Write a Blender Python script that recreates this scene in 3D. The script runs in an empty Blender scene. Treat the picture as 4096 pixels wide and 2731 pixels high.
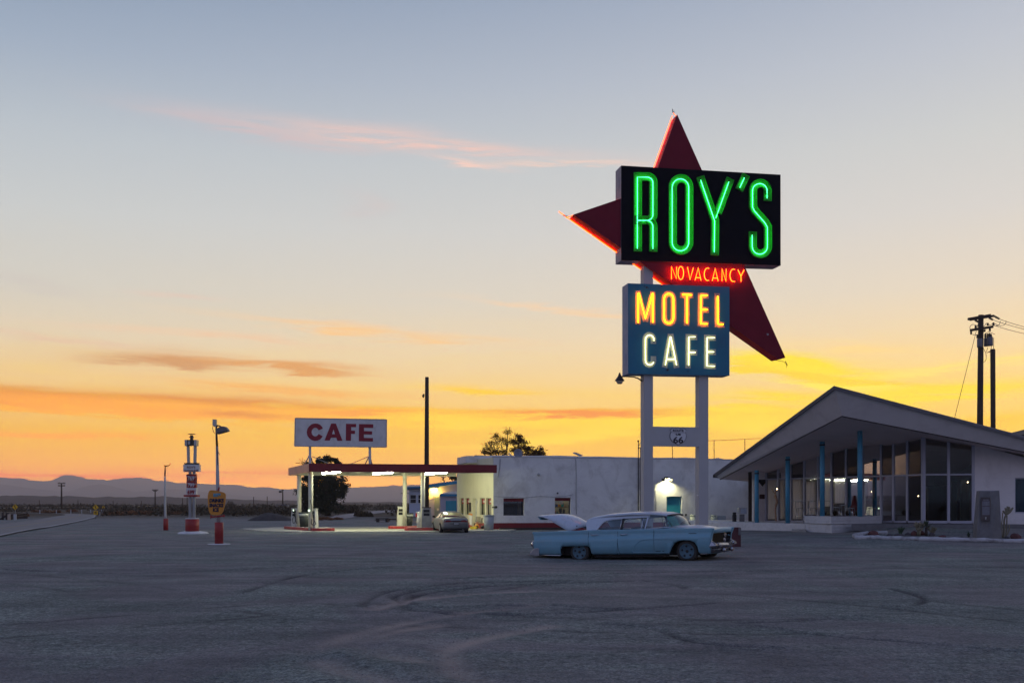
import bpy, bmesh, math, random
import numpy as np
from mathutils import Vector, Matrix, noise as mnoise

SC = bpy.context.scene
COL = SC.collection

HAZE_D, HAZE_TOP, HAZE_R = 1.9e-4, 306.0, 12500.0   # thin haze: density per metre, box top, box half width
# ------------------------------------------------------------------ camera
F, HY, CX, CAMH = 3983.0, 2009.5, 2048.0, 1.6      # focal length / horizon row / centre column of the 4096 px frame
cam_d = bpy.data.cameras.new('camera')
cam_d.sensor_width = 36.0
cam_d.lens = F/4096*36
cam_d.shift_y = (HY-1365.5)/4096
cam_d.clip_start = 0.1
cam_d.clip_end = 60000
cam = bpy.data.objects.new('camera', cam_d)
cam.location = (0, 0, CAMH)
cam.rotation_euler = (math.radians(90), 0, 0)
COL.objects.link(cam)
SC.camera = cam
SC.view_settings.view_transform = 'Standard'
SC.view_settings.look = 'None'
SC.view_settings.exposure = 0.0
SC.view_settings.gamma = 1.0
SC.cycles.max_bounces = 6
SC.cycles.transparent_max_bounces = 12
SC.cycles.sample_clamp_indirect = 4.0

def s2l(c):
    return tuple(((v/255)/12.92 if v/255 <= 0.04045 else (((v/255)+0.055)/1.055)**2.4) for v in c)

# ------------------------------------------------------------------ node helper
class NT:
    def __init__(self, tree):
        self.t = tree; self.n = tree.nodes; self.l = tree.links
    def node(self, typ, **kw):
        n = self.n.new(typ)
        for k, v in kw.items():
            if k == 'ins':
                for kk, vv in v.items():
                    if isinstance(vv, bpy.types.NodeSocket): self.l.new(vv, n.inputs[kk])
                    else: n.inputs[kk].default_value = vv
            else: setattr(n, k, v)
        return n
    def m(self, op, a, b=0.0, c=None, clamp=False):
        n = self.n.new('ShaderNodeMath'); n.operation = op; n.use_clamp = clamp
        for i, v in enumerate((a, b) if c is None else (a, b, c)):
            if isinstance(v, bpy.types.NodeSocket): self.l.new(v, n.inputs[i])
            else: n.inputs[i].default_value = v
        return n.outputs[0]
    def mix(self, f, a, b, blend='MIX'):
        n = self.n.new('ShaderNodeMix'); n.data_type = 'RGBA'; n.blend_type = blend
        for i, v in ((0, f), (6, a), (7, b)):
            if isinstance(v, bpy.types.NodeSocket): self.l.new(v, n.inputs[i])
            elif i == 0: n.inputs[i].default_value = v
            else: n.inputs[i].default_value = (*v[:3], 1)
        return n.outputs[2]
    def ramp(self, f, stops, interp='LINEAR'):
        n = self.n.new('ShaderNodeValToRGB'); n.color_ramp.interpolation = interp
        e = n.color_ramp.elements
        while len(e) < len(stops): e.new(0.5)
        for el, (p, c) in zip(e, stops):
            el.position = p
            el.color = (*c, 1) if not isinstance(c, (int, float)) else (c, c, c, 1)
        self.l.new(f, n.inputs[0])
        return n.outputs[0]
    def noise(self, vec, scale, detail=3, rough=.5, dist=0.0):
        n = self.n.new('ShaderNodeTexNoise')
        n.inputs['Scale'].default_value = scale; n.inputs['Detail'].default_value = detail
        n.inputs['Roughness'].default_value = rough; n.inputs['Distortion'].default_value = dist
        if vec is not None: self.l.new(vec, n.inputs['Vector'])
        return n.outputs['Fac']

# ------------------------------------------------------------------ world: dusk sky
world = bpy.data.worlds.new('World'); SC.world = world; world.use_nodes = True
HAZE_S = (.19,.145,.235)
def build_sky():
    w = NT(world.node_tree); w.n.clear()
    out = w.node('ShaderNodeOutputWorld'); bg = w.node('ShaderNodeBackground')
    w.l.new(bg.outputs[0], out.inputs[0])
    tc = w.node('ShaderNodeTexCoord')
    sp = w.node('ShaderNodeSeparateXYZ', ins={0: tc.outputs['Generated']})
    x, y, z = sp.outputs
    az = w.m('ARCTAN2', x, y)
    q = w.m('DIVIDE', z, w.m('SQRT', w.m('ADD', w.m('MULTIPLY', x, x), w.m('MULTIPLY', y, y))))
    # ramp position: elevation angle / 90 deg
    el = w.m('DIVIDE', w.m('ARCTANGENT', q), math.pi/2, clamp=True)
    def st(lst): return [(math.atan(qq)/(math.pi/2), s2l(c)) for qq, c in lst]
    right = w.ramp(el, st([(0, (253,188,88)), (.03, (254,196,88)), (.065, (254,206,106)), (.11, (253,214,142)), (.155, (245,216,174)),
                    (.20, (232,215,195)), (.27, (218,211,206)), (.34, (208,207,206)), (.42, (194,197,206)), (.51, (174,182,199)), (.8, (112,124,158)), (3.0, (94,108,152))]))
    left = w.ramp(el, st([(0, (242,164,92)), (.03, (243,170,88)), (.065, (242,182,104)), (.11, (238,198,142)), (.155, (224,206,182)),
                    (.20, (210,204,195)), (.27, (200,202,203)), (.34, (186,193,201)), (.42, (160,173,192)), (.51, (134,152,178)), (.8, (88,106,144)), (3.0, (94,108,152))]))
    back = w.ramp(el, st([(0, (128,130,156)), (.08, (150,144,168)), (.2, (170,160,180)), (.4, (148,156,192)), (1.0, (118,136,182)), (3.0, (94,110,154))]))
    lr = w.m('SMOOTH_MIN', 1.0, w.m('MAXIMUM', w.m('ADD', w.m('MULTIPLY', az, 0.95), 0.47), 0.0), .1)
    front = w.mix(lr, left, right)
    # ---- clouds anchored at azimuth/elevation
    comb = w.node('ShaderNodeCombineXYZ', ins={0: w.m('MULTIPLY', az, 4.0), 1: w.m('MULTIPLY', q, 26.0), 2: 0.0})
    comb2 = w.node('ShaderNodeCombineXYZ', ins={0: w.m('MULTIPLY', az, 12.0), 1: w.m('MULTIPLY', w.m('ADD', q, w.m('MULTIPLY', az, .02)), 130.0), 2: 3.0})
    n1 = w.noise(comb.outputs[0], 1.0, 5, .55, .35)
    n2 = w.noise(comb2.outputs[0], 1.0, 7, .68, .7)
    warp = w.m('MULTIPLY', w.m('SUBTRACT', n1, .5), .020)
    warp2 = w.m('MULTIPLY', w.m('SUBTRACT', n2, .5), .020)
    qw = w.m('ADD', w.m('ADD', q, warp), warp2)
    azw = w.m('ADD', az, w.m('MULTIPLY', w.m('SUBTRACT', n1, .5), .12))
    texture = w.m('MAXIMUM', w.m('SUBTRACT', w.m('MULTIPLY', n2, 3.8), 1.0), .05)
    col = front
    # general low streaks
    lowband = w.ramp(q, [(0.0, 0.0), (.035, .25), (.08, .8), (.13, .35), (.2, .05), (.3, 0.0)])
    stre = w.ramp(n1, [(.50, 0.0), (.68, 1.0)])
    col = w.mix(w.m('MULTIPLY', w.m('MULTIPLY', stre, lowband), .38), col, s2l((255,205,60)))
    # (x_src, y_src, half width px, half height px, slope, colour, strength)
    CL = [
      (1700, 562, 560, 26, .085, (246,200,186), .34), (1250, 548, 380, 24, .10, (228,196,190), .26),
      (1850, 655, 150, 14, .10, (252,208,192), .36), (2250, 655, 260, 12, .03, (247,208,190), .32), (1000, 510, 330, 30, .12, (205,188,192), .35),
      (700, 1442, 230, 26, .02, (212,158,118), .80), (1130, 1462, 280, 18, .06, (226,164,112), .60),
      (300, 1590, 640, 20, .02, (206,138,104), .85), (350, 1612, 640, 24, .02, (238,146,82), .85), (900, 1606, 460, 26, .03, (226,150,98), .75), (1000, 1642, 800, 24, .035, (255,176,26), .95), (1150, 1556, 420, 16, .05, (246,184,118), .6), (1300, 1668, 260, 16, .02, (255,168,10), .9), (700, 1664, 380, 12, .05, (255,186,40), .8), (1080, 1668, 200, 8, .03, (214,134,84), .8), (150, 1640, 300, 10, .03, (255,178,70), .7),
      (500, 1636, 560, 20, .06, (255,170,36), .95), (1150, 1672, 330, 12, .03, (255,170,20), .8), (1000, 1652, 160, 12, .03, (228,146,80), .6),
      (1600, 1655, 300, 14, .02, (255,190,20), .8), (2100, 1682, 660, 22, .015, (255,212,10), 1.0), (2300, 1655, 360, 14, .01, (246,152,50), .9),
      (2700, 1690, 460, 22, -.03, (255,216,20), .85), (1420, 1650, 160, 12, -.02, (250,168,50), .65),
      (300, 1740, 360, 9, .02, (255,172,58), .75), (2300, 1745, 260, 16, -.10, (255,214,20), .80), (1900, 1790, 260, 8, 0.0, (255,206,40), .7),
      (3200, 1455, 340, 30, .10, (255,226,60), .75), (3300, 1500, 420, 14, .14, (255,214,40), .8), (3450, 1540, 300, 10, .10, (255,232,110), .7), (2950, 1640, 200, 12, .02, (255,220,30), .8), (1950, 1560, 260, 14, .04, (255,206,90), .5), (3500, 1400, 400, 30, .10, (255,216,150), .4), (3700, 1570, 420, 26, -.05, (255,222,80), .65), (3900, 1700, 260, 18, -.08, (255,200,30), .75),
      (3150, 1590, 300, 22, .05, (255,218,80), .55), (3900, 1450, 300, 12, -.05, (255,226,130), .5), (3050, 1700, 170, 22, -.1, (255,218,20), .8), (1500, 1330, 500, 16, .07, (250,202,150), .45),
      (900, 1350, 500, 13, .03, (240,200,168), .40), (200, 1345, 330, 10, .05, (228,190,168), .35), (700, 1185, 160, 7, .0, (226,196,180), .4), (2300, 1245, 420, 9, .08, (246,208,170), .4),
      (300, 1895, 700, 14, .01, (236,138,84), .5), (1000, 1880, 500, 14, .01, (240,150,78), .4),
      (100, 1140, 220, 20, .2, (206,196,190), .25), (1440, 830, 100, 40, .3, (206,196,196), .3),
    ]
    for (xs, ys, hw, hh, sl, c, k) in CL:
        a0 = math.atan((xs-CX)/F); ca = math.cos(a0)
        q0 = (HY-ys)/F*ca; sa = hw/F*ca*ca; sq = 1.15*hh/F*ca; k = min(k*2.1, 1.5)
        da = w.m('SUBTRACT', azw, a0)
        dn = w.m('DIVIDE', da, sa)
        dq = w.m('DIVIDE', w.m('ADD', w.m('SUBTRACT', qw, q0), w.m('MULTIPLY', da, sl)), sq)
        e = w.m('EXPONENT', w.m('MULTIPLY', w.m('ADD', w.m('MULTIPLY', dn, dn), w.m('MULTIPLY', dq, dq)), -1.0))
        msk = w.m('MULTIPLY', w.m('MULTIPLY', e, texture), k, clamp=True)
        col = w.mix(msk, col, s2l(c))
    # front / back blend by angle from the sunset azimuth (about 8 deg right of the view)
    t = w.m('COSINE', w.m('SUBTRACT', az, 0.14))
    tt = w.ramp(w.m('ADD', w.m('MULTIPLY', t, .5), .5), [(.25, 0.0), (.62, .42), (.93, 1.0)], 'EASE')
    col = w.mix(tt, back, col)
    # the sky as it stands behind the haze layer near the ground
    tau = w.m('MULTIPLY', w.m('MINIMUM', w.m('DIVIDE', HAZE_TOP, w.m('MAXIMUM', q, .001)), HAZE_R*1.08), HAZE_D)
    T = w.m('EXPONENT', w.m('MULTIPLY', tau, -1.0)); iT = w.m('SUBTRACT', 1.0, T)
    vm = w.node('ShaderNodeVectorMath', operation='SCALE', ins={0: HAZE_S, 'Scale': iT})
    v2 = w.node('ShaderNodeVectorMath', operation='SUBTRACT', ins={0: col, 1: vm.outputs[0]})
    v3 = w.node('ShaderNodeVectorMath', operation='SCALE', ins={0: v2.outputs[0], 'Scale': w.m('DIVIDE', 1.0, T)})
    v4 = w.node('ShaderNodeVectorMath', operation='MAXIMUM', ins={0: v3.outputs[0], 1: (0.01,0.01,0.01)})
    col = v4.outputs[0]
    # below the horizon: dull earth light
    below = w.m('GREATER_THAN', 0.0, z)
    col = w.mix(below, col, (.05, .05, .065))
    w.l.new(col, bg.inputs[0]); bg.inputs[1].default_value = 1.0
build_sky()

# ------------------------------------------------------------------ helpers
ZC = {'A': (2200,400,2.24), 'B': (2400,1000,2.8), 'C': (2050,1950,2.352), 'D': (2800,1500,2.413), 'E': (3400,1500,2.24),
      'F': (1100,1600,2.6133), 'G': (1500,1600,2.6133), 'H': (2000,1700,3.485), 'I': (600,1600,2.6125), 'J': (0,1800,3.36),
      'K': (3750,1200,2.85), 'L': (2050,2020,4.276), 'M': (2550,2020,4.704), 'N': (2580,1680,3.734), 'O': (3400,1930,3.379),
      'Q': (1640,1880,4.9), 'R': (900,1850,3.92), 'S': (0,0,1.0), 'd': (0,0,0.57422)}
def px(c, x, y):
    o = ZC[c]; return o[0]+x/o[2], o[1]+y/o[2]
def P(c, x, y, Y):
    """point at depth Y seen at the measured place"""
    a, b = px(c, x, y); return Vector(((a-CX)/F*Y, Y, CAMH+(HY-b)/F*Y))
def smooth(a, b, t):
    t = min(1, max(0, (t-a)/(b-a))); return t*t*(3-2*t)
def terr(x, y):
    z = (.22*smooth(33, 41, y)*smooth(5, 10, x) + .30*smooth(38, 45.2, y)*smooth(14.6, 17.5, x))*(1-smooth(49.5, 55.5, y))
    z += -.11*math.exp(-((x-1.0)**2/14 + (y-28.8)**2/8))
    z += .03*mnoise.noise(Vector((x*.12, y*.12, 0))) if y < 140 else 0
    z += .012*mnoise.noise(Vector((x*.5, y*.5, 5))) if y < 60 else 0
    return z
def G(c, x, y, z=0.0):
    """ground point (height z) seen at the measured place"""
    a, b = px(c, x, y); Y = F*(CAMH-z)/(b-HY); return Vector(((a-CX)/F*Y, Y, z))

class MB:
    def __init__(s): s.v = []; s.f = []; s.mi = []; s.sm = []
    def add(s, vs, fs, mi=0, sm=False):
        o = len(s.v); s.v += [tuple(v) for v in vs]
        for f in fs: s.f.append(tuple(i+o for i in f)); s.mi.append(mi); s.sm.append(sm)
    def box(s, lo, hi, mi=0):
        x0,y0,z0 = lo; x1,y1,z1 = hi
        s.add([(x0,y0,z0),(x1,y0,z0),(x1,y1,z0),(x0,y1,z0),(x0,y0,z1),(x1,y0,z1),(x1,y1,z1),(x0,y1,z1)],
              [(0,3,2,1),(4,5,6,7),(0,1,5,4),(1,2,6,5),(2,3,7,6),(3,0,4,7)], mi)
    def hexa(s, b, t, mi=0):
        """prism between two same-length polygons"""
        n = len(b)
        s.add(list(b)+list(t), [tuple(reversed(range(n))), tuple(range(n, 2*n))]+[(i,(i+1)%n,n+(i+1)%n,n+i) for i in range(n)], mi)
    def prism(s, poly, vec, mi=0):
        vec = Vector(vec); s.hexa([Vector(p) for p in poly], [Vector(p)+vec for p in poly], mi)
    def tube(s, path, r, n=8, mi=0, cap=True, sm=True):
        path = [Vector(p) for p in path]; m = len(path)
        rs = r if isinstance(r, (list, tuple)) else [r]*m
        up = None; vs = []
        for i, p in enumerate(path):
            t = (path[min(i+1, m-1)]-path[max(i-1, 0)])
            if t.length < 1e-9: t = Vector((0,0,1))
            t.normalize()
            if up is None: up = Vector((0,0,1)) if abs(t.z) < .9 else Vector((1,0,0))
            a = t.cross(up)
            if a.length < 1e-6: a = t.orthogonal()
            a.normalize(); b = a.cross(t).normalized(); up = b
            for k in range(n):
                an = 2*math.pi*k/n; vs.append(p+(a*math.cos(an)+b*math.sin(an))*rs[i])
        fs = [(i*n+k, i*n+(k+1)%n, (i+1)*n+(k+1)%n, (i+1)*n+k) for i in range(m-1) for k in range(n)]
        if cap: fs += [tuple(reversed(range(n))), tuple((m-1)*n+k for k in range(n))]
        s.add(vs, fs, mi, sm)
    def lathe(s, c, prof, n=20, mi=0, axis='z', sm=True, cap=True):
        """prof: list of (r, h)"""
        c = Vector(c); vs = []
        for r, h in prof:
            for k in range(n):
                a = 2*math.pi*k/n; ca, sa = r*math.cos(a), r*math.sin(a)
                vs.append(c+(Vector((ca,sa,h)) if axis == 'z' else Vector((ca,h,sa)) if axis == 'y' else Vector((h,ca,sa))))
        m = len(prof)
        fs = [(i*n+k, i*n+(k+1)%n, (i+1)*n+(k+1)%n, (i+1)*n+k) for i in range(m-1) for k in range(n)]
        if cap: fs += [tuple(reversed(range(n))), tuple((m-1)*n+k for k in range(n))]
        s.add(vs, fs, mi, sm)
    def build(s, name, mats, parent=None, bevel=0, fix=True):
        me = bpy.data.meshes.new(name); me.from_pydata(s.v, [], s.f)
        if not isinstance(mats, (list, tuple)): mats = [mats]
        for m in mats: me.materials.append(m)
        me.polygons.foreach_set('material_index', s.mi); me.polygons.foreach_set('use_smooth', s.sm)
        if fix:
            bm = bmesh.new(); bm.from_mesh(me); bmesh.ops.recalc_face_normals(bm, faces=bm.faces); bm.to_mesh(me); bm.free()
        me.update()
        o = bpy.data.objects.new(name, me); COL.objects.link(o)
        if bevel:
            md = o.modifiers.new('bevel', 'BEVEL'); md.width = bevel; md.segments = 2; md.limit_method = 'ANGLE'; md.angle_limit = math.radians(40)
        if parent is not None: par(o, parent)
        return o

def par(o, p):
    o.parent = p
    if p.parent is None: o.matrix_parent_inverse = p.matrix_basis.inverted()
    else: o.matrix_parent_inverse = (p.parent.matrix_basis @ p.matrix_parent_inverse @ p.matrix_basis).inverted()
def thing(name, label, cat, loc=(0,0,0), group=None):
    o = bpy.data.objects.new(name, None); o.location = loc; COL.objects.link(o)
    return tag(o, label, cat, group)
def tag(o, label, cat, group=None, kind=None):
    o['label'] = label; o['category'] = cat
    if group: o['group'] = group
    if kind: o['kind'] = kind
    return o
def struct(o, label=None):
    o['kind'] = 'structure'
    if label: o['label'] = label
    return o
def dup(root, loc, rz=0, label=None, scale=None):
    r = root.copy(); COL.objects.link(r); r.location = loc; r.rotation_euler = (0,0,rz)
    if scale: r.scale = (scale,)*3 if not isinstance(scale, tuple) else scale
    if label: r['label'] = label
    for ch in list(root.children):
        c = ch.copy(); COL.objects.link(c); c.parent = r
        for g in list(ch.children):
            d = g.copy(); COL.objects.link(d); d.parent = c
    return r

class Frame:
    """vertical plane through o along unit u (horizontal); n points away from the camera"""
    def __init__(s, a, b):
        a = Vector(a); b = Vector(b); d = b-a; d.z = 0; s.o = Vector((a.x, a.y, 0)); s.u = d.normalized(); s.len = d.length
        s.n = Vector((-s.u.y, s.u.x, 0))
        if s.n.dot(s.o) < 0: s.n = -s.n
    def at(s, u, z, d=0.0): return s.o+s.u*u+s.n*d+Vector((0,0,z))
    def hit(s, c, x, y, d=0.0):
        """(u, z) of the measured point on the plane moved back by d"""
        a, b = px(c, x, y); r = Vector(((a-CX)/F, 1, (HY-b)/F)); o = s.o+s.n*d
        k = o.dot(s.n)/r.dot(s.n); p = r*k; p.z += CAMH
        return (p-o).dot(s.u), p.z
    def hits(s, c, pts, d=0.0): return [s.hit(c, *p, d) for p in pts]
    def slab(s, mb, poly, d0, d1, mi=0):
        mb.hexa([s.at(u, z, d0) for u, z in poly], [s.at(u, z, d1) for u, z in poly], mi)
    def rect(s, mb, u0, u1, z0, z1, d0, d1, mi=0): s.slab(mb, [(u0,z0),(u1,z0),(u1,z1),(u0,z1)], d0, d1, mi)

def ribbon(path, w, ends=0.0):
    """list of (L,R) 2D pairs along a mitred stroke"""
    pts = [Vector((p[0], p[1])) for p in path]; n = len(pts); closed = (pts[0]-pts[-1]).length < 1e-6
    if closed: pts = pts[:-1]; n -= 1
    out = []
    for i in range(n):
        if closed: a, b, c = pts[i-1], pts[i], pts[(i+1) % n]
        else: a, b, c = pts[max(i-1,0)], pts[i], pts[min(i+1,n-1)]
        d1 = (b-a) if (b-a).length > 1e-9 else (c-b); d2 = (c-b) if (c-b).length > 1e-9 else (b-a)
        d1 = d1.normalized(); d2 = d2.normalized()
        n1 = Vector((-d1.y, d1.x)); n2 = Vector((-d2.y, d2.x)); m = (n1+n2)
        m = n1 if m.length < 1e-3 else m.normalized()
        k = min(1/max(m.dot(n1), .35), 1.8)
        p = b.copy()
        if not closed and ends:
            if i == 0: p = b-d2*ends
            if i == n-1: p = b+d1*ends
        out.append((p+m*k*w/2, p-m*k*w/2))
    if closed: out.append(out[0])
    return out
def stroke(mb, fr, path, w, d0, d1, mi=0, ends=0.0):
    rb = ribbon(path, w, ends); closed = rb[0] is rb[-1]
    m = len(rb)-1 if closed else len(rb)
    vs = []
    for (l, r) in rb[:m]:
        vs += [fr.at(l.x,l.y,d0), fr.at(r.x,r.y,d0), fr.at(l.x,l.y,d1), fr.at(r.x,r.y,d1)]
    fs = []
    for i in range(m if closed else m-1):
        a = i*4; b = ((i+1) % m)*4
        fs += [(a,b,b+1,a+1), (a+2,a+3,b+3,b+2), (a,a+2,b+2,b), (a+1,b+1,b+3,a+3)]
    if not closed: fs += [(0,1,3,2), ((m-1)*4,(m-1)*4+2,(m-1)*4+3,(m-1)*4+1)]
    mb.add(vs, fs, mi)
def channel_walls(mb, fr, path, w, d0, d1, t=.012, mi=0, ends=0.0):
    rb = ribbon(path, w, ends); closed = rb[0] is rb[-1]
    for side in (0, 1):
        p = [(q[side].x, q[side].y) for q in rb]
        if closed: p[-1] = p[0]
        stroke(mb, fr, p, t, d0, d1, mi)
    if not closed:
        for q in (rb[0], rb[-1]): stroke(mb, fr, [(q[0].x,q[0].y),(q[1].x,q[1].y)], t, d0, d1, mi)
def arc(cx, cy, rx, ry, a0, a1, n=8):
    return [(cx+rx*math.cos(math.radians(a0+(a1-a0)*i/n)), cy-ry*math.sin(math.radians(a0+(a1-a0)*i/n))) for i in range(n+1)]

def text_mesh(fr, s, u, z, h, d0, d1, mat, name, parent, bold=0.0, squeeze=1.0, align='CENTER', width=None, shear=0.0):
    """raised lettering on a Frame, capital height h, left/centre at u, base at z"""
    cu = bpy.data.curves.new('t', 'FONT'); cu.body = s; cu.align_x = align; cu.size = h/.73; cu.offset = bold; cu.shear = shear
    cu.resolution_u = 3
    to = bpy.data.objects.new('t', cu); COL.objects.link(to)
    dg = bpy.context.evaluated_depsgraph_get(); me = bpy.data.meshes.new_from_object(to.evaluated_get(dg))
    bpy.data.objects.remove(to); bpy.data.curves.remove(cu)
    xs = [v.co.x for v in me.vertices]
    if not xs: return None
    if width: squeeze = width/(max(xs)-min(xs))
    bm = bmesh.new(); bm.from_mesh(me); bpy.data.meshes.remove(me)
    bmesh.ops.dissolve_limit(bm, angle_limit=.01, verts=bm.verts, edges=bm.edges)
    r = bmesh.ops.extrude_face_region(bm, geom=list(bm.faces))
    top = {e for e in r['geom'] if isinstance(e, bmesh.types.BMVert)}
    for v in bm.verts:
        d = d1 if v not in top else d0
        v.co = fr.at(u+v.co.x*squeeze, z+v.co.y, d)
    bmesh.ops.recalc_face_normals(bm, faces=bm.faces)
    me = bpy.data.meshes.new(name); bm.to_mesh(me); bm.free(); me.materials.append(mat)
    o = bpy.data.objects.new(name, me); COL.objects.link(o)
    if parent is not None: par(o, parent)
    return o

# ------------------------------------------------------------------ materials
MATS = {}
def mat(name, col, rough=.7, metal=0.0, spec=.5, var=0.0, vscale=3.0, bump=0.0, bscale=60.0, stain=None, stain_amt=.0, stain_scale=1.2, coat=0.0, stretch=None):
    m = bpy.data.materials.new(name); m.use_nodes = True; MATS[name] = m
    w = NT(m.node_tree); b = w.n['Principled BSDF']
    b.inputs['Roughness'].default_value = rough; b.inputs['Metallic'].default_value = metal
    b.inputs['Specular IOR Level'].default_value = spec; b.inputs['Coat Weight'].default_value = coat
    tc = w.node('ShaderNodeTexCoord'); vec = tc.outputs['Object']
    if stretch:
        mp = w.node('ShaderNodeMapping', ins={'Vector': vec, 'Scale': stretch}); svec = mp.outputs[0]
    else: svec = vec
    c = (*col, 1)
    b.inputs['Base Color'].default_value = c
    if var or stain:
        cc = None
        if var:
            n = w.noise(svec, vscale, 6, .6)
            lo = tuple(v*(1-var) for v in col); hi = tuple(min(1, v*(1+var)) for v in col)
            cc = w.ramp(n, [(.25, lo), (.75, hi)])
        if stain:
            n2 = w.noise(svec, stain_scale, 8, .68, .6)
            f = w.m('MULTIPLY', w.ramp(n2, [(.48, 0.0), (.66, 1.0)]), stain_amt)
            cc = w.mix(f, cc if cc is not None else col, stain)
        w.l.new(cc, b.inputs['Base Color'])
        r = w.m('ADD', w.m('MULTIPLY', w.noise(vec, vscale*2.7, 4), .24), rough-.12, clamp=True)
        w.l.new(r, b.inputs['Roughness'])
    if bump:
        bn = w.node('ShaderNodeBump', ins={'Height': w.noise(vec, bscale, 4, .6), 'Strength': bump, 'Distance': .02})
        w.l.new(bn.outputs[0], b.inputs['Normal'])
    return m
def emis(name, col, k, base=(.02,.02,.02)):
    m = bpy.data.materials.new(name); m.use_nodes = True; MATS[name] = m
    b = m.node_tree.nodes['Principled BSDF']
    b.inputs['Base Color'].default_value = (*base, 1); b.inputs['Emission Color'].default_value = (*col, 1); b.inputs['Emission Strength'].default_value = k
    b.inputs['Roughness'].default_value = .3
    return m
def glassm(name, tint=(.8,.85,.88), refl=.12, rough=.02, fk=1.5, wavy=0.0, dirt=.10):
    m = bpy.data.materials.new(name); m.use_nodes = True; MATS[name] = m
    w = NT(m.node_tree); w.n.clear()
    out = w.node('ShaderNodeOutputMaterial')
    tr = w.node('ShaderNodeBsdfTransparent', ins={0: (*tint, 1)})
    gl = w.node('ShaderNodeBsdfGlossy', ins={'Color': (1,1,1,1), 'Roughness': rough})
    lw = w.node('ShaderNodeFresnel', ins={'IOR': 1.5})
    tc = w.node('ShaderNodeTexCoord')
    if wavy:
        bn = w.node('ShaderNodeBump', ins={'Height': w.noise(tc.outputs['Object'], 1.6, 3, .5), 'Strength': wavy, 'Distance': .05}); w.l.new(bn.outputs[0], gl.inputs['Normal'])
    dirt = w.m('MULTIPLY', w.noise(tc.outputs['Object'], .9, 4, .6), dirt)
    f = w.m('MINIMUM', w.m('ADD', w.m('MULTIPLY', lw.outputs[0], fk), w.m('ADD', refl-.05, dirt)), 1.0)
    mx = w.node('ShaderNodeMixShader', ins={0: f, 1: tr.outputs[0], 2: gl.outputs[0]})
    w.l.new(mx.outputs[0], out.inputs[0])
    return m

WHITE = mat('white_stucco', (.74,.735,.72), .9, var=.10, vscale=.9, bump=.55, bscale=22, stain=(.42,.40,.38), stain_amt=.55, stain_scale=.8)
WHITE2 = mat('white_paint_wood', (.68,.67,.66), .6, var=.06, vscale=2, stain=(.36,.33,.30), stain_amt=.35, stain_scale=2.2, bump=.08, bscale=40)
POSTW = mat('white_post_steel', (.42,.42,.44), .55, var=.05, vscale=1.5, stain=(.38,.35,.33), stain_amt=.25, stain_scale=1.5)
CREAM = mat('cream_paint', (.74,.72,.56), .6, var=.05, vscale=2, stain=(.45,.40,.28), stain_amt=.25)
LITST = mat('cream_stucco', (.74,.70,.50), .9, var=.06, vscale=1.2, bump=.6, bscale=14, stain=(.50,.45,.30), stain_amt=.25, stretch=(1.6,1.6,.5))  # same stucco as the white walls, tube light's yellow put into the colour
REDP = mat('dark_red_paint', (.19,.010,.018), .55, var=.15, vscale=2.5, stain=(.16,.03,.03), stain_amt=.3)
REDB = mat('red_kerb_paint', (.42,.035,.035), .6, var=.2, vscale=4, stain=(.20,.12,.10), stain_amt=.5, stain_scale=3)
STARR = mat('dark_red_sheet_metal', (.18,.012,.028), .75, spec=.25, var=.14, vscale=1.5)
STARS = mat('red_side_sheet_metal', (.78,.02,.02), .6, var=.1, vscale=2)  # neon light on the star edges put into a stronger red than the face
BLACKS = mat('black_sign_face', (.006,.006,.011), .75, spec=.12, var=.2, vscale=2)
GREYS = mat('grey_sign_edge', (.28,.27,.33), .55, var=.12, vscale=2, stain=(.12,.10,.10), stain_amt=.4, stain_scale=2)
BLUES = mat('blue_sign_face', (.010,.155,.27), .55, var=.10, vscale=1.4, stain=(.03,.09,.17), stain_amt=.35, stain_scale=1.6, bump=.05, bscale=8)
BLUEG = mat('blue_grey_sign_edge', (.25,.30,.42), .6, var=.1, vscale=2, stain=(.12,.12,.14), stain_amt=.3)
GREENL = mat('green_letter_paint', (.03,.55,.03), .55, var=.08, vscale=4)
GREEND = mat('dark_green_rim', (.02,.09,.05), .6)
TANL = mat('faded_tan_letter_paint', (.58,.42,.28), .6, var=.1, vscale=4)
CRML = mat('faded_cream_letter_paint', (.50,.50,.44), .6, var=.1, vscale=4)
BLACK = mat('black_rubber', (.015,.015,.017), .75, var=.2)
DARKM = mat('dark_metal', (.05,.045,.045), .5, .6, var=.2)
WOOD = mat('weathered_pole_wood', (.055,.036,.027), .9, var=.3, vscale=8, stretch=(6,6,.4), bump=.3, bscale=30)
WOODD = mat('dark_wood', (.05,.035,.03), .85, var=.3, vscale=6)
GALV = mat('galvanised_metal', (.42,.43,.45), .4, .7, var=.12, vscale=6, stain=(.2,.16,.13), stain_amt=.3)
CHROME = mat('chrome', (.62,.62,.66), .14, 1.0, var=.12, vscale=7, stain=(.22,.16,.13), stain_amt=.35, stain_scale=5)
TEAL = mat('teal_paint', (.02,.24,.34), .45, var=.10, vscale=3, stain=(.02,.14,.2), stain_amt=.3)
BLUEP = mat('light_blue_paint', (.06,.28,.44), .5, var=.1, vscale=3, stain=(.2,.3,.36), stain_amt=.25, stain_scale=2.5)
CONC = mat('concrete', (.36,.35,.33), .9, var=.12, vscale=.8, bump=.2, bscale=30, stain=(.18,.17,.16), stain_amt=.5, stain_scale=1.1)
CONCD = mat('dark_concrete', (.17,.17,.18), .9, var=.18, vscale=3, bump=.3, bscale=25, stain=(.10,.09,.09), stain_amt=.4)
WINDK = glassm('window_glass', (.55,.60,.62), .10)
CLEAR = glassm('clear_glass', (.92,.94,.95), .05)
INT_D = mat('interior_dark', (.06,.055,.055), .8, var=.2, vscale=1)
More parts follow.
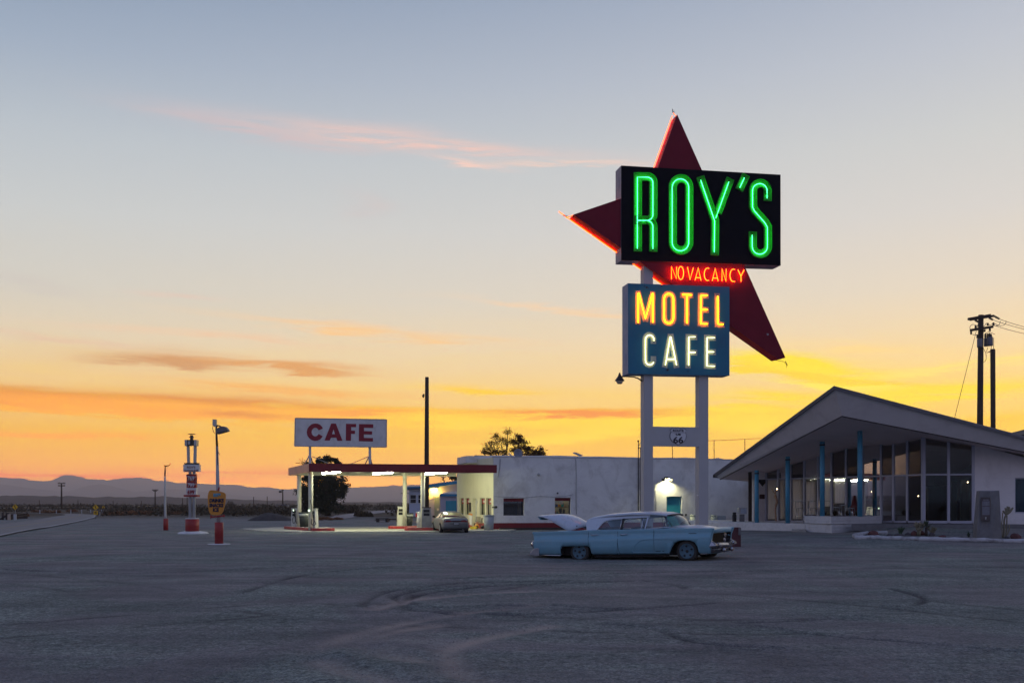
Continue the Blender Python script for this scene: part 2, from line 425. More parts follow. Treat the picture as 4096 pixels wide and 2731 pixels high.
INT_W = mat('interior_wall', (.35,.32,.30), .9, var=.1, vscale=1)
WIRE = mat('wire', (.02,.018,.018), .6)
# ------------------------------------------------------------------ ground sheet
def ground_material():
    m = bpy.data.materials.new('gravel_ground'); m.use_nodes = True
    w = NT(m.node_tree); b = w.n['Principled BSDF']; b.inputs['Roughness'].default_value = .92; b.inputs['Specular IOR Level'].default_value = .25
    tc = w.node('ShaderNodeTexCoord'); v = tc.outputs['Object']
    at = w.node('ShaderNodeAttribute', attribute_name='track'); sp = w.node('ShaderNodeSeparateColor', ins={0: at.outputs['Color']})
    dark, light, desert = sp.outputs
    big = w.noise(v, .07, 5, .55, .3); mid = w.noise(v, .6, 6, .62); fine = w.noise(v, 9, 5, .7); grit = w.noise(v, 34, 4, .75)
    mps = w.node('ShaderNodeMapping', ins={'Vector': v, 'Scale': (.28, 1.1, 1), 'Rotation': (0, 0, .12)}); streak = w.noise(mps.outputs[0], 1.0, 6, .65, .4)
    coarse = w.ramp(w.noise(v, .22, 6, .62, .8), [(.44, 0.0), (.58, 1.0)])
    c = w.ramp(big, [(.3, (.215,.212,.218)), (.5, (.248,.242,.244)), (.72, (.29,.266,.256))])
    c = w.mix(w.m('MULTIPLY', coarse, .8), c, (.215,.255,.24))
    c = w.mix(.7, c, w.ramp(mid, [(.28, (.60,.60,.62)), (.72, (1.32,1.31,1.30))]), 'MULTIPLY')
    c = w.mix(.5, c, w.ramp(streak, [(.33, (.50,.51,.55)), (.60, (1.22,1.2,1.18))]), 'MULTIPLY')
    c = w.mix(w.m('ADD', .45, w.m('MULTIPLY', coarse, .5)), c, w.ramp(fine, [(.3, (.42,.44,.46)), (.7, (1.55,1.54,1.5))]), 'MULTIPLY')
    c = w.mix(w.m('ADD', .6, w.m('MULTIPLY', coarse, .4)), c, w.ramp(grit, [(.32, (.22,.24,.26)), (.70, (2.0,1.96,1.88))]), 'MULTIPLY')
    c = w.mix(w.m('MULTIPLY', dark, .85), c, (.045,.042,.048))
    c = w.mix(w.m('MULTIPLY', w.m('MULTIPLY', light, w.ramp(mid, [(.3, .55), (.7, 1.0)])), .9), c, (.56,.45,.39))
    dn = w.noise(v, .03, 8, .65)
    dc = w.ramp(dn, [(.3, (.055,.045,.034)), (.55, (.10,.08,.06)), (.75, (.14,.115,.09))])
    c = w.mix(desert, c, dc)
    w.l.new(c, b.inputs['Base Color'])
    vor = w.node('ShaderNodeTexVoronoi', ins={'Vector': v, 'Scale': 26.0})
    h = w.m('ADD', w.m('MULTIPLY', fine, .8), w.m('ADD', w.m('MULTIPLY', grit, .35), w.m('MULTIPLY', vor.outputs['Distance'], .5)))
    h = w.m('ADD', h, w.m('MULTIPLY', streak, 1.6))
    bn = w.node('ShaderNodeBump', ins={'Height': h, 'Strength': 1.0, 'Distance': .09})
    w.l.new(bn.outputs[0], b.inputs['Normal'])
    return m
GROUND = ground_material()
def gpoly(pts): return [G('d', x, y) for x, y in pts]
DARK_T = [[(1640,1384),(1400,1404),(1180,1414),(1050,1412),(960,1405),(922,1392),(940,1374),(1000,1360),(1100,1348),(1250,1340),(1500,1334)],
          [(1420,1400),(1200,1392),(1000,1396),(930,1384),(905,1372),(960,1356),(1080,1345)],
          [(830,1395),(850,1375),(900,1358),(1050,1340),(1300,1334)], [(1700,1432),(1850,1425),(1990,1416)], [(1400,1436),(1500,1446),(1600,1478),(1800,1492)],
          [(2050,1352),(2120,1372),(2100,1388),(2040,1392)], [(1750,1440),(1900,1462),(2100,1480),(2352,1500)], [(0,1308),(300,1316),(700,1300),(1000,1290)], [(1000,1330),(1400,1318),(1800,1310),(2352,1300)],
          [(560,1360),(700,1320),(900,1300)], [(1480,1335),(1560,1345),(1570,1352)]]
LIGHT_T = [[(720,1500),(760,1484),(830,1458),(900,1440),(1000,1420),(1100,1406),(1230,1392)], [(740,1520),(780,1540),(860,1560),(960,1590)], [(842,1488),(850,1476),(900,1455),(1000,1438)], [(850,1490),(880,1505),(960,1520)],
           [(1260,1440),(1160,1458),(1070,1480),(1030,1500),(1028,1520),(1060,1548),(1150,1572),(1250,1600)], [(860,1400),(960,1375),(1100,1362),(1200,1358)]]
def dist_poly(X, Y, pts):
    d = np.full(X.shape, 1e9)
    for a, b in zip(pts[:-1], pts[1:]):
        ax, ay, bx, by = a[0], a[1], b[0], b[1]; L = (bx-ax)**2+(by-ay)**2+1e-9
        t = np.clip(((X-ax)*(bx-ax)+(Y-ay)*(by-ay))/L, 0, 1)
        d = np.minimum(d, np.hypot(X-ax-t*(bx-ax), Y-ay-t*(by-ay)))
    return d
def spline(pts, n=6):
    pts = [Vector(p) for p in pts]; out = []
    for i in range(len(pts)-1):
        p0 = pts[max(i-1,0)]; p1 = pts[i]; p2 = pts[i+1]; p3 = pts[min(i+2, len(pts)-1)]
        for k in range(n):
            t = k/n
            out.append(.5*((2*p1)+(p2-p0)*t+(2*p0-5*p1+4*p2-p3)*t*t+(3*p1-p0-3*p2+p3)*t**3))
    out.append(pts[-1]); return out
def build_ground():
    xs = np.concatenate([-np.geomspace(12400, 26, 26)[:-1], np.arange(-26, -12.9, .2), np.arange(-12.85, 12.86, .075), np.arange(12.95, 26.01, .2), np.geomspace(26, 12400, 26)[1:]])
    ys = np.concatenate([[-12400, -4000, -1000, -250, -60, -15, 0, 3], np.geomspace(5.5, 62, 460), np.geomspace(62, 12400, 60)[1:]])
    X, Y = np.meshgrid(xs, ys); Z = np.zeros_like(X)
    ny, nx = X.shape
    for j in range(ny):
        if -20 < ys[j] < 200:
            for i in range(nx):
                if abs(xs[i]) < 80: Z[j, i] = terr(float(xs[i]), float(ys[j]))
    dk = np.zeros_like(X); lt = np.zeros_like(X)
    nz = np.array([[mnoise.noise(Vector((x*.9, y*.9, 3))) if (abs(x) < 27 and 5 < y < 60) else 0 for x in xs] for y in ys])
    for ps in DARK_T:
        d = dist_poly(X, Y, spline(gpoly(ps))); wd = .038+.0026*Y
        g = np.exp(-(d/wd)**2)*(Y < 60)*(Y > 4); dk = np.maximum(dk, g*np.clip(.85+nz*1.5, .2, 1)); Z -= .02*g
        Z += .015*np.exp(-((d-2.1*wd)/wd)**2)*(Y < 60)*(Y > 4)
    rt = random.Random(77)
    for _ in range(16):
        cx_, cy_ = rt.uniform(-22, 22), rt.uniform(2, 34); R_ = rt.uniform(6, 20); a0 = rt.uniform(0, 6.28); da = rt.uniform(.5, 1.4); kk = rt.uniform(.3, .75)
        for off in (0, 1.5):
            pts = [Vector((cx_+(R_+off)*math.cos(a0+da*i/14), cy_+(R_+off)*math.sin(a0+da*i/14), 0)) for i in range(15)]
            d = dist_poly(X, Y, pts); wd = .05+.0022*Y; g = kk*np.exp(-(d/wd)**2)*(Y < 60)*(Y > 4)*np.clip(.6+nz*2.2, .05, 1); dk = np.maximum(dk, g); Z -= .012*g
    for ps in LIGHT_T:
        d = dist_poly(X, Y, spline(gpoly(ps))); g = np.exp(-(d/.16)**2)*(Y < 60)*(Y > 4)
        lt = np.maximum(lt, g*np.clip(.8+nz*1.2, .2, 1)); Z -= .018*g; Z += .014*np.exp(-((d-.38)/.16)**2)*(Y < 60)*(Y > 4)
    des = np.clip((Y-92+X*.05)/25, 0, 1); des[Y < 60] = 0
    des = np.where(Y > 400, 1, des); des = np.maximum(des, (np.abs(X) > 120)*1.0)
    V = np.stack([X, Y, Z], -1).reshape(-1, 3)
    idx = np.arange(ny*nx).reshape(ny, nx)
    Fq = np.stack([idx[:-1,:-1], idx[:-1,1:], idx[1:,1:], idx[1:,:-1]], -1).reshape(-1, 4)
    me = bpy.data.meshes.new('ground'); me.vertices.add(len(V)); me.vertices.foreach_set('co', V.ravel())
    me.loops.add(Fq.size); me.loops.foreach_set('vertex_index', Fq.ravel().astype(np.int32))
    me.polygons.add(len(Fq)); me.polygons.foreach_set('loop_start', np.arange(0, Fq.size, 4, dtype=np.int32))
    me.polygons.foreach_set('use_smooth', np.ones(len(Fq), bool))
    me.update(); me.validate()
    at = me.color_attributes.new('track', 'FLOAT_COLOR', 'POINT')
    at.data.foreach_set('color', np.stack([dk, lt, des, np.ones_like(dk)], -1).ravel())
    me.materials.append(GROUND)
    o = bpy.data.objects.new('ground', me); COL.objects.link(o); struct(o, 'bluish grey gravel lot with curved tyre tracks')
build_ground()

# pebbles scattered on the near gravel
def build_pebbles():
    rnd = random.Random(4); mb = MB()
    for i in range(14000):
        y = 8.2*math.exp(rnd.random()**1.1*1.45); x = rnd.uniform(-.53, .53)*y
        r = rnd.choice((.004,.005,.006,.009))*rnd.uniform(.7,1.5)*(1+y*.015)
        z = terr(x, y); a = rnd.random()*6.28
        vs = []
        for (sx, sy, sz) in ((1,0,0),(0,1,0),(-1,0,0),(0,-1,0),(.2,.1,.7)):
            ca, sa = math.cos(a), math.sin(a); k = rnd.uniform(.7, 1.3)
            vs.append((x+(sx*ca-sy*sa)*r*k, y+(sx*sa+sy*ca)*r*k, z+.002+sz*r*k))
        mb.add(vs, [(0,1,4),(1,2,4),(2,3,4),(3,0,4)])
    o = mb.build('gravel', mat('pebble_stone', (.21,.21,.205), .9, var=.6, vscale=2.5), fix=False)
    o['kind'] = 'stuff'; o['label'] = 'loose pebbles strewn over the gravel lot'
build_pebbles()

# ------------------------------------------------------------------ the highway at the left
def flat_poly(name, pts, z, m, label, sub=14, thick=None):
    """a sheet that follows the terrain: pts = left list and right list of ground points"""
    L, R = pts; mb = MB(); vs = []; n = len(L)
    for l, r in zip(L, R):
        for k in range(sub+1):
            p = l.lerp(r, k/sub); vs.append((p.x, p.y, terr(p.x, p.y)+z))
    mb.add(vs, [(i*(sub+1)+k, i*(sub+1)+k+1, (i+1)*(sub+1)+k+1, (i+1)*(sub+1)+k) for i in range(n-1) for k in range(sub)], 0, True)
    return struct(mb.build(name, m, fix=False), label)
ROADM = mat('worn_asphalt', (.20,.19,.185), .85, var=.12, vscale=.5, bump=.2, bscale=20, stain=(.12,.115,.115), stain_amt=.4, stain_scale=.5)
near = [G('d', x, y) for x, y in ((-420,1300),(-200,1256),(0,1232),(77,1217.5),(154,1203.8),(205,1192.5),(222,1186),(214,1182.2),(150,1179.6),(60,1178.4))]
far = [G('d', x, y) for x, y in ((-560,1240),(-300,1220),(0,1204.5),(77,1195.5),(120,1187.5),(146,1183.6),(150,1182),(140,1180.6),(100,1178.6),(40,1177.2))]
near[0] = near[2]+Vector((10.8,-31.5,0)); near[1] = near[2]+Vector((5.4,-15.7,0)); far[0] = far[2]+Vector((17.6,-52,0)); far[1] = far[2]+Vector((8.8,-26,0))
near = spline(near, 6); far = spline(far, 6)
flat_poly('road', (near, far), .05, ROADM, 'two lane highway bending away to the left')
ln = [a.lerp(b, .03) for a, b in zip(near, far)]; ln2 = [a.lerp(b, .055) for a, b in zip(near, far)]
flat_poly('road_edge_line', (ln, ln2), .056, mat('worn_white_line', (.5,.5,.5), .8, var=.3, vscale=2), 'worn white edge line of the highway', sub=2)
ln = [a.lerp(b, .50) for a, b in zip(near, far)]; ln2 = [a.lerp(b, .52) for a, b in zip(near, far)]
flat_poly('road_centre_line', (ln, ln2), .056, mat('worn_yellow_line', (.32,.25,.10), .8, var=.3, vscale=2), 'faded centre line of the highway', sub=2)
# far pale road across the desert plain
a = [Vector((x, y, 0)) for x, y in ((-400, 200), (-185, 236), (-160, 430), (-250, 900), (-250, 1500))]
fl = [Vector(((x-1176)/2287*Y, Y, 0)) for x, Y in ((-300,222),(0,238),(160,280),(330,345),(500,470),(680,690),(900,1250),(1200,1500),(1800,1650))]
fr2 = [p*(1.028) for p in fl]
fl = spline(fl, 5); fr2 = spline(fr2, 5)
flat_poly('far_road', (fl, fr2), .35, mat('pale_far_road', (.62,.55,.50), .35, spec=.8, var=.15, vscale=.02), 'pale road line crossing the far plain', sub=1)
# lighter dirt track behind the canopy
tl = [G('d', x, y) for x, y in ((740,1196),(800,1190),(850,1181),(900,1176),(960,1174))]; tr = [G('d', x, y) for x, y in ((770,1184),(820,1178),(860,1173.5),(900,1171.5),(960,1170.5))]
flat_poly('dirt_track', (spline(tl,4), spline(tr,4)), .04, mat('pale_dirt', (.30,.27,.26), .95, var=.2, vscale=.4), 'pale dirt track behind the fuel canopy', sub=4)

# ------------------------------------------------------------------ mountains and hills
HILLM = mat('dark_hill_rock', (.055,.043,.042), .95, var=.45, vscale=.03, spec=.1, stain=(.10,.078,.07), stain_amt=.5, stain_scale=.012)
MOUNT = mat('mountain_rock', (.085,.07,.075), .95, var=.3, vscale=.0012, spec=.1)
def dpt(c, pts): return [( (px(c,x,y)[0]-CX)/F, (HY-px(c,x,y)[1])/F ) for x, y in pts]
prof = dpt('J', [(0,362),(120,370),(220,378),(250,367),(330,380),(400,400),(470,402),(550,412),(680,405),(720,392),(760,375),(820,342),(870,330),(960,328),(1010,338),(1065,355),(1095,352),(1125,362),(1165,388),(1210,384),(1250,392),(1290,386),(1340,394),(1380,388),(1430,400),(1480,398),(1530,382),(1600,386),(1650,370),(1780,374),(1860,362),(1940,368),(2030,382),(2090,410),(2170,406),(2280,412),(2352,432)])
prof += dpt('R', [(60,342),(180,342),(250,345),(320,370),(470,387),(560,375),(680,378),(760,390),(870,408),(960,413),(1090,405)]) + dpt('F', [(300,925),(500,915),(770,910),(1000,903),(1170,898),(1240,880),(1310,895),(1430,878),(1520,882)]) + dpt('G', [(380,880),(470,882),(560,884),(620,876),(700,890),(900,905),(1300,930),(1900,900),(2600,930),(3400,915),(4300,925)])
def ridge(name, prof, R, depth, layers, amp, m, label, seed, base_q=0.0, az0=-2.4, az1=2.2, n=900):
    xs = [math.atan(p[0]) for p in prof]; hs = [p[1]*math.cos(a) for p, a in zip(prof, xs)]
    mb = MB(); vs = []
    AZ = list(np.linspace(az0, -.56, 150))[:-1]+list(np.linspace(-.56, .56, n)); AZ += list(np.linspace(.56, az1, 150))[1:]; n = len(AZ)-1
    for j in range(layers+1):
        t = j/layers
        for i in range(n+1):
            a = AZ[i]
            h = float(np.interp(a, xs, hs))
            if a < xs[0] or a > xs[-1]:
                h = (hs[0] if a < xs[0] else hs[-1])*(1+.35*mnoise.noise(Vector((a*9, seed, 0))))
            h += amp*mnoise.fractal(Vector((a*70, seed, 0)), 1.0, 2.0, 4)
            r = R-depth*(1-t)**1.2
            if j < layers:
                w = t**1.25*(1+.5*mnoise.fractal(Vector((a*40, t*2.5, seed)), 1.0, 2.0, 5)*(1-t)*1.6)
            else: w = 1
            r2 = r*(1+.03*mnoise.noise(Vector((a*30, t*3, seed+4))) * (0 if j == layers else 1))
            vs.append((math.sin(a)*r2, math.cos(a)*r2, max(-1.0, (h*R+CAMH*0)*w if j else -2.0)))
    for i in range(n+1):
        a = AZ[i]; vs.append((math.sin(a)*(R+depth*.6), math.cos(a)*(R+depth*.6), -2.0))
    mb.add(vs, [(j*(n+1)+i, j*(n+1)+i+1, (j+1)*(n+1)+i+1, (j+1)*(n+1)+i) for j in range(layers+1) for i in range(n)], 0, True)
    return struct(mb.build(name, m, fix=False), label)
ridge('mountains', prof, 11200, 3000, 9, .00025, MOUNT, 'far hazy purple mountain range', 1.3)
front = dpt('J', [(0,450),(500,520),(900,560),(1200,470),(1350,448),(1500,478),(1800,560),(2352,520)]) + dpt('R', [(300,520),(900,560)]) + dpt('F', [(0,1030),(900,1035),(1500,1020)]) + dpt('G', [(900,1000),(4300,980)])
ridge('mountain_foothills', front, 8300, 1500, 6, .0003, MOUNT, 'lower spur in front of the far range', 5.1)
hp = dpt('J', [(0,597),(90,590),(160,598),(270,592),(400,600),(520,603),(620,606),(740,597),(820,610),(880,600),(1000,604),(1120,612),(1260,620),(1340,614),(1460,604),(1560,618),(1700,618),(1880,610),(2000,615),(2100,608),(2200,602),(2352,622)]) + dpt('R', [(100,552),(200,556),(300,566),(450,568),(600,572),(720,578),(840,572),(960,580),(1060,574)]) + dpt('F', [(0,1035),(100,1033),(215,1040),(700,1056),(1010,1054),(1335,1053)]) + dpt('G', [(60,1052),(250,1054),(400,1066),(900,1080),(4300,1075)])
ridge('near_hills', hp, 1700, 420, 8, .00035, HILLM, 'low dark rocky hills beyond the plain', 9.7, n=1400)

# ------------------------------------------------------------------ haze
hz = MB(); hz.box((-HAZE_R, -HAZE_R, -3.5), (HAZE_R, HAZE_R, HAZE_TOP+1.6))
hm = bpy.data.materials.new('haze'); hm.use_nodes = True
hn = NT(hm.node_tree); hn.n.clear()
ho = hn.node('ShaderNodeOutputMaterial'); hv = hn.node('ShaderNodeVolumePrincipled')
hv.inputs['Color'].default_value = (.84,.83,1.0,1); hv.inputs['Density'].default_value = HAZE_D; hv.inputs['Anisotropy'].default_value = 0.6
hn.l.new(hv.outputs[0], ho.inputs['Volume'])
hob = hz.build('haze', hm); hob['kind'] = 'stuff'; hob['label'] = 'thin dusk haze over the plain'

# ------------------------------------------------------------------ desert scrub
def leaf_mat(name, a, b):
    m = bpy.data.materials.new(name); m.use_nodes = True; w = NT(m.node_tree); bs = w.n['Principled BSDF']
    g = w.node('ShaderNodeNewGeometry'); c = w.ramp(g.outputs['Random Per Island'], [(0.0, a), (1.0, b)])
    w.l.new(c, bs.inputs['Base Color']); bs.inputs['Roughness'].default_value = .85; bs.inputs['Specular IOR Level'].default_value = .2
    return m
SCRUB = leaf_mat('scrub_leaves', (.045,.036,.024), (.095,.07,.042)); SCRUBB = leaf_mat('dry_brown_brush', (.15,.072,.035), (.27,.14,.07)); LEAF = leaf_mat('dark_tree_leaves', (.022,.03,.02), (.06,.062,.035))
GREEN = leaf_mat('green_leaves', (.03,.06,.035), (.07,.10,.06)); CACT = leaf_mat('pale_cactus', (.16,.15,.10), (.30,.26,.18))
def tuft(mb, c, r, h, n, rnd, ls=.12, mi=0):
    for k in range(n):
        a = rnd.random()*6.283; e = rnd.random()**.5; rr = r*e
        zz = h*(rnd.random()**.8)*(1-.55*e*e)
        p = Vector((c[0]+math.cos(a)*rr, c[1]+math.sin(a)*rr, c[2]+zz)); s = ls*rnd.uniform(.6,1.5)
        d = Vector((rnd.gauss(0,1), rnd.gauss(0,1), rnd.gauss(.5,1))).normalized()*s; e2 = Vector((rnd.gauss(0,1), rnd.gauss(0,1), rnd.gauss(0,.6))).normalized()*s*.45
        mb.add([p-d*.5, p+e2*.5, p+d*.5, p-e2*.5], [(0,1,2,3)], mi)
def build_scrub():
    rnd = random.Random(11); mb = MB()
    for i in range(2600):
        y = 118*math.exp(rnd.random()*1.5); x = rnd.uniform(-.60, .02)*y
        if x > -.5*y and abs(((x/y)*2287+1176)-150) < 90 and y < 200: continue
        yy = 1154+2287*CAMH/y; xx = x/y*2287+1176
        if xx < 225 and yy > 1177: continue
        if 740 < xx < 900 and yy > 1172: continue
        s = rnd.uniform(.35, 1.0)*(.8+y/500)
        tuft(mb, (x, y, terr(x,y)-.05), s*1.6, s*.9, 16, rnd, ls=.45*s+.1)
    o = mb.build('desert_scrub', SCRUB, fix=False); o['kind'] = 'stuff'; o['label'] = 'dark olive scrub covering the desert plain'
build_scrub()
def bush(name, label, cat, c, r, h, n, m, group=None, ls=.14, seed=0, sx=1.0):
    rnd = random.Random(seed); mb = MB()
    k = max(1, int(sx*2.2))
    for j in range(k):
        off = (j-(k-1)/2)/max(k,1)*2*r*sx
        tuft(mb, (off+rnd.uniform(-.2,.2)*r, rnd.uniform(-.3,.3)*r, 0), r*rnd.uniform(.8,1.1), h*rnd.uniform(.75,1.0), n, rnd, ls)
    o = mb.build(name, m, fix=False); o.location = (c[0], c[1], terr(c[0],c[1])-.03)
    return tag(o, label, cat, group)
# brown brush beside the road (right of the warning sign)
for i, (x, y, hp_, w_, lab) in enumerate([(247,1182.5,9,10,'dry brown brush clump nearest the speed warning sign'),(268,1183,10,12,'rounded dry brown bush second to the right of the speed sign'),(290,1182,11,12,'dry brown brush in the middle of the roadside row'),
        (312,1181.5,10.5,12,'dry brown brush third from the left end before the tall white pole'),(333,1181.5,9,10,'dry brown brush at the right end of the row left of the white pole'),(346,1180.5,7,8,'low dry brush just left of the bare white pole'),
        (395,1181,8,14,'low brown brush behind the price tower and white pole'),(420,1180,8,10,'brown brush left of the price tower foot')]):
    g = G('d', x, y); s = 2287/g.y
    bush('dry_bush', lab, 'bush', g, w_/s, hp_/s*1.2, 200, SCRUBB, 'dry brown bushes along the lot edge', ls=.22, seed=i)
for i, (x, y, hp_, w_, lab) in enumerate([(55,1186,7,8,'low dry bush below the leaning picket fence'),(138,1176,6,6,'small dark bush where the road bends'),(160,1178,7,8,'reddish bush left of the road bend'),(180,1177.5,7,7,'reddish bush beside the road between fence and bend'),(210,1175.5,7,9,'reddish bush just left of the bend in the road')]):
    xx = x if i == 0 else x-60+i*4
    g = G('d', xx, y); s = 2287/g.y
    bush('dry_bush', lab, 'bush', g, w_/s, hp_/s*1.2, 160, SCRUBB, 'dry bushes on the far side of the road', ls=.24, seed=30+i)
for i, (x, y, hp_, w_, lab) in enumerate([(530,1166,16,7,'dark round shrub on the plain left of the drinks sign'),(613,1170,13,9,'grey green shrub behind the middle of the lot left of the canopy'),
        (775,1178,20,13,'tall grey shrub seen under the canopy left of centre'),(806,1178,22,13,'tall wispy grey shrub seen under the canopy right of centre'),(836,1186,14,16,'dark shrub behind the far trash bin under the canopy'),(505,1180,11,14,'dark low shrub behind the drinks sign'),
        (458,1177,9,9,'dark low shrub between the price tower and drinks sign'),(560,1181,9,16,'low dark scrub left of the dirt mound'),(655,1180,9,12,'low dark scrub between mound and canopy')]):
    g = G('d', x, y); s = 2287/g.y
    bush('desert_shrub', lab, 'shrub', g, w_/s, hp_/s*1.15, 420, SCRUB, 'grey desert shrubs behind the lot', ls=.28, seed=60+i)
for i, (x, y, hp_, w_, lab) in enumerate([(724,1193,8,14,'orange brown grass clump at the foot of the big tree'),(748,1194,9,14,'orange brown grass clump right of the big tree trunk'),(700,1193,7,10,'orange brown grass clump between the fuel pumps'),(775,1193,6,10,'orange brown grass clump at the far right of the tree')]):
    g = G('d', x, y); s = 2287/g.y
    bush('dry_grass', lab, 'grass clump', g, w_/s, hp_/s, 260, SCRUBB, 'dry grass clumps under the tree', ls=.22, seed=90+i)
# dirt mound
g = G('d', 622, 1195); mb = MB(); n = 28; vs = []; rnd = random.Random(3)
for j in range(9):
    for i in range(n):
        a = 6.283*i/n; r = 1-j/8; x_ = math.cos(a)*2.2*r; y_ = math.sin(a)*1.6*r
        vs.append((x_, y_, .72*(1-r**1.6)*(1+.25*mnoise.noise(Vector((x_*1.7, y_*1.7, 1))))-.03+.06*mnoise.noise(Vector((x_*5,y_*5,2)))))
mb.add(vs, [(j*n+i, j*n+(i+1)%n, (j+1)*n+(i+1)%n, (j+1)*n+i) for j in range(8) for i in range(n)], 0, True)
o = mb.build('dirt_mound', mat('dark_dirt', (.06,.05,.045), .95, var=.3, bump=.5, bscale=6), fix=False); o.location = g; tag(o, 'dark pile of dirt left of the fuel canopy', 'dirt pile')
# ================================================================== the big roadside sign
XL = P('A', 638, 588, 35.0); XR = P('A', 2066, 670, 36.3)
SF = Frame(XL, XR)
T_GREEN = emis('green_neon_tube', (.05, 1.0, .27), 7.0)
T_RED = emis('red_neon_tube', (1.0, .035, .001), 36.0)
T_ORNG = emis('orange_neon_tube', (1.0, .075, .001), 7.0)
T_YEL = emis('yellow_neon_tube', (1.0, .25, .001), 20.0)
T_WHT = emis('white_neon_tube', (.95, 1.0, .42), 4.5)
sign = thing('roadside_sign', 'towering motel sign with red star and black and blue neon panels on white posts', 'sign', SF.at(1.2, 0, .3))
BT = .63
# posts
up0, _ = SF.hit('B', 507, 1450); up1, _ = SF.hit('B', 610, 1450)
vp0, _ = SF.hit('B', 1128, 1450); vp1, _ = SF.hit('B', 1232, 1450)
for a, b, top in ((up0, up1, 11.9), (vp0, vp1, 11.9)):
    mb = MB(); SF.rect(mb, a, b, -.15, top, .14, .50); mb.build('post', POSTW, sign, bevel=.006)
zb0 = SF.hit('N', 500, 392, .14)[1]; zb1 = SF.hit('N', 500, 100, .14)[1]
mb = MB(); SF.rect(mb, up1, vp0, zb0, zb1, .143, .30); cb = mb.build('cross_panel', POSTW, sign)
# route shield on the cross panel
su, sz0 = SF.hit('N', 493, 372, .14); _, sz1 = SF.hit('N', 493, 110, .14); sh = sz1-sz0
hw = SF.hit('N', 618, 290, .14)[0]-su
half = [(0,0),(.16,.05),(.42,.12),(.75,.22),(.95,.38),(1.0,.52),(.93,.68),(.82,.74),(.90,.80),(1.0,.86),(.80,.93),(.66,1.0),(.40,.955),(.2,.965),(0,1.0)]
def shield(k, dz):
    r = [(su+x*hw*k, sz0+dz+z*sh*k) for x, z in half]; l = [(su-x*hw*k, sz0+dz+z*sh*k) for x, z in half[1:-1]][::-1]
    return r+l
SIGNK = mat('black_sign_ink', (.02,.018,.03), .6); SHW = mat('white_shield', (.58,.58,.62), .5, var=.06, stain=(.35,.33,.33), stain_amt=.3)
mb = MB(); SF.slab(mb, shield(1.0, 0), .125, .141); sho = mb.build('route_shield', SIGNK, sign)
mb = MB(); SF.slab(mb, shield(.955, sh*.022), .121, .126); mb.build('shield_face', SHW, sho)
mb = MB(); SF.rect(mb, su-hw*.84, su+hw*.84, sz0+sh*.705, sz0+sh*.72, .117, .122); mb.build('shield_bar', SIGNK, sho)
text_mesh(SF, 'ROUTE', su, sz0+sh*.765, sh*.135, .116, .122, SIGNK, 'letter', sho, bold=.004, width=hw*1.3)
text_mesh(SF, 'US', su, sz0+sh*.565, sh*.09, .116, .122, SIGNK, 'letter', sho, bold=.006, width=hw*.62)
text_mesh(SF, '66', su, sz0+sh*.12, sh*.36, .116, .122, SIGNK, 'number', sho, bold=.008, width=hw*1.2)
# star: three long points behind the boxes
T = SF.hit('A', 1140, 132, .04); R1 = SF.hit('B', 2077, 1205, .04); R2 = SF.hit('B', 1998, 1222, .04); L = SF.hit('A', 212, 1026, .04); IN = SF.hit('S', 2602.4, 754, .04)
starp = [T, R1, R2, L, IN]
mb = MB(); SF.slab(mb, starp, .04, .06); SF.slab(mb, starp, .56, .58); st = mb.build('star', STARR, sign)
mb = MB()
for a, b in zip(starp, starp[1:]+starp[:1]):
    mb.add([SF.at(*a,.06), SF.at(*b,.06), SF.at(*b,.56), SF.at(*a,.56)], [(0,1,2,3)])
mb.build('star_edge', STARS, st)
def off_tube(a, b, o, s0, s1, d=.47):
    a = Vector(a); b = Vector(b); dd = (b-a).normalized(); nn = Vector((dd.y, -dd.x))*o; ln = (b-a).length
    return [SF.at(*(a+dd*ln*s0+nn), d), SF.at(*(a+dd*ln*s1+nn), d)]
mb = MB()
tubes = [off_tube(T, IN, .055, -.03, .80), off_tube(T, IN, .055, .84, 1.0), off_tube(IN, L, .055, .0, .55), off_tube(IN, L, .055, .57, 1.05),
         off_tube(L, R2, .055, -.05, .10), off_tube(L, R2, .055, .105, .225), off_tube(L, R2, .055, .27, .36), off_tube(L, R2, .055, .365, .48)]
for t in tubes:
    tb = MB(); tb.tube(t, .015, 6); tb.build('neon_tube', T_ORNG, st)
mb.tube([SF.at(T[0]-.02, T[1]+.17, .36), SF.at(T[0]+.03, T[1]+.0, .2)], .010, 6)
mb.build('neon_tube', T_ORNG, st)
for t in tubes:
    for k in (.12, .5, .88):
        p = t[0].lerp(t[1], k); q = p+(SF.at(0,0,0)-SF.at(0,0,0))
        a = Vector(((p-SF.o).dot(SF.u), p.z)); 
        # short standoff towards the star edge
        best = min(((SF.at(*(Vector(s0)+(Vector(s1)-Vector(s0))*max(0,min(1,(a-Vector(s0)).dot(Vector(s1)-Vector(s0))/((Vector(s1)-Vector(s0)).length_squared)))),.36)) for s0, s1 in zip(starp, starp[1:]+starp[:1])), key=lambda v: (v-p).length)
        mb = MB(); mb.tube([p, best], .005, 5); mb.build('tube_bracket', DARKM, st)
mb = MB(); mb.tube([SF.at(T[0]-.0,T[1]+.12,.36), SF.at(T[0]-.0,T[1]+.25,.36)], .014, 6); mb.build('tube_end', DARKM, st)
mb = MB(); mb.tube([SF.at(T[0]-.07,T[1]+.16,.3), SF.at(T[0]-.07,T[1]+.29,.3)], .014, 6)
mb.build('tube_end', DARKM, st)
mb = MB(); e = SF.hit('B', 2090, 1285, .3); mb.tube([SF.at(*R2,.3), SF.at(e[0]-.12,e[1]+.12,.3), SF.at(*e,.3), SF.at(e[0],e[1]-.1,.3)], .008, 5); mb.tube([SF.at(e[0]-.05,e[1]+.13,.3), SF.at(e[0]+.03,e[1]-.02,.3)], .014, 5)
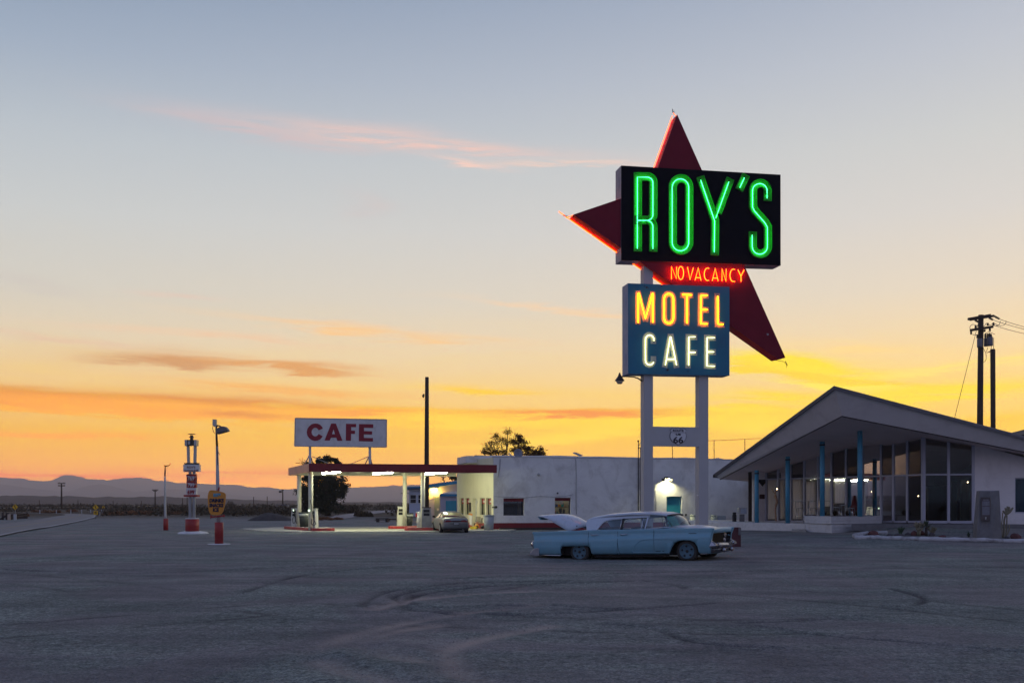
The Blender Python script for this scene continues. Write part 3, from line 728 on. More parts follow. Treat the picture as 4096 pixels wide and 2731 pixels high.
mb.build('tube_end', DARKM, st)
mb = MB(); e = SF.hit('A', 150, 1045, .36); mb.tube([SF.at(e[0]-.13,e[1]+.03,.36), SF.at(e[0],e[1],.36)], .014, 5)
mb.build('tube_end', DARKM, st)
q_ = SF.hits('B', [(1866,932),(1888,934),(1890,952),(1872,956)], .035); mb = MB(); SF.slab(mb, q_, .033, .041); mb.build('patch_plate', GREYS, st)
# panel boxes
def panel(c, quad, m_face, m_edge, name):
    q = SF.hits(c, quad); mb = MB(); SF.slab(mb, q, .004, BT-.004, 1)
    b = mb.build(name, [m_face, m_edge], sign); fm = MB()
    cx_ = sum(p[0] for p in q)/4; cz_ = sum(p[1] for p in q)/4
    SF.slab(fm, q, 0, .004); SF.slab(fm, q, BT-.004, BT); fm.build('panel_face', m_face, b)
    u0 = q[0][0]
    for z0, z1 in ((q[3][1]+.35, q[3][1]+.75), (q[0][1]-.75, q[0][1]-.35)):
        pm = MB(); pm.prism([SF.at(u0, z0, .22), SF.at(u0, z1, .22), SF.at(u0, z1, .42), SF.at(u0, z0, .42)], -SF.u*.012); pm.build('access_hatch', m_edge, b)
    return b
black = panel('A', [(638,588),(2066,670),(2067,1483),(638,1437)], BLACKS, GREYS, 'black_panel')
blue = panel('B', [(313,372),(1450,412),(1451,1405),(314,1385)], BLUES, BLUEG, 'blue_panel')

def neon_letter(c, parent, paths, w, tubem, floorm, tr, name='letter', chan=0.0, rimm=None, ends=.06, d=0.0, lift=.05, floor_paths=None, extra=None):
    fm = MB(); k = 0
    for p in (floor_paths or paths):
        pts = SF.hits(c, p, d)
        if (pts[0][0]-pts[-1][0])**2+(pts[0][1]-pts[-1][1])**2 < 1e-6: pts[-1] = pts[0]
        stroke(fm, SF, pts, w, d-.006-.0015*k, d, 0, ends=ends); k += 1
    fo = fm.build(name, floorm, parent)
    return fo
def add_tubes(c, fo, paths, tubem, tr, d, name='neon_tube'):
    tm = MB()
    for p in paths:
        pts = SF.hits(c, p, d); tm.tube([SF.at(u, z, d) for u, z in pts], tr, 6)
    return tm.build(name, tubem, fo)
# --- black panel letters (crop A): channel letters
LW = SF.hit('A', 818, 900)[0]-SF.hit('A', 750, 900)[0]
Rb = [(783,1332),(783,692),(865,692)]+[(x,y) for x,y in arc(868,742,54,50,90,0,6)]+[(922,1020)]+arc(866,1030,56,50,0,-90,6)+[(783,1080)]
Rl = [(862,1080)]+arc(866,1136,56,56,90,0,6)[1:]+[(922,1335)]
Ob = arc(1169,784,74,76,180,0,12)+arc(1169,1276,74,76,0,-180,12); Ob.append(Ob[0])
Y1 = [(1350,718),(1475,1083),(1472,1365)]; Y2 = [(1602,735),(1484,1062)]
Ap = [(1742,697),(1700,787)]
Sp = [(1945,882),(1945,800)]+arc(1880,812,65,62,0,180,10)+[(1815,960),(1832,995),(1925,1100),(1948,1140),(1948,1310)]+arc(1880,1312,68,70,0,-160,10)+[(1812,1310),(1812,1210)]
def channel_letter(paths, tubep=None, ends=.11, groups=None):
    fo = neon_letter('A', black, paths, LW, None, GREENL, .02, ends=ends)
    rm = MB()
    for p in paths:
        pts = SF.hits('A', p)
        if abs(p[0][0]-p[-1][0])+abs(p[0][1]-p[-1][1]) < 1e-6: pts[-1] = pts[0]
        channel_walls(rm, SF, pts, LW+.006, -.075, 0, .010, ends=ends)
    rm.build('channel_rim', GREENL, fo)
    add_tubes('A', fo, tubep or paths, T_GREEN, .0115, -.058)
    for p in (tubep or paths):
        for q in ((p[0], p[-1]) if p[0] != p[-1] else (p[0],)):
            em = MB(); u, z = SF.hit('A', *q, -.05); em.lathe(SF.at(u, z, -.05), [(.017,-.05),(.017,.05)], 6); em.build('tube_end', DARKM, fo)
# separate wall-free joints: R is body + leg, Y is stem + arm
channel_letter([Rb], None, ends=.10)
def joint_letter(main, second, dsec):
    """two strokes that meet: floors both, rims only on outer sides via trimming the second stroke"""
channel_letter([Rl[2:]], [Rl], ends=.10)
channel_letter([Ob], ends=0)
channel_letter([Y1], ends=.11); channel_letter([[Y2[0], (1508,990)]], [Y2], ends=.11)
channel_letter([Ap], ends=.10); channel_letter([Sp], ends=.10)
# --- red NO VACANCY on the star face (crop B)
fr_d = .04
NV = [[(800,325),(800,187),(855,320),(858,190)], arc(905,258,31,73,90,450,18), [(980,192),(1008,332),(1045,200)], [(1065,336),(1100,200),(1131,340)], [(1075,308),(1124,312)],
      [(1220,208)]+arc(1205,272,38,70,75,285,12)+[(1218,343)], [(1257,345),(1290,208),(1323,346)], [(1266,314),(1314,316)], [(1366,346),(1366,212),(1411,350),(1413,214)],
      [(1508,220)]+arc(1493,284,38,70,75,285,12)+[(1508,356)], [(1545,222),(1578,292),(1580,352)], [(1614,222),(1578,292)]]
groups = [[0],[1],[2],[3,4],[5],[6,7],[8],[9],[10,11]]
PINKL = mat('faded_pink_letter_paint', (.36,.12,.13), .7)
for gi, g in enumerate(groups):
    # painted backing a little larger than the tube, and the glowing tube before it
    bm_ = MB()
    for k, i in enumerate(g): stroke(bm_, SF, SF.hits('B', NV[i], fr_d), .05, fr_d-.006-.001*k, fr_d, 0, ends=.02)
    bo = bm_.build('letter', PINKL, st)
    add_tubes('B', bo, [NV[i] for i in g], T_RED, .0105, fr_d-.10)
# --- MOTEL and CAFE on the blue panel (crop B)
MW = SF.hit('B', 455, 600)[0]-SF.hit('B', 393, 600)[0]
Mo = [(427,815),(430,500),(432,478),(436,478),(510,768),(588,488),(592,486),(595,490),(592,812)]
Oo = arc(772,545,52,57,180,0,12)+arc(772,763,52,57,0,-180,12); Oo.append(Oo[0])
MOT = [([[(425,833),(425,455)],[(425,470),(508,800)],[(508,800),(590,478)],[(590,838),(590,462)]], [Mo]), ([Oo], [Oo]),
       ([[(895,505),(1047,509)],[(975,510),(970,850)]], [[(920,498),(1030,503)],[(977,508),(975,822)]]),
       ([[(1126,478),(1124,858)],[(1126,512),(1218,512)],[(1126,670),(1220,672)],[(1124,830),(1218,832)]], [[(1205,508),(1132,508),(1130,825),(1205,827)],[(1132,665),(1205,668)]]),
       ([[(1312,484),(1312,864)],[(1312,835),(1393,837)]], [[(1318,515),(1320,830),(1382,832)]])]
Co = [(605,1018),(603,985)]+arc(557,1002,47,50,20,180,10)+[(510,1230)]+arc(557,1235,47,50,180,340,10)
CAF = [([[(598,1050),(598,1000)]+arc(552,1000,46,50,0,180,10)+[(506,1235)]+arc(552,1235,46,50,180,360,10)+[(598,1188)]], [Co]),
       ([[(722,1316),(790,940)],[(790,940),(858,1320)],[(745,1222),(842,1222)]], [[(732,1290),(788,970),(793,970),(858,1290)],[(745,1222),(842,1222)]]),
       ([[(988,940),(986,1325)],[(988,975),(1088,977)],[(988,1148),(1088,1150)]], [[(1070,972),(995,972),(993,1293)],[(1000,1146),(1070,1146)]]),
       ([[(1196,948),(1193,1330)],[(1196,982),(1298,984)],[(1196,1142),(1298,1144)],[(1193,1300),(1298,1302)]], [[(1287,982),(1200,980),(1198,1298),(1287,1300)],[(1200,1140),(1277,1140)]])]
for lst, fm_, tm_ in ((MOT, TANL, T_YEL), (CAF, CRML, T_WHT)):
    for floors, tubes_ in lst:
        fm2 = MB()
        for k, p in enumerate(floors):
            pts = SF.hits('B', p)
            if abs(p[0][0]-p[-1][0])+abs(p[0][1]-p[-1][1]) < 1e-6: pts[-1] = pts[0]
            stroke(fm2, SF, pts, MW*(.92 if len(floors) == 4 and fm_ is TANL and floors[0][0][0] == 425 else 1.0), -.005-.0015*k, 0)
        fo = fm2.build('letter', fm_, blue)
        add_tubes('B', fo, tubes_, tm_, .014, -.055)
        for p in tubes_:
            for q in ((p[0], p[-1]) if p[0] != p[-1] else (p[0],)):
                em = MB(); u, z = SF.hit('B', *q, -.05); em.lathe(SF.at(u, z, -.03), [(.018,-.03),(.018,.03)], 6, axis='y'); em.build('tube_end', DARKM, fo)
# rust spots on the blue face
rnd = random.Random(8); RUST = mat('rust', (.04,.03,.035), .9)
for x, y, r in ((525,418,14),(500,405,8),(690,402,9),(755,1342,16),(770,1335,9),(985,1357,8),(908,870,7),(1125,1180,6),(1050,868,5),(1142,1137,4),(545,428,6)):
    u, z = SF.hit('B', x, y); r = r/2.8/3983*35.5; mb = MB()
    SF.slab(mb, [(u+r*rnd.uniform(.6,1.3)*math.cos(a), z+r*rnd.uniform(.5,1.1)*math.sin(a)) for a in [k*math.pi/4 for k in range(8)]], -.003, .001); mb.build('rust_patch', RUST, blue)
# goose-neck lamp on the left post
lamp = thing('post_lamp', 'dark goose neck lamp reaching out left from the motel sign post', 'lamp', SF.at(up0, 6.2, .3))
a0 = SF.hit('B', 485, 1470, .32); pts = SF.hits('B', [(485,1472),(465,1462),(430,1438),(385,1422),(330,1418),(280,1416),(240,1416)], .32)
mb = MB(); mb.tube([SF.at(u, z, .32) for u, z in pts], [.028,.028,.026,.022,.02,.02,.024], 8); mb.build('arm', DARKM, lamp)
lu, lz = SF.hit('B', 220, 1416, .32); c = SF.at(lu, 0, .32)
zz = lambda y: SF.hit('B', 220, y, .32)[1]
mb = MB(); mb.lathe(c, [(.02,zz(1372)),(.03,zz(1382)),(.05,zz(1400)),(.075,zz(1418)),(.165,zz(1455)),(.175,zz(1464)),(.16,zz(1466))], 8, sm=False); mb.build('shade', DARKM, lamp)
mb = MB(); mb.lathe(c, [(.14,zz(1466)),(.085,zz(1492))], 8, sm=False); mb.build('lens', mat('frosted_lamp_glass', (.6,.5,.4), .3), lamp)
mb = MB(); mb.lathe(c, [(.09,zz(1491)),(.09,zz(1497))], 8, sm=False); mb.build('cap', DARKM, lamp)
# small box light on the side of the right post
mb = MB(); u0, z0 = SF.hit('N', 792, 1130, .2); u1, z1 = SF.hit('N', 836, 1045, .2)
mb.prism([SF.at(u0,z0,.2), SF.at(u1-.005,z0+.03,.2), SF.at(u1-.005,z1,.2), SF.at(u0+.08,z1-.02,.2)], SF.n*.16); o = mb.build('wall_pack_light', WHITE2); tag(o, 'small white unlit box light fixed low on the right sign post', 'light fixture')
# ================================================================== cafe building
def wall_holes(mb, fr, u0, u1, z0, z1, holes, d0, d1, mi=0):
    """wall slab with rectangular openings; holes: (ua, ub, za, zb)"""
    us = sorted({u0, u1, *[v for h in holes for v in h[:2]]}); zs = sorted({z0, z1, *[v for h in holes for v in h[2:]]})
    us = [u for u in us if u0 <= u <= u1]; zs = [z for z in zs if z0 <= z <= z1]
    def hole(a, b): return any(h[0] < a < h[1] and h[2] < b < h[3] for h in holes)
    for i in range(len(us)-1):
        for j in range(len(zs)-1):
            if hole((us[i]+us[i+1])/2, (zs[j]+zs[j+1])/2): continue
            q = [(us[i],zs[j]),(us[i+1],zs[j]),(us[i+1],zs[j+1]),(us[i],zs[j+1])]
            mb.add([fr.at(*p, d0) for p in q], [(0,1,2,3)], mi); mb.add([fr.at(*p, d1) for p in q], [(3,2,1,0)], mi)
    for (a, b, c, d) in holes:
        for p, q in (((a,c),(b,c)),((b,c),(b,d)),((b,d),(a,d)),((a,d),(a,c))):
            if abs(p[1]-q[1]) < 1e-6 and abs(p[1]-z0) < 1e-6: continue
            mb.add([fr.at(*p,d0), fr.at(*q,d0), fr.at(*q,d1), fr.at(*p,d1)], [(0,1,2,3)], mi)
    for p, q in (((u0,z0),(u1,z0)),((u1,z0),(u1,z1)),((u1,z1),(u0,z1)),((u0,z1),(u0,z0))):
        mb.add([fr.at(*p,d0), fr.at(*q,d0), fr.at(*q,d1), fr.at(*p,d1)], [(0,1,2,3)], mi)
C0 = Vector((-1.08, 58.0, 0))
BF = Frame(C0, (14.8, 62.0, 0)); BSf = Frame((-3.55, 64.3, 0), C0)      # side wall: u runs from the far end to the corner
BS = Frame.__new__(Frame); BS.o = BSf.o; BS.u = BSf.u; BS.len = BSf.len; BS.n = Vector((-BSf.u.y, BSf.u.x, 0))
if BS.n.dot(Vector((1,0,0))) < 0: BS.n = -BS.n                                # n points into the building
FU = BF.hit('S', 3006, 2000)[0]
TOPZ = 4.24; SL = BS.len
cafe = thing('cafe_building', 'long white flat roofed stucco building with red base band and teal door', 'building', BF.at(8, 0, 3))
w1 = BF.hits('H', [(48,1258),(338,1018)]); w2 = BF.hits('H', [(765,1258),(988,1010)])
dr = BF.hits('N', [(322,1600),(553,1137)])
h1 = (w1[0][0], w1[1][0], w1[0][1], w1[1][1]); h2 = (w2[0][0], w2[1][0], w2[0][1], w2[1][1]); hd = (dr[0][0], dr[1][0], .0, dr[1][1])
mb = MB(); wall_holes(mb, BF, 0, FU, -.2, TOPZ, [h1, h2, (hd[0], hd[1], -.1, hd[3])], 0, .32)
fw = mb.build('front_wall', WHITE, cafe)
zb = BF.hit('G', 1300, 1283)[1]
sx = lambda x: BS.hit('Q', x, 700)[0]
def sh_(x0, x1, y0, y1):
    a = BS.hit('Q', x0, y0); b = BS.hit('Q', x1, y0); c = BS.hit('Q', (x0+x1)/2, y1); return (a[0], b[0], c[1], a[1])
SH = [sh_(972,1052,545,860), sh_(1080,1162,545,865), sh_(1368,1465,545,875), sh_(1492,1590,545,880)]
SD = sh_(1225,1306,558,1035); SD = (SD[0], SD[1], -.1, SD[3])
mb = MB(); wall_holes(mb, BS, 0, SL-.02, -.2, TOPZ-.003, SH+[SD], 0, .32); mb.build('side_wall', LITST, cafe)
# other walls and roof
DP = 9.0
def bw(p, q, m, name, z1=TOPZ, th=.3):
    f = Frame(p, q); mb = MB(); f.rect(mb, 0, f.len, -.2, z1, 0, th); return mb.build(name, m, cafe)
pR0 = BF.at(FU, 0, .33); pR1 = BF.at(FU, 0, DP); pL1 = BF.at(-2.0, 0, DP)
mb = MB(); mb.hexa([BF.at(FU-.3,-.2,.33), BF.at(FU-.002,-.2,.33), BF.at(FU-.002,-.2,DP), BF.at(FU-.3,-.2,DP)], [BF.at(FU-.3,TOPZ-.003,.33), BF.at(FU-.002,TOPZ-.003,.33), BF.at(FU-.002,TOPZ-.003,DP), BF.at(FU-.3,TOPZ-.003,DP)]); mb.build('end_wall', WHITE, cafe)
far = BS.at(0, 0, 0)
mb = MB(); a = Vector((far.x+.35, far.y-.05, 0)); b = BF.at(FU-.31, 0, DP-.3)
fbk = Frame(a, b); fbk.rect(mb, 0, fbk.len, -.2, TOPZ-.006, 0, .25); mb.build('back_wall', WHITE, cafe)
mb = MB(); roofp = [BF.at(.1,0,.32), BF.at(FU-.3,0,.32), BF.at(FU-.3,0,DP-.3), Vector((far.x+.4, far.y-.1, 0))]
def zset(ps, z): return [Vector((p.x, p.y, z)) for p in ps]
mb.hexa(zset(roofp, TOPZ-.35), zset(roofp, TOPZ-.22)); roof = mb.build('roof', WHITE2, cafe)
mb = MB(); BF.rect(mb, -.02, FU+.02, TOPZ, TOPZ+.05, -.02, .34); mb.build('parapet_cap', mat('grey_cap', (.45,.45,.47), .7, var=.1), roof)
# raised white roof ridge visible above the parapet
r0 = BF.hit('G', 1070, 572, 2.6); rz = r0[1]
mb = MB(); top = [(BF.hit('H', x, y, 2.8)) for x, y in ((-480,428),(0,420),(400,424),(850,422),(1100,432),(1500,437),(1900,447),(2100,452),(2600,450))]
top += [BF.hit('D', x, y, 2.8) for x, y in ((110,806),(180,796),(215,808),(300,814))]
mb.hexa([BF.at(u, TOPZ-.22, 2.8) for u, z in top]+[BF.at(top[-1][0], TOPZ-.22, 5.5), BF.at(top[0][0], TOPZ-.22, 5.5)], [BF.at(u, z, 2.8) for u, z in top]+[BF.at(top[-1][0], top[-1][1], 5.5), BF.at(top[0][0], top[0][1], 5.5)])
mb.build('roof_curb', WHITE2, roof)
# gable bit at the left of the roof
ga = [P('G', 1005, 640, 62.5), P('G', 1042, 573, 62.5), P('G', 1072, 632, 62.0)]; mb = MB(); mb.prism(ga, (1.6,.5,-.05)); mb.build('roof_hatch', mat('tan_wood', (.32,.20,.13), .8, var=.15), roof)
# red base bands
rb = MB(); BF.rect(rb, -.03, hd[0]-.1, -.2, zb, -.035, -.002); rb.build('base_band', REDP, fw)
rb = MB(); BF.rect(rb, hd[1]+.02, BF.hit('N',668,1500)[0], -.2, BF.hit('N',600,1503)[1], -.035, -.002); rb.build('base_band', REDB, fw)
rb = MB(); BF.rect(rb, BF.hit('M',1638,290)[0], FU-.02, -.2, BF.hit('M',1700,290)[1], -.035, -.002); rb.build('base_band', REDB, fw)
rb = MB(); BS.rect(rb, 0, SD[0]-.02, -.2, BS.hit('Q',1200,1020)[1], -.03, -.002); rb.build('base_band', REDB, cafe)
rb = MB(); BS.rect(rb, SD[1]+.02, SL-.001, -.2, BS.hit('Q',1450,1025)[1], -.03, -.002); rb.build('base_band', REDB, cafe)
# dark wooden timber along the foot
mb = MB(); a = BF.hit('G',1290,1340)[0]; BF.rect(mb, a, BF.hit('H',900,1400)[0], .02, .14, -.42, -.18); o = mb.build('parking_timber', WOODD); tag(o, 'long dark timber lying at the foot of the red base band', 'timber')
# windows
def window(fr, h, parent, gm, hdr=None, frame_m=None, depth=.2, name='window'):
    mb = MB(); t = .05; a, b, c, d = h
    for r in ((a+.004,b-.004,d-t,d-.004),(a+.004,b-.004,c+.004,c+t),(a+.004,a+t,c+t,d-t),(b-t,b-.004,c+t,d-t)): fr.rect(mb, r[0], r[1], r[2], r[3], depth, depth+.06)
    w = mb.build(name, frame_m or DARKM, parent)
    pm = MB(); pm.add([fr.at(a+t,c+t,depth+.03), fr.at(b-t,c+t,depth+.03), fr.at(b-t,d-t,depth+.03), fr.at(a+t,d-t,depth+.03)], [(0,1,2,3)]); pm.build('pane', gm, w)
    if hdr: hm_ = MB(); fr.rect(hm_, a+.006, b-.006, d-hdr, d-.006, depth-.03, depth-.002); hm_.build('header', REDP, w)
    return w
window(BF, h1, cafe, WINDK, hdr=.30*(h1[3]-h1[2])*.62)
window(BF, h2, cafe, CLEAR, hdr=(h2[3]-h2[2])*.17)
SGN = mat('window_sign_white', (.6,.58,.55), .6)
for i, h in enumerate(SH):
    w = window(BS, h, cafe, CLEAR, depth=.12)
    bm_ = MB(); BS.rect(bm_, h[0]-.02, h[1]+.02, h[2]+.02, h[3]-.02, .34, .36); bm_.build('blind', mat('pale_green_blind', (.40,.45,.36), .8, var=.15, vscale=5) if 'pale_green_blind' not in MATS else MATS['pale_green_blind'], w)  # pale green sheet added behind the glass so the panes read as lit
    sm = MB(); BS.rect(sm, h[0]+(h[1]-h[0])*.25, h[1]-.05, h[3]-.36, h[3]-.06, .085, .10); so = sm.build('window_sign', REDB, w)
    sm = MB(); BS.rect(sm, h[0]+(h[1]-h[0])*.45, h[1]-.12, h[3]-.27, h[3]-.14, .075, .083); sm.build('window_sign', SGN, w)
# shop door in the side wall
mb = MB(); BS.rect(mb, SD[0]+.004, SD[0]+.08, 0, SD[3]-.004, .2, .25); BS.rect(mb, SD[1]-.08, SD[1]-.004, 0, SD[3]-.004, .2, .25); BS.rect(mb, SD[0]+.08, SD[1]-.08, SD[3]-.1, SD[3]-.004, .2, .25); BS.rect(mb, SD[0]+.08, SD[1]-.08, .0, .12, .2, .25)
d_ = mb.build('shop_door', WHITE2, cafe); pm = MB(); pm.add([BS.at(SD[0]+.08,.12,.22), BS.at(SD[1]-.08,.12,.22), BS.at(SD[1]-.08,SD[3]-.1,.22), BS.at(SD[0]+.08,SD[3]-.1,.22)], [(0,1,2,3)]); pm.build('pane', CLEAR, d_)
for (x0,x1,y0,y1,m_) in ((1168,1198,632,808,'brown'),(1322,1332,600,642,'tan'),):
    mb = MB(); a = BS.hit('Q',x0,y0); b = BS.hit('Q',x1,y1); BS.rect(mb, a[0], b[0], b[1], a[1], -.03, -.002); mb.build('wall_board', WOODD if m_ == 'brown' else SGN, cafe)
# teal door
mb = MB(); BF.rect(mb, hd[0]+.01, hd[1]-.01, -.1, hd[3]-.01, .20, .25); d_ = mb.build('teal_door', TEAL, cafe)
mb = MB(); mb.lathe(BF.at(hd[0]+.12, 1.0, .17), [(.012,-.03),(.035,-.02),(.035,.02),(.012,.03)], 10, axis='y'); mb.build('knob', GALV, d_)
# interior of the shop: floor, partition, lit ceiling tubes, shelves with goods
intm = mat('shop_wall', (.55,.50,.36), .8, var=.1, vscale=2)
pu = (h1[1]+h2[0])/2
mb = MB(); mb.hexa(zset([BF.at(.35,0,.35), BF.at(FU-.35,0,.35), BF.at(FU-.35,0,DP-.4), Vector((far.x+.6,far.y-.3,0))], -.05), zset([BF.at(.35,0,.35), BF.at(FU-.35,0,.35), BF.at(FU-.35,0,DP-.4), Vector((far.x+.6,far.y-.3,0))], .05)); mb.build('shop_floor', CONCD, cafe)
mb = MB(); mb.hexa([BF.at(pu,.05,.33),BF.at(pu+.1,.05,.33),BF.at(pu+.1,.05,6),BF.at(pu,.05,6)],[BF.at(pu,TOPZ-.4,.33),BF.at(pu+.1,TOPZ-.4,.33),BF.at(pu+.1,TOPZ-.4,6),BF.at(pu,TOPZ-.4,6)]); mb.build('partition', intm, cafe)
mb = MB(); BF.rect(mb, pu+.11, h2[1]+1.6, .05, TOPZ-.4, 3.4, 3.5); mb.build('partition', intm, cafe)
# dark screen inside the first window (unlit room) and its pale pillar
mb = MB(); BF.rect(mb, h1[0]-.35, pu-.02, .05, TOPZ-.4, 1.7, 1.78); mb.build('partition', INT_D, cafe)
mb = MB(); mb.hexa([BF.at(h1[0]-.42,.05,.33),BF.at(h1[0]-.36,.05,.33),BF.at(h1[0]-.36,.05,1.69),BF.at(h1[0]-.42,.05,1.69)],[BF.at(h1[0]-.42,TOPZ-.4,.33),BF.at(h1[0]-.36,TOPZ-.4,.33),BF.at(h1[0]-.36,TOPZ-.4,1.69),BF.at(h1[0]-.42,TOPZ-.4,1.69)]); mb.build('partition', INT_D, cafe)
a = BF.hit('H',250,1100,.9); b = BF.hit('H',292,1100,.9); mb = MB(); BF.rect(mb, a[0], b[0], .06, TOPZ-.4, .9, 1.1); mb.build('inner_pillar', mat('tan_pillar', (.50,.36,.24), .8, var=.2, vscale=3), cafe)
TUBEL = emis('shop_tube_light', (1.0,.93,.66), 24.0)
lf = thing('shop_light', 'bright tube light on the shop ceiling behind the small window', 'ceiling light', BF.at(h2[0]+.8, TOPZ-.6, 1.6))
mb = MB(); BF.rect(mb, h2[0]-.2, h2[1]+.6, TOPZ-.58, TOPZ-.52, 1.5, 1.7); mb.build('tube', emis('shop_tube_warm', (1.0,.93,.66), 12.0), lf); mb = MB(); BF.rect(mb, h2[0]-.25, h2[1]+.65, TOPZ-.515, TOPZ-.45, 1.45, 1.75); mb.build('housing', WHITE2, lf)
lf = thing('shop_light', 'bright tube light on the shop ceiling behind the side windows', 'ceiling light', BS.at(SL*.5, TOPZ-.6, 1.6))
mb = MB(); BS.rect(mb, SL*.25, SL*.75, TOPZ-.58, TOPZ-.52, 1.3, 1.4); mb.build('tube', TUBEL, lf); mb = MB(); BS.rect(mb, SL*.24, SL*.76, TOPZ-.515, TOPZ-.45, 1.25, 1.45); mb.build('housing', WHITE2, lf)
rnd = random.Random(21)
shelf = thing('shop_shelf', 'shop shelf crowded with souvenirs seen through the small lit window', 'shelf', BF.at(h2[0]+.5, 0.05, 2.4))
hw2 = h2[1]-h2[0]
for k, z in enumerate((.55, .95, 1.35, 1.75)):
    mb = MB(); BF.rect(mb, h2[0]-.3, h2[1]+.5, z-.03, z, 2.3, 2.7); mb.build('shelf_board', WOODD, shelf)
GOODS = [mat('goods_%s' % n, c, .5) for n, c in (('red',(.5,.05,.04)),('teal',(.05,.3,.3)),('cream',(.65,.6,.45)),('dark',(.03,.03,.04)),('orange',(.6,.25,.05)),('blue',(.06,.12,.4)),('pink',(.5,.25,.25)))]
ng = 0
for k, z in enumerate((.55, .95, 1.35, 1.75)):
    u = h2[0]-.25
    while u < h2[1]+.4:
        w_ = rnd.uniform(.07,.2); hh = rnd.uniform(.1,.32); mb = MB(); d = rnd.uniform(2.32,2.4); kind = rnd.random()
        if kind < .5: BF.rect(mb, u, u+w_, z+.001, z+hh, d, d+.12); nm = 'box'
        elif kind < .8: mb.lathe(BF.at(u+w_/2, z+.001, d+.1), [(w_*.3,0),(w_*.42,.03),(w_*.42,hh*.6),(w_*.15,hh*.75),(w_*.15,hh)], 8); nm = 'bottle'
        else: mb.lathe(BF.at(u+w_/2, z+.001, d+.1), [(w_*.2,0),(w_*.45,hh*.4),(w_*.5,hh),(w_*.4,hh)], 10); nm = 'mug'
        o = mb.build(nm, rnd.choice(GOODS)); tag(o, 'small souvenir standing on the crowded shelf behind the lit window', nm, 'souvenirs on the shop shelf'); u += w_+rnd.uniform(.01,.1)
for x0, x1, y0, y1 in ((825,882,1050,1103),(948,985,1060,1110),(765,805,1060,1090)):
    a = BF.hit('H', x0, y0, .6); b = BF.hit('H', x1, y1, .6); mb = MB(); BF.rect(mb, a[0], b[0], b[1], a[1], .6, .61); o = mb.build('hanging_card', SGN)
    tag(o, {825:'square pale card hanging in the lit window centre', 948:'tall pale card hanging at the right of the lit window', 765:'small pale card at the left edge of the lit window'}[x0], 'card')
# roof gear ------------------------------------------------------
dish = thing('satellite_dish', 'grey satellite dish on the flat roof before the tree', 'satellite dish', BF.at(0,TOPZ,.5))
c = BF.hit('H', 248, 392, .5); r = (BF.hit('H',310,392,.5)[0]-BF.hit('H',187,392,.5)[0])/2
mb = MB(); vs = []; n = 24
cc = BF.at(c[0], c[1], .5)
for j in range(5):
    rr = r*j/4
    for i in range(n):
        a = 6.283*i/n; vs.append(BF.at(c[0]+rr*math.cos(a), c[1]+rr*1.02*math.sin(a), .5+.12*(j/4)**2*-1+.02*math.sin(a)*j))
mb.add(vs, [(j*n+i, j*n+(i+1)%n, (j+1)*n+(i+1)%n, (j+1)*n+i) for j in range(4) for i in range(n)], 0, True); o = mb.build('reflector', mat('grey_dish', (.20,.21,.25), .5, var=.1), dish, fix=False)
md = o.modifiers.new('t','SOLIDIFY'); md.thickness = .015
e = BF.hit('H',145,415,.1); mb = MB(); mb.tube([BF.at(c[0]-.1,c[1]-r*.9,.4), BF.at(e[0]+.1,e[1]-.1,.15), BF.at(*e,.1)], .012, 6); mb.build('arm', GALV, dish)
mb = MB(); mb.tube([BF.at(e[0]-.1,e[1]+.12,.1), BF.at(e[0]+.08,e[1]-.06,.12)], [.03,.06], 8); mb.build('receiver', WHITE2, dish)
mb = MB(); mb.tube([BF.at(c[0],TOPZ-.2,.55), BF.at(c[0],c[1],.55)], .03, 8); mb.build('mast', GALV, dish)
pn = thing('flat_antenna', 'tilted flat antenna panel on a short mast above the roof edge', 'antenna', BF.at(0,TOPZ,.6))
p0 = BF.hit('H',1033,388,.6); p1 = BF.hit('H',1132,430,.6); mb = MB(); mb.hexa([BF.at(*p0,.4), BF.at(*p1,.4), BF.at(*p1,.9), BF.at(*p0,.9)], [BF.at(p0[0]+.02,p0[1]+.05,.4), BF.at(p1[0]+.02,p1[1]+.05,.4), BF.at(p1[0]+.02,p1[1]+.05,.9), BF.at(p0[0]+.02,p0[1]+.05,.9)]); mb.build('panel', GALV, pn)
u = BF.hit('H',1079,430,.6); mb = MB(); mb.tube([BF.at(u[0],TOPZ-.2,.6), BF.at(*u,.6)], .015, 6); mb.build('mast', DARKM, pn)
pp = thing('roof_pipes', 'pair of dark vent pipes with ball cap at the roof edge beside the sign post', 'pipe', BF.at(0,TOPZ,0))
def bp(c_, x, y, d=-.06): return BF.at(*BF.hit(c_, x, y, d), d)
mb = MB(); mb.tube([bp('H',1929,1190), bp('H',1929,470), bp('H',1929,225)], .028, 8); mb.build('tall_pipe', DARKM, pp)
mb = MB(); mb.lathe(bp('H',1927,222), [(.0,-.06),(.05,-.04),(.06,0),(.05,.04),(0,.06)], 10); mb.build('ball_cap', DARKM, pp)
mb = MB(); mb.tube([bp('H',1958,1190), bp('H',1958,470), bp('H',1958,330), bp('H',1950,308), bp('H',1938,315), bp('H',1930,335)], .028, 8); mb.build('short_pipe', DARKM, pp)
mb = MB(); mb.tube([bp('H',1930,285), bp('H',1948,275), bp('H',1948,245), bp('H',1990,243)], .018, 6); mb.build('bracket', DARKM, pp)
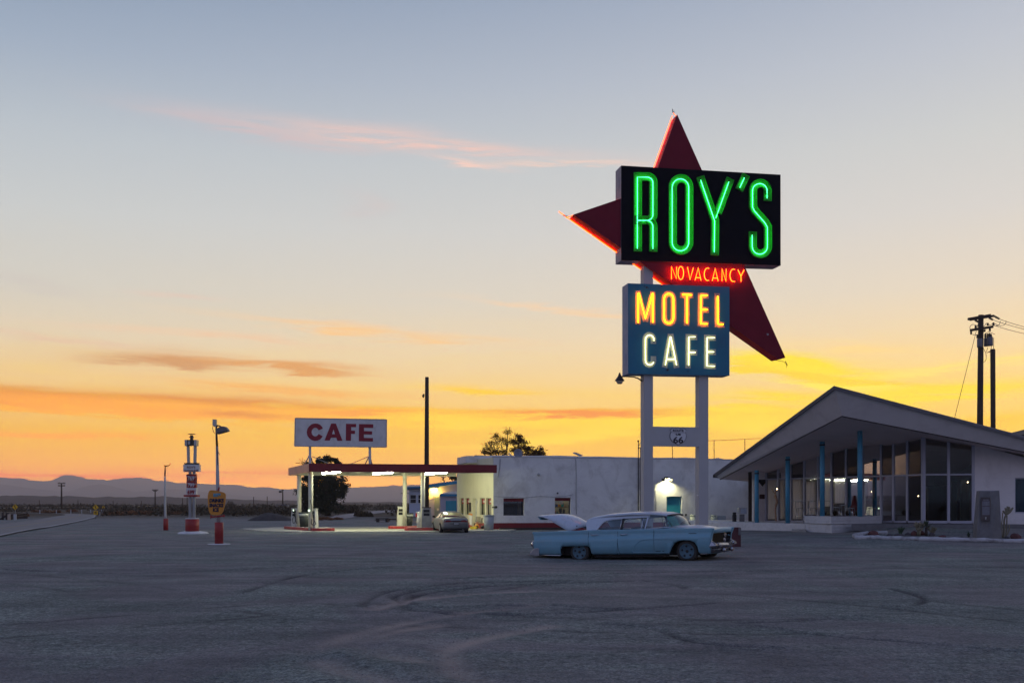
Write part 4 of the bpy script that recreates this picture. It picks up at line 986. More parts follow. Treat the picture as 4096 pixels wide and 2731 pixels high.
# overhead wire held by stand-offs
wl = thing('roof_wire_rail', 'thin wire rail on slim posts above the roof right of the sign', 'wire rail', BF.at(15,TOPZ,0))
for c_, x, y0, y1 in (('N',409,570,395),('N',1032,575,303),('D',433,725,615)):
    a = BF.hit(c_, x, y1, .8); mb = MB(); mb.tube([BF.at(a[0], TOPZ-.25, .8), BF.at(*a,.8)], .022, 6); mb.build('post', WIRE, wl)
mb = MB(); pts = [BF.hit('H',1990,243,.8), BF.hit('N',409,300,.8), BF.hit('N',975,306,.8), BF.hit('N',1032,303,.8), BF.hit('N',1195,298,.8), BF.hit('D',225,629,.8), BF.hit('D',433,617,.8), BF.hit('D',590,609,.8)]
mb.tube([BF.at(*p,.8) for p in pts], .013, 6); mb.build('wire', WIRE, wl)
# wall fittings
mb = MB(); c = BF.hit('H',540,687,-.05); mb.lathe(BF.at(*c,-.05), [(.07,.05),(.09,0),(.08,-.06),(0,-.08)], 12, axis='y'); o = mb.build('wall_vent', GALV); tag(o, 'small round vent high on the white front wall', 'vent')
mb = MB(); c = BF.hit('H',803,946,-.05); mb.lathe(BF.at(*c,-.05), [(.05,.05),(.05,-.06),(0,-.07)], 8, axis='y'); o = mb.build('security_camera', DARKM); tag(o, 'little dark camera on the wall above the small lit window', 'camera')
def cable(pts, r, label, d=-.02):
    mb = MB(); mb.tube([bp(c_, x, y, d) for c_, x, y in pts], r, 5); o = mb.build('cable', mat('grey_cable', (.16,.16,.19), .7)); tag(o, label, 'cable')
cable([('H',1045,468),('H',1058,500),('H',1062,700),('H',1060,1000),('H',1064,1240)], .014, 'dark vertical cable running down the middle of the white wall')
cable([('G',1250,1005),('G',1340,1010),('H',340,1010),('H',560,990),('H',760,1000),('H',930,985),('H',1025,963)], .008, 'thin cable sagging above the two front windows')
cable([('G',1308,615),('G',1305,700),('G',1295,750),('G',1285,805)], .016, 'short hanging cable at the left end of the front wall')
mb = MB(); mb.tube([bp('N',156,880), bp('N',156,1400)], .03, 8); mb.tube([bp('N',168,890), bp('N',168,1400)], .02, 8); o = mb.build('conduit_pair', WHITE2); tag(o, 'pale twin conduits running down the wall left of the teal door', 'conduit')
mb = MB(); c = BF.hit('N',611,1413,-.03); BF.rect(mb, c[0]-.05, c[0]+.05, c[1]-.07, c[1]+.07, -.06, -.002); o = mb.build('outlet_box', DARKM, bevel=.01); tag(o, 'small black outlet box on the wall right of the teal door', 'box')
mb = MB(); c = BF.hit('G',1246,1118,-.1); mb.tube([BF.at(c[0]-.1,c[1],-.05), BF.at(c[0]+.1,c[1]+.01,-.3)], [.05,.07], 8); o = mb.build('floodlight', DARKM); tag(o, 'dark floodlight on the left corner of the front wall', 'light fixture')
# door lamp (lit)
lamp = thing('door_lamp', 'glowing hooded lamp above the teal door', 'lamp', BF.at(BF.hit('N',320,860)[0], BF.hit('N',320,860)[1], 0))
c = BF.hit('N',322,852,-.15); e = BF.hit('N',330,876,-.15)
mb = MB(); BF.rect(mb, c[0]-.1, c[0]+.1, e[1]+.032, e[1]+.12, -.16, -.002); mb.build('housing', DARKM, lamp)
mb = MB(); BF.rect(mb, c[0]-.26, c[0]+.26, e[1]-.005, e[1]+.03, -.50, -.002); mb.build('hood', DARKM, lamp)
for s_ in (-1, 1):
    mb = MB(); BF.rect(mb, c[0]+s_*.235-.01, c[0]+s_*.235+.01, e[1]-.16, e[1]-.007, -.49, -.01); mb.build('side_shield', DARKM, lamp)
mb = MB(); BF.rect(mb, c[0]-.10, c[0]+.10, e[1]-.06, e[1]-.036, -.42, -.26); mb.build('lens', emis('door_lamp_glow', (1.0,.95,.52), 480.0), lamp)

# ================================================================== canopy
CFA = Vector((-10.97, 53.8, 0)); CFB = Vector((-.85, 56.0, 0)); CBA = Vector((-13.75, 61.2, 0)); CBB = Vector((-3.6, 63.6, 0))
canopy = thing('fuel_canopy', 'flat fuel station canopy with dark red fascia lit by tube lights on cream columns', 'canopy', (CFA+CBB)/2)
cz0, cz1 = 3.27, 3.72; SUNSIDE = mat('faded_salmon_paint', (.88,.46,.28), .7, var=.12, vscale=2, stain=(.30,.13,.10), stain_amt=.4, stretch=(3,3,.5))  # sunset light on the left fascia put into this lighter colour
def fascia(a, b, m, ext=0, inner=.12):
    f = Frame(a, b); mb = MB(); inn = f.n if f.n.dot((CFA+CBB)/2-a) > 0 else -f.n
    q = [a, b, b+inn*inner, a+inn*inner]; mb.hexa(zset(q, cz0), zset(q, cz1)); return mb.build('fascia', m, canopy)
FCf = Frame(CFA, CFB); fascia(CFA, CFB, REDP)
sd = (CBA-CFA).normalized(); fascia(CFA+sd*.13, CBA, SUNSIDE)
fascia(CBA+(CBB-CBA).normalized()*.13, CBB, CREAM)
mb = MB(); ins = [CFA+Vector((.2,.2,0)), CFB+Vector((0,.2,0)), CBB+Vector((0,-.2,0)), CBA+Vector((.2,-.2,0))]
mb.hexa(zset(ins, 3.46), zset(ins, 3.60)); mb.build('ceiling', CREAM, canopy)
mb = MB(); ro = [CFA+Vector((.05,.1,0)), CFB+Vector((0,.1,0)), CBB, CBA+Vector((.1,0,0))]; mb.hexa(zset(ro, 3.605), zset(ro, 3.70)); mb.build('roof_deck', CONCD, canopy)
e1 = (CFB-CFA).normalized()
for k in (.34, .50, .80):
    a = CFA.lerp(CFB, k)+sd*.2; b = CBA.lerp(CBB, k if k != .5 else .60)-sd*.2; f = Frame(a, b); mb = MB(); q = [a-e1*.06, a+e1*.06, b+e1*.06, b-e1*.06]; mb.hexa(zset(q, 3.34), zset(q, 3.455)); mb.build('beam', CREAM, canopy)
cols = [P('F', 253, 1340, 58.6), P('F', 373, 1340, 54.6), P('G', 311, 1340, 59.6), P('G', 500, 1340, 55.9)]
for c in cols:
    mb = MB(); mb.lathe((c.x, c.y, 0), [(.125,.1),(.125,cz0+.19)], 20); mb.build('column', CREAM, canopy)
    mb = MB()
TUBEC = emis('fluorescent_tube', (.97,1.0,.72), 130.0)
for i, (c_, x0, y0, x1, y1, ya, yb) in enumerate((('F',495,768,675,750,56.4,54.75), ('F',1030,771,1230,753,57.0,55.3), ('G',522,773,752,755,57.6,56.0))):
    a = P(c_, x0, y0, ya); b = P(c_, x1, y1, yb); lab = ['left','middle','right'][i]
    ft = thing('canopy_light', lab+'most glowing tube light under the canopy edge' if lab != 'middle' else 'middle one of three glowing tube lights under the canopy edge', 'tube light', a.lerp(b,.5), 'tube lights under the canopy')
    mb = MB(); mb.tube([a, b], .036, 8); mb.build('tube', TUBEC, ft)
    up = Vector((0,0,.07)); dd = (b-a).normalized()*.06; sdv = (b-a).cross(Vector((0,0,1))).normalized()*.07
    mb = MB(); mb.hexa([a-dd-sdv+up, a-dd+sdv+up, b+dd+sdv+up, b+dd-sdv+up], [a-dd-sdv*.6+up*1.9, a-dd+sdv*.6+up*1.9, b+dd+sdv*.6+up*1.9, b+dd-sdv*.6+up*1.9]); mb.build('housing', WHITE2, ft)
# concrete apron
ap = [G('F', -40, 1335), G('F', 120, 1385), G('G', 470, 1380), G('Q', 1300, 1180)+Vector((0,0,0)), BF.at(-.1,0,-.1), BS.at(.3,0,-.1), Vector((-13.5,61.5,0)), Vector((-15.3,60.6,0))]
ap = [Vector((-16.2,59.6,0)), Vector((-13.9,55.0,0)), Vector((-11.3,52.9,0)), Vector((-5.2,53.8,0)), Vector((-.2,55.2,0)), BF.at(1.2,0,-.6), BF.at(0.2,0,-.045), BS.at(.3,0,-.04), Vector((-4.0,65.5,0)), Vector((-15.0,63.0,0))]
mb = MB(); mb.hexa(zset(ap, -.1), zset(ap, .052)); struct(mb.build('concrete_apron', mat('pale_apron_concrete', (.50,.48,.40), .85, var=.12, vscale=.9, bump=.15, bscale=25, stain=(.22,.21,.19), stain_amt=.5, stain_scale=.8)), 'pale concrete pad lit below the fuel canopy')
# kerbed pump islands
def capsule(a, b, w, n=6):
    d = (b-a).normalized(); nn = Vector((-d.y, d.x, 0)); out = []
    for c, s in ((b, 1), (a, -1)):
        for i in range(n+1):
            an = math.pi*i/n-math.pi/2; out.append(c+d*s*math.cos(an)*w*.55+nn*math.sin(an)*w*s)
    return out
def island(a, b, w, label):
    mb = MB(); q = capsule(a, b, w); mb.hexa(zset(q, .045), zset(q, .21)); o = mb.build('pump_island', REDB, bevel=.02); tag(o, label, 'kerb island', 'red kerbed pump islands')
    mb = MB(); q2 = [((a+b)/2).lerp(p, .9) for p in q]; mb.hexa(zset(q2, .205), zset(q2, .215)); mb.build('island_top', CONC, o)
ac, bc, cc_, dc = [Vector((c.x, c.y, 0)) for c in cols]
island(bc+Vector((.75,-.15,0)), ac+Vector((-.35,.3,0)), .62, 'red kerbed island under the two left canopy columns')
island(cc_+Vector((-.7,-.1,0)), cc_+Vector((.95,.15,0)), .5, 'small red kerbed island under the far right column')
island(dc+Vector((-.75,-.15,0)), dc+Vector((1.15,.1,0)), .5, 'red kerbed island beside the silver coupe')
# pumps
PW = mat('pump_white', (.60,.60,.58), .5, var=.08, stain=(.28,.24,.20), stain_amt=.4, stain_scale=3); PG = mat('pump_grey', (.26,.27,.27), .5, var=.12, stain=(.15,.13,.12), stain_amt=.4, stain_scale=4)
def pump(pos, w, d, h, rot, label, m1, m2, taper=.82, hose=True, cap=.06, flare=False):
    r = thing('fuel_pump', label, 'fuel pump', (pos.x, pos.y, .215), 'old fuel pumps on the islands'); Rm = Matrix.Rotation(rot, 4, 'Z')
    def T(x, y, z): v = Rm @ Vector((x, y, z)); return Vector((pos.x+v.x, pos.y+v.y, .215+v.z))
    mb = MB(); hb = h*.55
    mb.hexa([T(-w/2,-d/2,0),T(w/2,-d/2,0),T(w/2,d/2,0),T(-w/2,d/2,0)], [T(-w/2,-d/2,hb),T(w/2,-d/2,hb),T(w/2,d/2,hb),T(-w/2,d/2,hb)]); mb.build('cabinet', m1, r, bevel=.01)
    wt = w*taper; mb = MB(); mb.hexa([T(-w/2,-d/2,hb+.003),T(w/2,-d/2,hb+.003),T(w/2,d/2,hb+.003),T(-w/2,d/2,hb+.003)], [T(-wt/2,-d/2*.8,h),T(wt/2,-d/2*.8,h),T(wt/2,d/2*.8,h),T(-wt/2,d/2*.8,h)]); mb.build('display_head', m2, r, bevel=.01)
    mb = MB(); mb.hexa([T(-wt/2-.03,-d/2*.85,h+.003),T(wt/2+.03,-d/2*.85,h+.003),T(wt/2+.03,d/2*.85,h+.003),T(-wt/2-.03,d/2*.85,h+.003)], [T(-wt/2-.03,-d/2*.85,h+cap),T(wt/2+.03,-d/2*.85,h+cap),T(wt/2+.03,d/2*.85,h+cap),T(-wt/2-.03,d/2*.85,h+cap)]); mb.build('cap', DARKM if flare else PW, r, bevel=.008)
    for sz, (a, b) in enumerate(((.60,.74),(.78,.92))):
        mb = MB(); f0 = -d/2-.012; k = lambda q: -d/2*(1-.2*(q-.55)/.45)-.012
        mb.hexa([T(-w*.3,k(a),h*a),T(w*.3,k(a),h*a),T(w*.3,k(a)+.02,h*a),T(-w*.3,k(a)+.02,h*a)], [T(-w*.3,k(b),h*b),T(w*.3,k(b),h*b),T(w*.3,k(b)+.02,h*b),T(-w*.3,k(b)+.02,h*b)]); mb.build('display_window', BLACK, r)
    if hose:
        mb = MB(); p = [T(w/2*.2,-d/2-.02,h+.0),T(w*.3,-d/2-.08,h*.75),T(w*.42,-d/2-.1,h*.45),T(w*.3,-d/2-.12,h*.22),T(0,-d/2-.12,h*.2),T(-w*.15,-d/2-.1,h*.4),T(-w*.05,-d/2-.06,h*.55)]
        mb.tube(spline(p, 4), .018, 6); mb.build('hose', BLACK, r)
        mb = MB(); mb.tube([T(w*.1,-d/2-.05,h*.58), T(w*.15,-d/2-.07,h*.78)], [.03,.02], 6); mb.tube([T(w*.1,-d/2-.06,h*.70), T(w*.1,-d/2-.12,h*.62)], .02, 6); mb.build('nozzle', BLACK, r)
    return r
g0 = P('F', 405, 1340, 54.9); pump(g0, .36, .5, 1.0, -.15, 'white fuel pump with coiled black hose at the front left column', PW, PW, .92)
g0 = P('F', 214, 1340, 59.0); pump(g0, .34, .5, 1.0, -.15, 'white fuel pump with hose behind the back left column', PW, PW, .92)
g0 = P('G', 265, 1320, 59.8); pump(g0, .40, .45, 1.10, .2, 'cream fuel pump beside the far right column and trash bin', CREAM, CREAM, .7, hose=False)
g0 = P('G', 535, 1335, 56.0); pump(g0, .56, .45, 1.08, .2, 'grey weathered fuel pump with black cap next to the silver coupe', PG, PG, .80, hose=False, flare=True)
for c_, x, y, Y, lab in (('F',355,1152,54.3,'small glowing green white lamp on the front left pump post'),('F',197,1150,58.8,'small glowing green white lamp on the rear left pump')):
    mb = MB(); p = P(c_, x, y, Y); mb.lathe(p, [(.03,-.05),(.055,0),(.03,.05)], 8); o = mb.build('pump_lamp', emis('pump_lamp_glow', (.75,1.0,.7), 3.0)); tag(o, lab, 'lamp')
# hose poles
mb = MB(); a = P('F',368,1040,54.2); b = P('F',385,1150,54.2); mb.tube([a, a.lerp(b,.5)+Vector((.02,0,0)), b, P('F',410,1260,54.2), P('F',430,1290,54.2), P('F',405,1312,54.2), P('F',380,1290,54.2), P('F',385,1240,54.2)], .02, 6); o = mb.build('fuel_hose', BLACK); tag(o, 'long black fuel hose hanging in a loop at the front left column', 'hose')
mb = MB(); mb.tube(spline([P('F',235,1095,58.5), P('F',212,1098,58.5), P('F',200,1120,58.5), P('F',205,1200,58.5), P('F',228,1290,58.5)],4), .02, 6); o = mb.build('fuel_hose', BLACK); tag(o, 'black fuel hose arching over the rear left pump', 'hose')
# bins and boxes on the islands
BAG = mat('bag_plastic', (.5,.52,.48), .4); BIND = mat('dark_bin_plastic', (.03,.035,.035), .6, var=.2); GREYB = mat('grey_bin', (.35,.38,.40), .6, var=.1)
def bin_(p, r0, r1, h, m, lab, bag=True, sq=False, z=.215, cat='trash bin', grp=None):
    r = thing('trash_bin', lab, cat, (p.x, p.y, z), grp); mb = MB(); mb.lathe((p.x,p.y,z), [(r0,0),(r1,h)] , 4 if sq else 16, sm=not sq); mb.build('body', m, r)
    mb = MB(); mb.lathe((p.x,p.y,z), [(r1+.02,h+.002),(r1+.03,h+.03),(r1+.01,h+.06),(r1*.6,h+.07)], 4 if sq else 16, sm=not sq); mb.build('lid', m, r)
    if bag: mb = MB(); mb.lathe((p.x,p.y,z), [(r1+.012,h*.8),(r1+.02,h*.98)], 4 if sq else 16); mb.build('bag', BAG, r)
bin_(P('G',353,1320,59.9), .20,.26,.70, BIND, 'dark trash bin with pale bag rim behind the far right column')
bin_(P('F',308,1335,57.0), .26,.32,.78, BIND, 'dark trash bin with pale bag between the two left columns')
bin_(P('G',466,1330,56.4), .15,.17,.80, PW, 'slim white bin left of the near right column', bag=False)
bin_(G('G',1189,1356,.05), .26,.30,.78, GREYB, 'blue grey barrel standing at the corner of the building', bag=False, z=.052, cat='barrel')
mb = MB(); p = P('G',457,1195,56.4); mb.box((p.x-.17,p.y-.1,p.z-.14),(p.x+.17,p.y+.1,p.z+.10)); r_ = mb.build('squeegee_box', REDB, bevel=.01); tag(r_, 'small red window cleaning box fixed beside the near right column', 'box')
mb = MB(); mb.hexa([(p.x-.19,p.y-.12,p.z+.102),(p.x+.19,p.y-.12,p.z+.102),(p.x+.19,p.y+.12,p.z+.102),(p.x-.19,p.y+.12,p.z+.102)],[(p.x-.12,p.y-.1,p.z+.17),(p.x+.19,p.y-.12,p.z+.19),(p.x+.19,p.y+.12,p.z+.19),(p.x-.12,p.y+.1,p.z+.17)]); mb.build('lid', GALV, r_)
# roof sign CAFE
CS = Frame(P('F', 212, 188, 55.6), P('F', 1167, 203, 57.3))
csg = thing('cafe_sign', 'wide white rectangular sign with red CAFE lettering on the canopy roof', 'sign', CS.at(3.5, 3.7, .2))
q = CS.hits('F', [(212,188),(1166,203),(1165,491),(206,480)]); mb = MB(); CS.slab(mb, q, 0, .30); bd = mb.build('sign_board', WHITE2, csg)
mb = MB()
for a, b in zip(q, q[1:]+q[:1]): stroke(mb, CS, [a, b], .05, -.012, .02)
mb.build('sign_trim', GALV, bd)
CR = mat('dark_red_letter_paint', (.26,.012,.03), .55, var=.12, vscale=3)
def lpoly(pts, name='letter'):
    mb = MB(); CS.slab(mb, CS.hits('F', pts), -.014, .002); mb.build(name, CR, bd)
outer = arc(420,334,89,90,48,322,22); inner = arc(432,334,50,49,310,52,16)
outer = [(500,297)]+[(x,y) for x,y in arc(421,334,90,91,40,322,22)]+[(496,382)]
cpts = [(500,297),(490,275),(470,256),(445,245),(418,243),(385,250),(357,272),(338,300),(332,334),(338,368),(357,397),(385,417),(418,424),(447,421),(475,407),(490,390),(498,376),(455,352),(447,366),(432,376),(415,378),(398,370),(386,353),(382,334),(386,314),(398,297),(415,288),(434,290),(447,300),(456,314)]
lpoly(cpts)
lpoly([(517,421),(588,243),(636,244),(705,423),(652,423),(640,391),(586,390),(572,421)])
mb = MB(); CS.slab(mb, CS.hits('F', [(596,354),(626,354),(611,306)]), -.018, -.0145); mb.build('letter_counter', WHITE2, bd)
lpoly([(742,246),(848,248),(847,282),(796,281),(796,317),(836,318),(835,352),(795,351),(794,423),(740,422)])
lpoly([(878,249),(1027,251),(1026,290),(930,288),(930,322),(1015,324),(1014,359),(929,357),(929,393),(1024,395),(1023,431),(876,428)])
for x0, x1, x in ((355,378,366),(981,1005,993)):
    a = CS.hit('F', x0, 490, .12)[0]; b = CS.hit('F', x1, 490, .12)[0]; mb = MB(); CS.rect(mb, a, b, 3.70, CS.hit('F', x, 480)[1], .10, .22); mb.build('leg', WHITE2, csg)
    m_ = (a+b)/2
    for s in (-1, 1):
        mb = MB(); mb.tube([CS.at(m_, 4.35, .16), CS.at(m_+s*.28, 3.71, .16+(.7 if s > 0 else .2))], .035, 6); mb.build('strut', GALV, csg)
for p0, p1 in ((('F',388,587),('F',620,662)), (('F',972,590),('F',735,666))):
    a = CS.hit(*p0, .16); b = CS.hit(*p1, 1.2); mb = MB(); mb.tube([CS.at(*a,.16), CS.at(b[0], 3.71, 1.2)], .022, 6); mb.build('brace', GALV, csg)
# ================================================================== motel office with the folded roof
office = thing('motel_office', 'glass walled motel office under a big pointed white folded roof', 'building', (17, 48, .6))
FZ = .60
# roof: fascia top T*, fascia bottom B*, soffit meets glass
A_t = P('D', 1293, 103, 41.0); L_t = P('D', 125, 960, 53.0); R_t = P('E', 1620, 560, 42.6)
A_b = P('D', 1370, 397, 42.0); L_b = P('D', 195, 1003, 53.0); R_b = P('E', 1620, 700, 43.2)
A_t2 = P('D', 1305, 145, 41.1); L_t2 = P('D', 160, 975, 52.9); R_t2 = P('E', 1620, 590, 42.65)
def ext(p, q, k): return q+(q-p)*k
R_t = ext(A_t, R_t, .9); R_b = ext(A_b, R_b, .9); R_t2 = ext(A_t2, R_t2, .9)
back = Vector((5.2, 10.5, 0))
OFW = mat('office_white_paint', (.74,.70,.71), .8, var=.05, vscale=1, stain=(.42,.38,.38), stain_amt=.25, stain_scale=1.2)
SOFF = mat('soffit_plaster', (.70,.58,.57), .9, var=.06, vscale=1.2)
ROOFG = mat('roof_edge_grey', (.22,.21,.23), .8, var=.15, vscale=3)
mb = MB()
top = [L_t, A_t, R_t]; bk = [L_t+back*.9, A_t+back*1.3, R_t+back*1.2]
mb.add(top+bk, [(0,1,4,3),(1,2,5,4)], 0); th_ = Vector((0,0,-.16))
mb.add([p+th_ for p in top+bk], [(0,3,4,1),(1,4,5,2)], 0)
for i, j in ((0,3),(2,5),(3,4),(4,5)):
    a = (top+bk)[i]; b = (top+bk)[j]; mb.add([a, b, b+th_, a+th_], [(0,1,2,3)])
roof_o = mb.build('roof', ROOFG, office, fix=False)
mb = MB(); mb.add([L_t, A_t, R_t, L_t2, A_t2, R_t2], [(0,1,4,3),(1,2,5,4)]); mb.build('roof_trim', ROOFG, roof_o, fix=False)
mb = MB(); mb.add([L_t2, A_t2, R_t2, L_b, A_b, R_b], [(0,1,4,3),(1,2,5,4)])
Lb2 = L_b+Vector((.5,.9,-.02)); mb.add([L_t2, L_b, L_t+back*.9+th_, L_b+back*.9], [(0,1,3,2)]); mb.build('fascia', OFW, roof_o, fix=False)
drip = MB(); drip.tube([L_b, A_b, R_b], .035, 6); drip.build('drip_edge', mat('dark_drip_edge', (.07,.055,.055), .7), roof_o)
# glass wall line
GL0 = P('D', 640, 1410, 54.0); GL1 = P('E', 650, 1305, 45.0); GL0.z = GL1.z = 0
GF = Frame(GL0, GL1)
FR = Frame(GL1, (P('E', 1110, 1305, 44.6).x, 44.6, 0))
FRW = Frame(FR.at(FR.len, 0, 0), Vector((27.0, 44.0, 0)))
def gz(fr, c, x, y): return fr.hit(c, x, y)
tops = [gz(GF, 'D', x, y) for x, y in ((640,950),(755,915),(878,868),(1008,832),(1142,792),(1272,755),(1412,715))]+[gz(GF, 'E', x, y) for x, y in ((115,640),(280,630),(390,625),(515,598),(650,565))]
ftops = [gz(FR, 'E', 655, 565), gz(FR, 'E', 882, 605), gz(FR, 'E', 1110, 640)]
trans = [gz(GF, 'D', 640, 1003)[1], gz(GF, 'D', 1010, 995)[1], gz(GF, 'E', 300, 903)[1], gz(GF, 'E', 640, 892)[1]]
sill = [gz(GF, 'D', 640, 1403)[1], gz(GF, 'D', 1010, 1400)[1], gz(GF,'E',300,1302)[1], gz(GF, 'E', 640, 1302)[1]]
tu = [0, gz(GF,'D',1010,995)[0], gz(GF,'E',300,903)[0], GF.len]
def trz(u): return float(np.interp(u, tu, trans))
def slz(u): return float(np.interp(u, tu, sill))
def tpz(u): return float(np.interp(u, [t[0] for t in tops], [t[1] for t in tops]))
MUL = mat('mullion_paint', (.42,.42,.50), .5, var=.06)
OGL = glassm('office_glass', (.55,.58,.60), .06, fk=.55, dirt=.01)
OGC = glassm('office_clear_glass', (.94,.94,.94), .05, fk=.07, rough=.05, dirt=.0)
mull_u = [t[0] for t in tops]
for i, u in enumerate(mull_u):
    mb = MB(); w = .05 if i not in (6,) else .05
    GF.rect(mb, u-w, u+w, slz(u)-.02, tpz(u)+.05, -.05, .07); mb.build('mullion', MUL, office)
for i in range(len(mull_u)-1):
    a, b = mull_u[i]+.05, mull_u[i+1]-.05
    for zz0, zz1, nm in (((lambda u: trz(u)-.035), (lambda u: trz(u)+.035), 'transom'), ((lambda u: slz(u)-.10), (lambda u: slz(u)), 'sill')):
        mb = MB(); GF.slab(mb, [(a,zz0(a)),(b,zz0(b)),(b,zz1(b)),(a,zz1(a))], -.04, .06); mb.build(nm, MUL, office)
    for z0f, z1f, g in ((slz, lambda u: trz(u)-.035, OGC if i < 6 else OGL), (lambda u: trz(u)+.035, tpz, OGL)):
        mb = MB(); q = [(a,z0f(a)),(b,z0f(b)),(b,z1f(b)),(a,z1f(a))]; mb.add([GF.at(*p,.0) for p in q], [(0,1,2,3)]); mb.build('pane', g, office)
mb = MB()
for (u0_, z0_), (u1_, z1_) in zip(tops[:-1], tops[1:]): GF.slab(mb, [(u0_,z0_-.03),(u1_,z1_-.03),(u1_,z1_+.45),(u0_,z0_+.45)], .075, .16)
mb.build('header', SOFF, office)
fz = FR.hit('E', 800, 890)[1]; fs = FR.hit('E', 800, 1303)[1]
for i, (u, z) in enumerate(ftops):
    u = [0.06, ftops[1][0], FR.len-.04][i]; mb = MB(); FR.rect(mb, u-.06, u+.06, fs-.1, z+.05, -.05, .07); mb.build('mullion', MUL, office)
fu = [.06, ftops[1][0], FR.len-.04]
for i in range(2):
    a, b = fu[i]+.06, fu[i+1]-.06; mb = MB(); FR.rect(mb, a, b, fz-.035, fz+.035, -.04, .06); mb.build('transom', MUL, office)
    mb = MB(); FR.rect(mb, a, b, fs-.12, fs, -.05, .06); mb.build('sill', MUL, office)
    for z0, z1a, z1b in ((fs, fz-.035, fz-.035), (fz+.035, ftops[i][1], ftops[i+1][1])):
        mb = MB(); mb.add([FR.at(a,z0,0), FR.at(b,z0,0), FR.at(b,z1b,0), FR.at(a,z1a,0)], [(0,1,2,3)]); mb.build('pane', OGL, office)
# soffit panels
mb = MB(); gl_top = [GF.at(u, z+.04, 0) for u, z in tops]; n = len(gl_top)
out = [L_b.lerp(A_b, k) for k in [.22+ .78*i/(n-1) for i in range(n)]]
mb.add(out+gl_top, [(i, i+1, n+i+1, n+i) for i in range(n-1)])
gl0b = gl_top[0]+Vector((.3,.6,-.03)); mb.add([L_b, out[0], gl_top[0], gl_top[0]+back*.4, L_b+back*.9], [(0,1,2,3,4)])
fo = [A_b.lerp(R_b, k) for k in (0, .18, .36, 1.0)]; fi = [FR.at(0, ftops[0][1]+.04, 0), FR.at(ftops[1][0], ftops[1][1]+.04, 0), FR.at(FR.len, ftops[2][1]+.04, 0), Vector((R_b.x, 44.0, R_b.z-.02))]
mb.add(fo+fi, [(i, i+1, 5+i, 4+i) for i in range(3)]); mb.build('soffit', SOFF, roof_o, fix=False)
mb = MB()
for c_, x, y in (('D',1190,568),('D',1418,446),('D',1636,628),('E',175,580)):
    pass
# front wall right of the glass
mb = MB(); w0 = P('E', 1480, 920, 44.3); hw_ = FRW.hits('E', [(1478,1235),(1640,918)])
z_top = lambda u: float(np.interp(u, [0, FRW.len], [ftops[2][1]+.1, R_b.z+.1]))
H_ = (hw_[0][0], hw_[1][0], hw_[0][1], hw_[1][1])
us = [0.03, H_[0], H_[1], FRW.len]
for i in range(3):
    a, b = us[i], us[i+1]
    if i != 1: FRW.slab(mb, [(a,.2),(b,.2),(b,z_top(b)),(a,z_top(a))], 0, .25)
    else: FRW.slab(mb, [(a,.2),(b,.2),(b,H_[2]),(a,H_[2])], 0, .25); FRW.slab(mb, [(a,H_[3]),(b,H_[3]),(b,z_top(b)),(a,z_top(a))], 0, .25)
mb.build('front_wall', OFW, office)
CURT = mat('blue_curtain', (.10,.17,.24), .9, var=.2, vscale=1.5, stretch=(14,14,.3))
mb = MB(); vs = []
for k in range(41):
    u = H_[0]+(H_[1]-H_[0])*k/40; d = .16+.03*math.sin(k*1.5); vs += [FRW.at(u,H_[2],d), FRW.at(u,H_[3],d)]
mb.add(vs, [(2*k,2*k+2,2*k+3,2*k+1) for k in range(40)], 0, True); wn = window(FRW, H_, office, OGL, frame_m=MUL, depth=.07); mb.build('curtain', CURT, office, fix=False)
# left end wall with signs beside the glass, and a dark strip standing in for the shaded gap
LE = Frame(P('D', 487, 1300, 53.6), P('D', 640, 1300, 54.0))
mb = MB(); LE.rect(mb, LE.hit('D',567,1300)[0]-.3, LE.len-.06, FZ, 3.35, .02, .2); lw = mb.build('end_wall', OFW, office)
mb = MB(); LE.rect(mb, -.10, LE.hit('D',500,1300)[0], FZ, 3.3, .0, .06); mb.build('dark_door_jamb', WOODD, office)
mb = MB(); c = LE.hit('D',603,1026); r = .26; LE.slab(mb, [(c[0]-r,c[1]),(c[0],c[1]-r),(c[0]+r,c[1]),(c[0]+r*.8,c[1]+r*.4),(c[0]-r*.8,c[1]+r*.4)], -.0, .018); mb.build('diamond_sign', BLACK, lw)
mb = MB(); q = LE.hits('D', [(576,1192),(625,1192),(625,1150),(576,1150)]); LE.slab(mb, q, 0, .018); mb.build('notice_board', mat('dark_notice', (.06,.03,.03), .5), lw)
# floor platform / patio and steps
PFm = CONC; e0 = P('D', 195, 1425, 51.6); 
mb = MB(); pf = [P('D', 197, 1425, 51.0), P('D', 1020, 1425, 47.6), GF.at(GF.hit('E',250,1300)[0],0,.05), GF.at(0,0,.05), Vector((12.4,57.5,0)), Vector((9.6,56.5,0))]
mb.hexa(zset(pf, -.1), zset(pf, FZ)); pfo = mb.build('patio', WHITE2, bevel=.02); tag(pfo, 'white edged raised concrete patio in front of the office glass', 'patio')
mb = MB(); st_ = [P('D', 885, 1475, 47.3), P('D', 1022, 1480, 46.6), P('D', 1022, 1450, 47.7), P('D', 885, 1450, 48.3)]; mb.hexa(zset(st_, -.05), zset(st_, .33)); o = mb.build('step', CONC, pfo, bevel=.02)
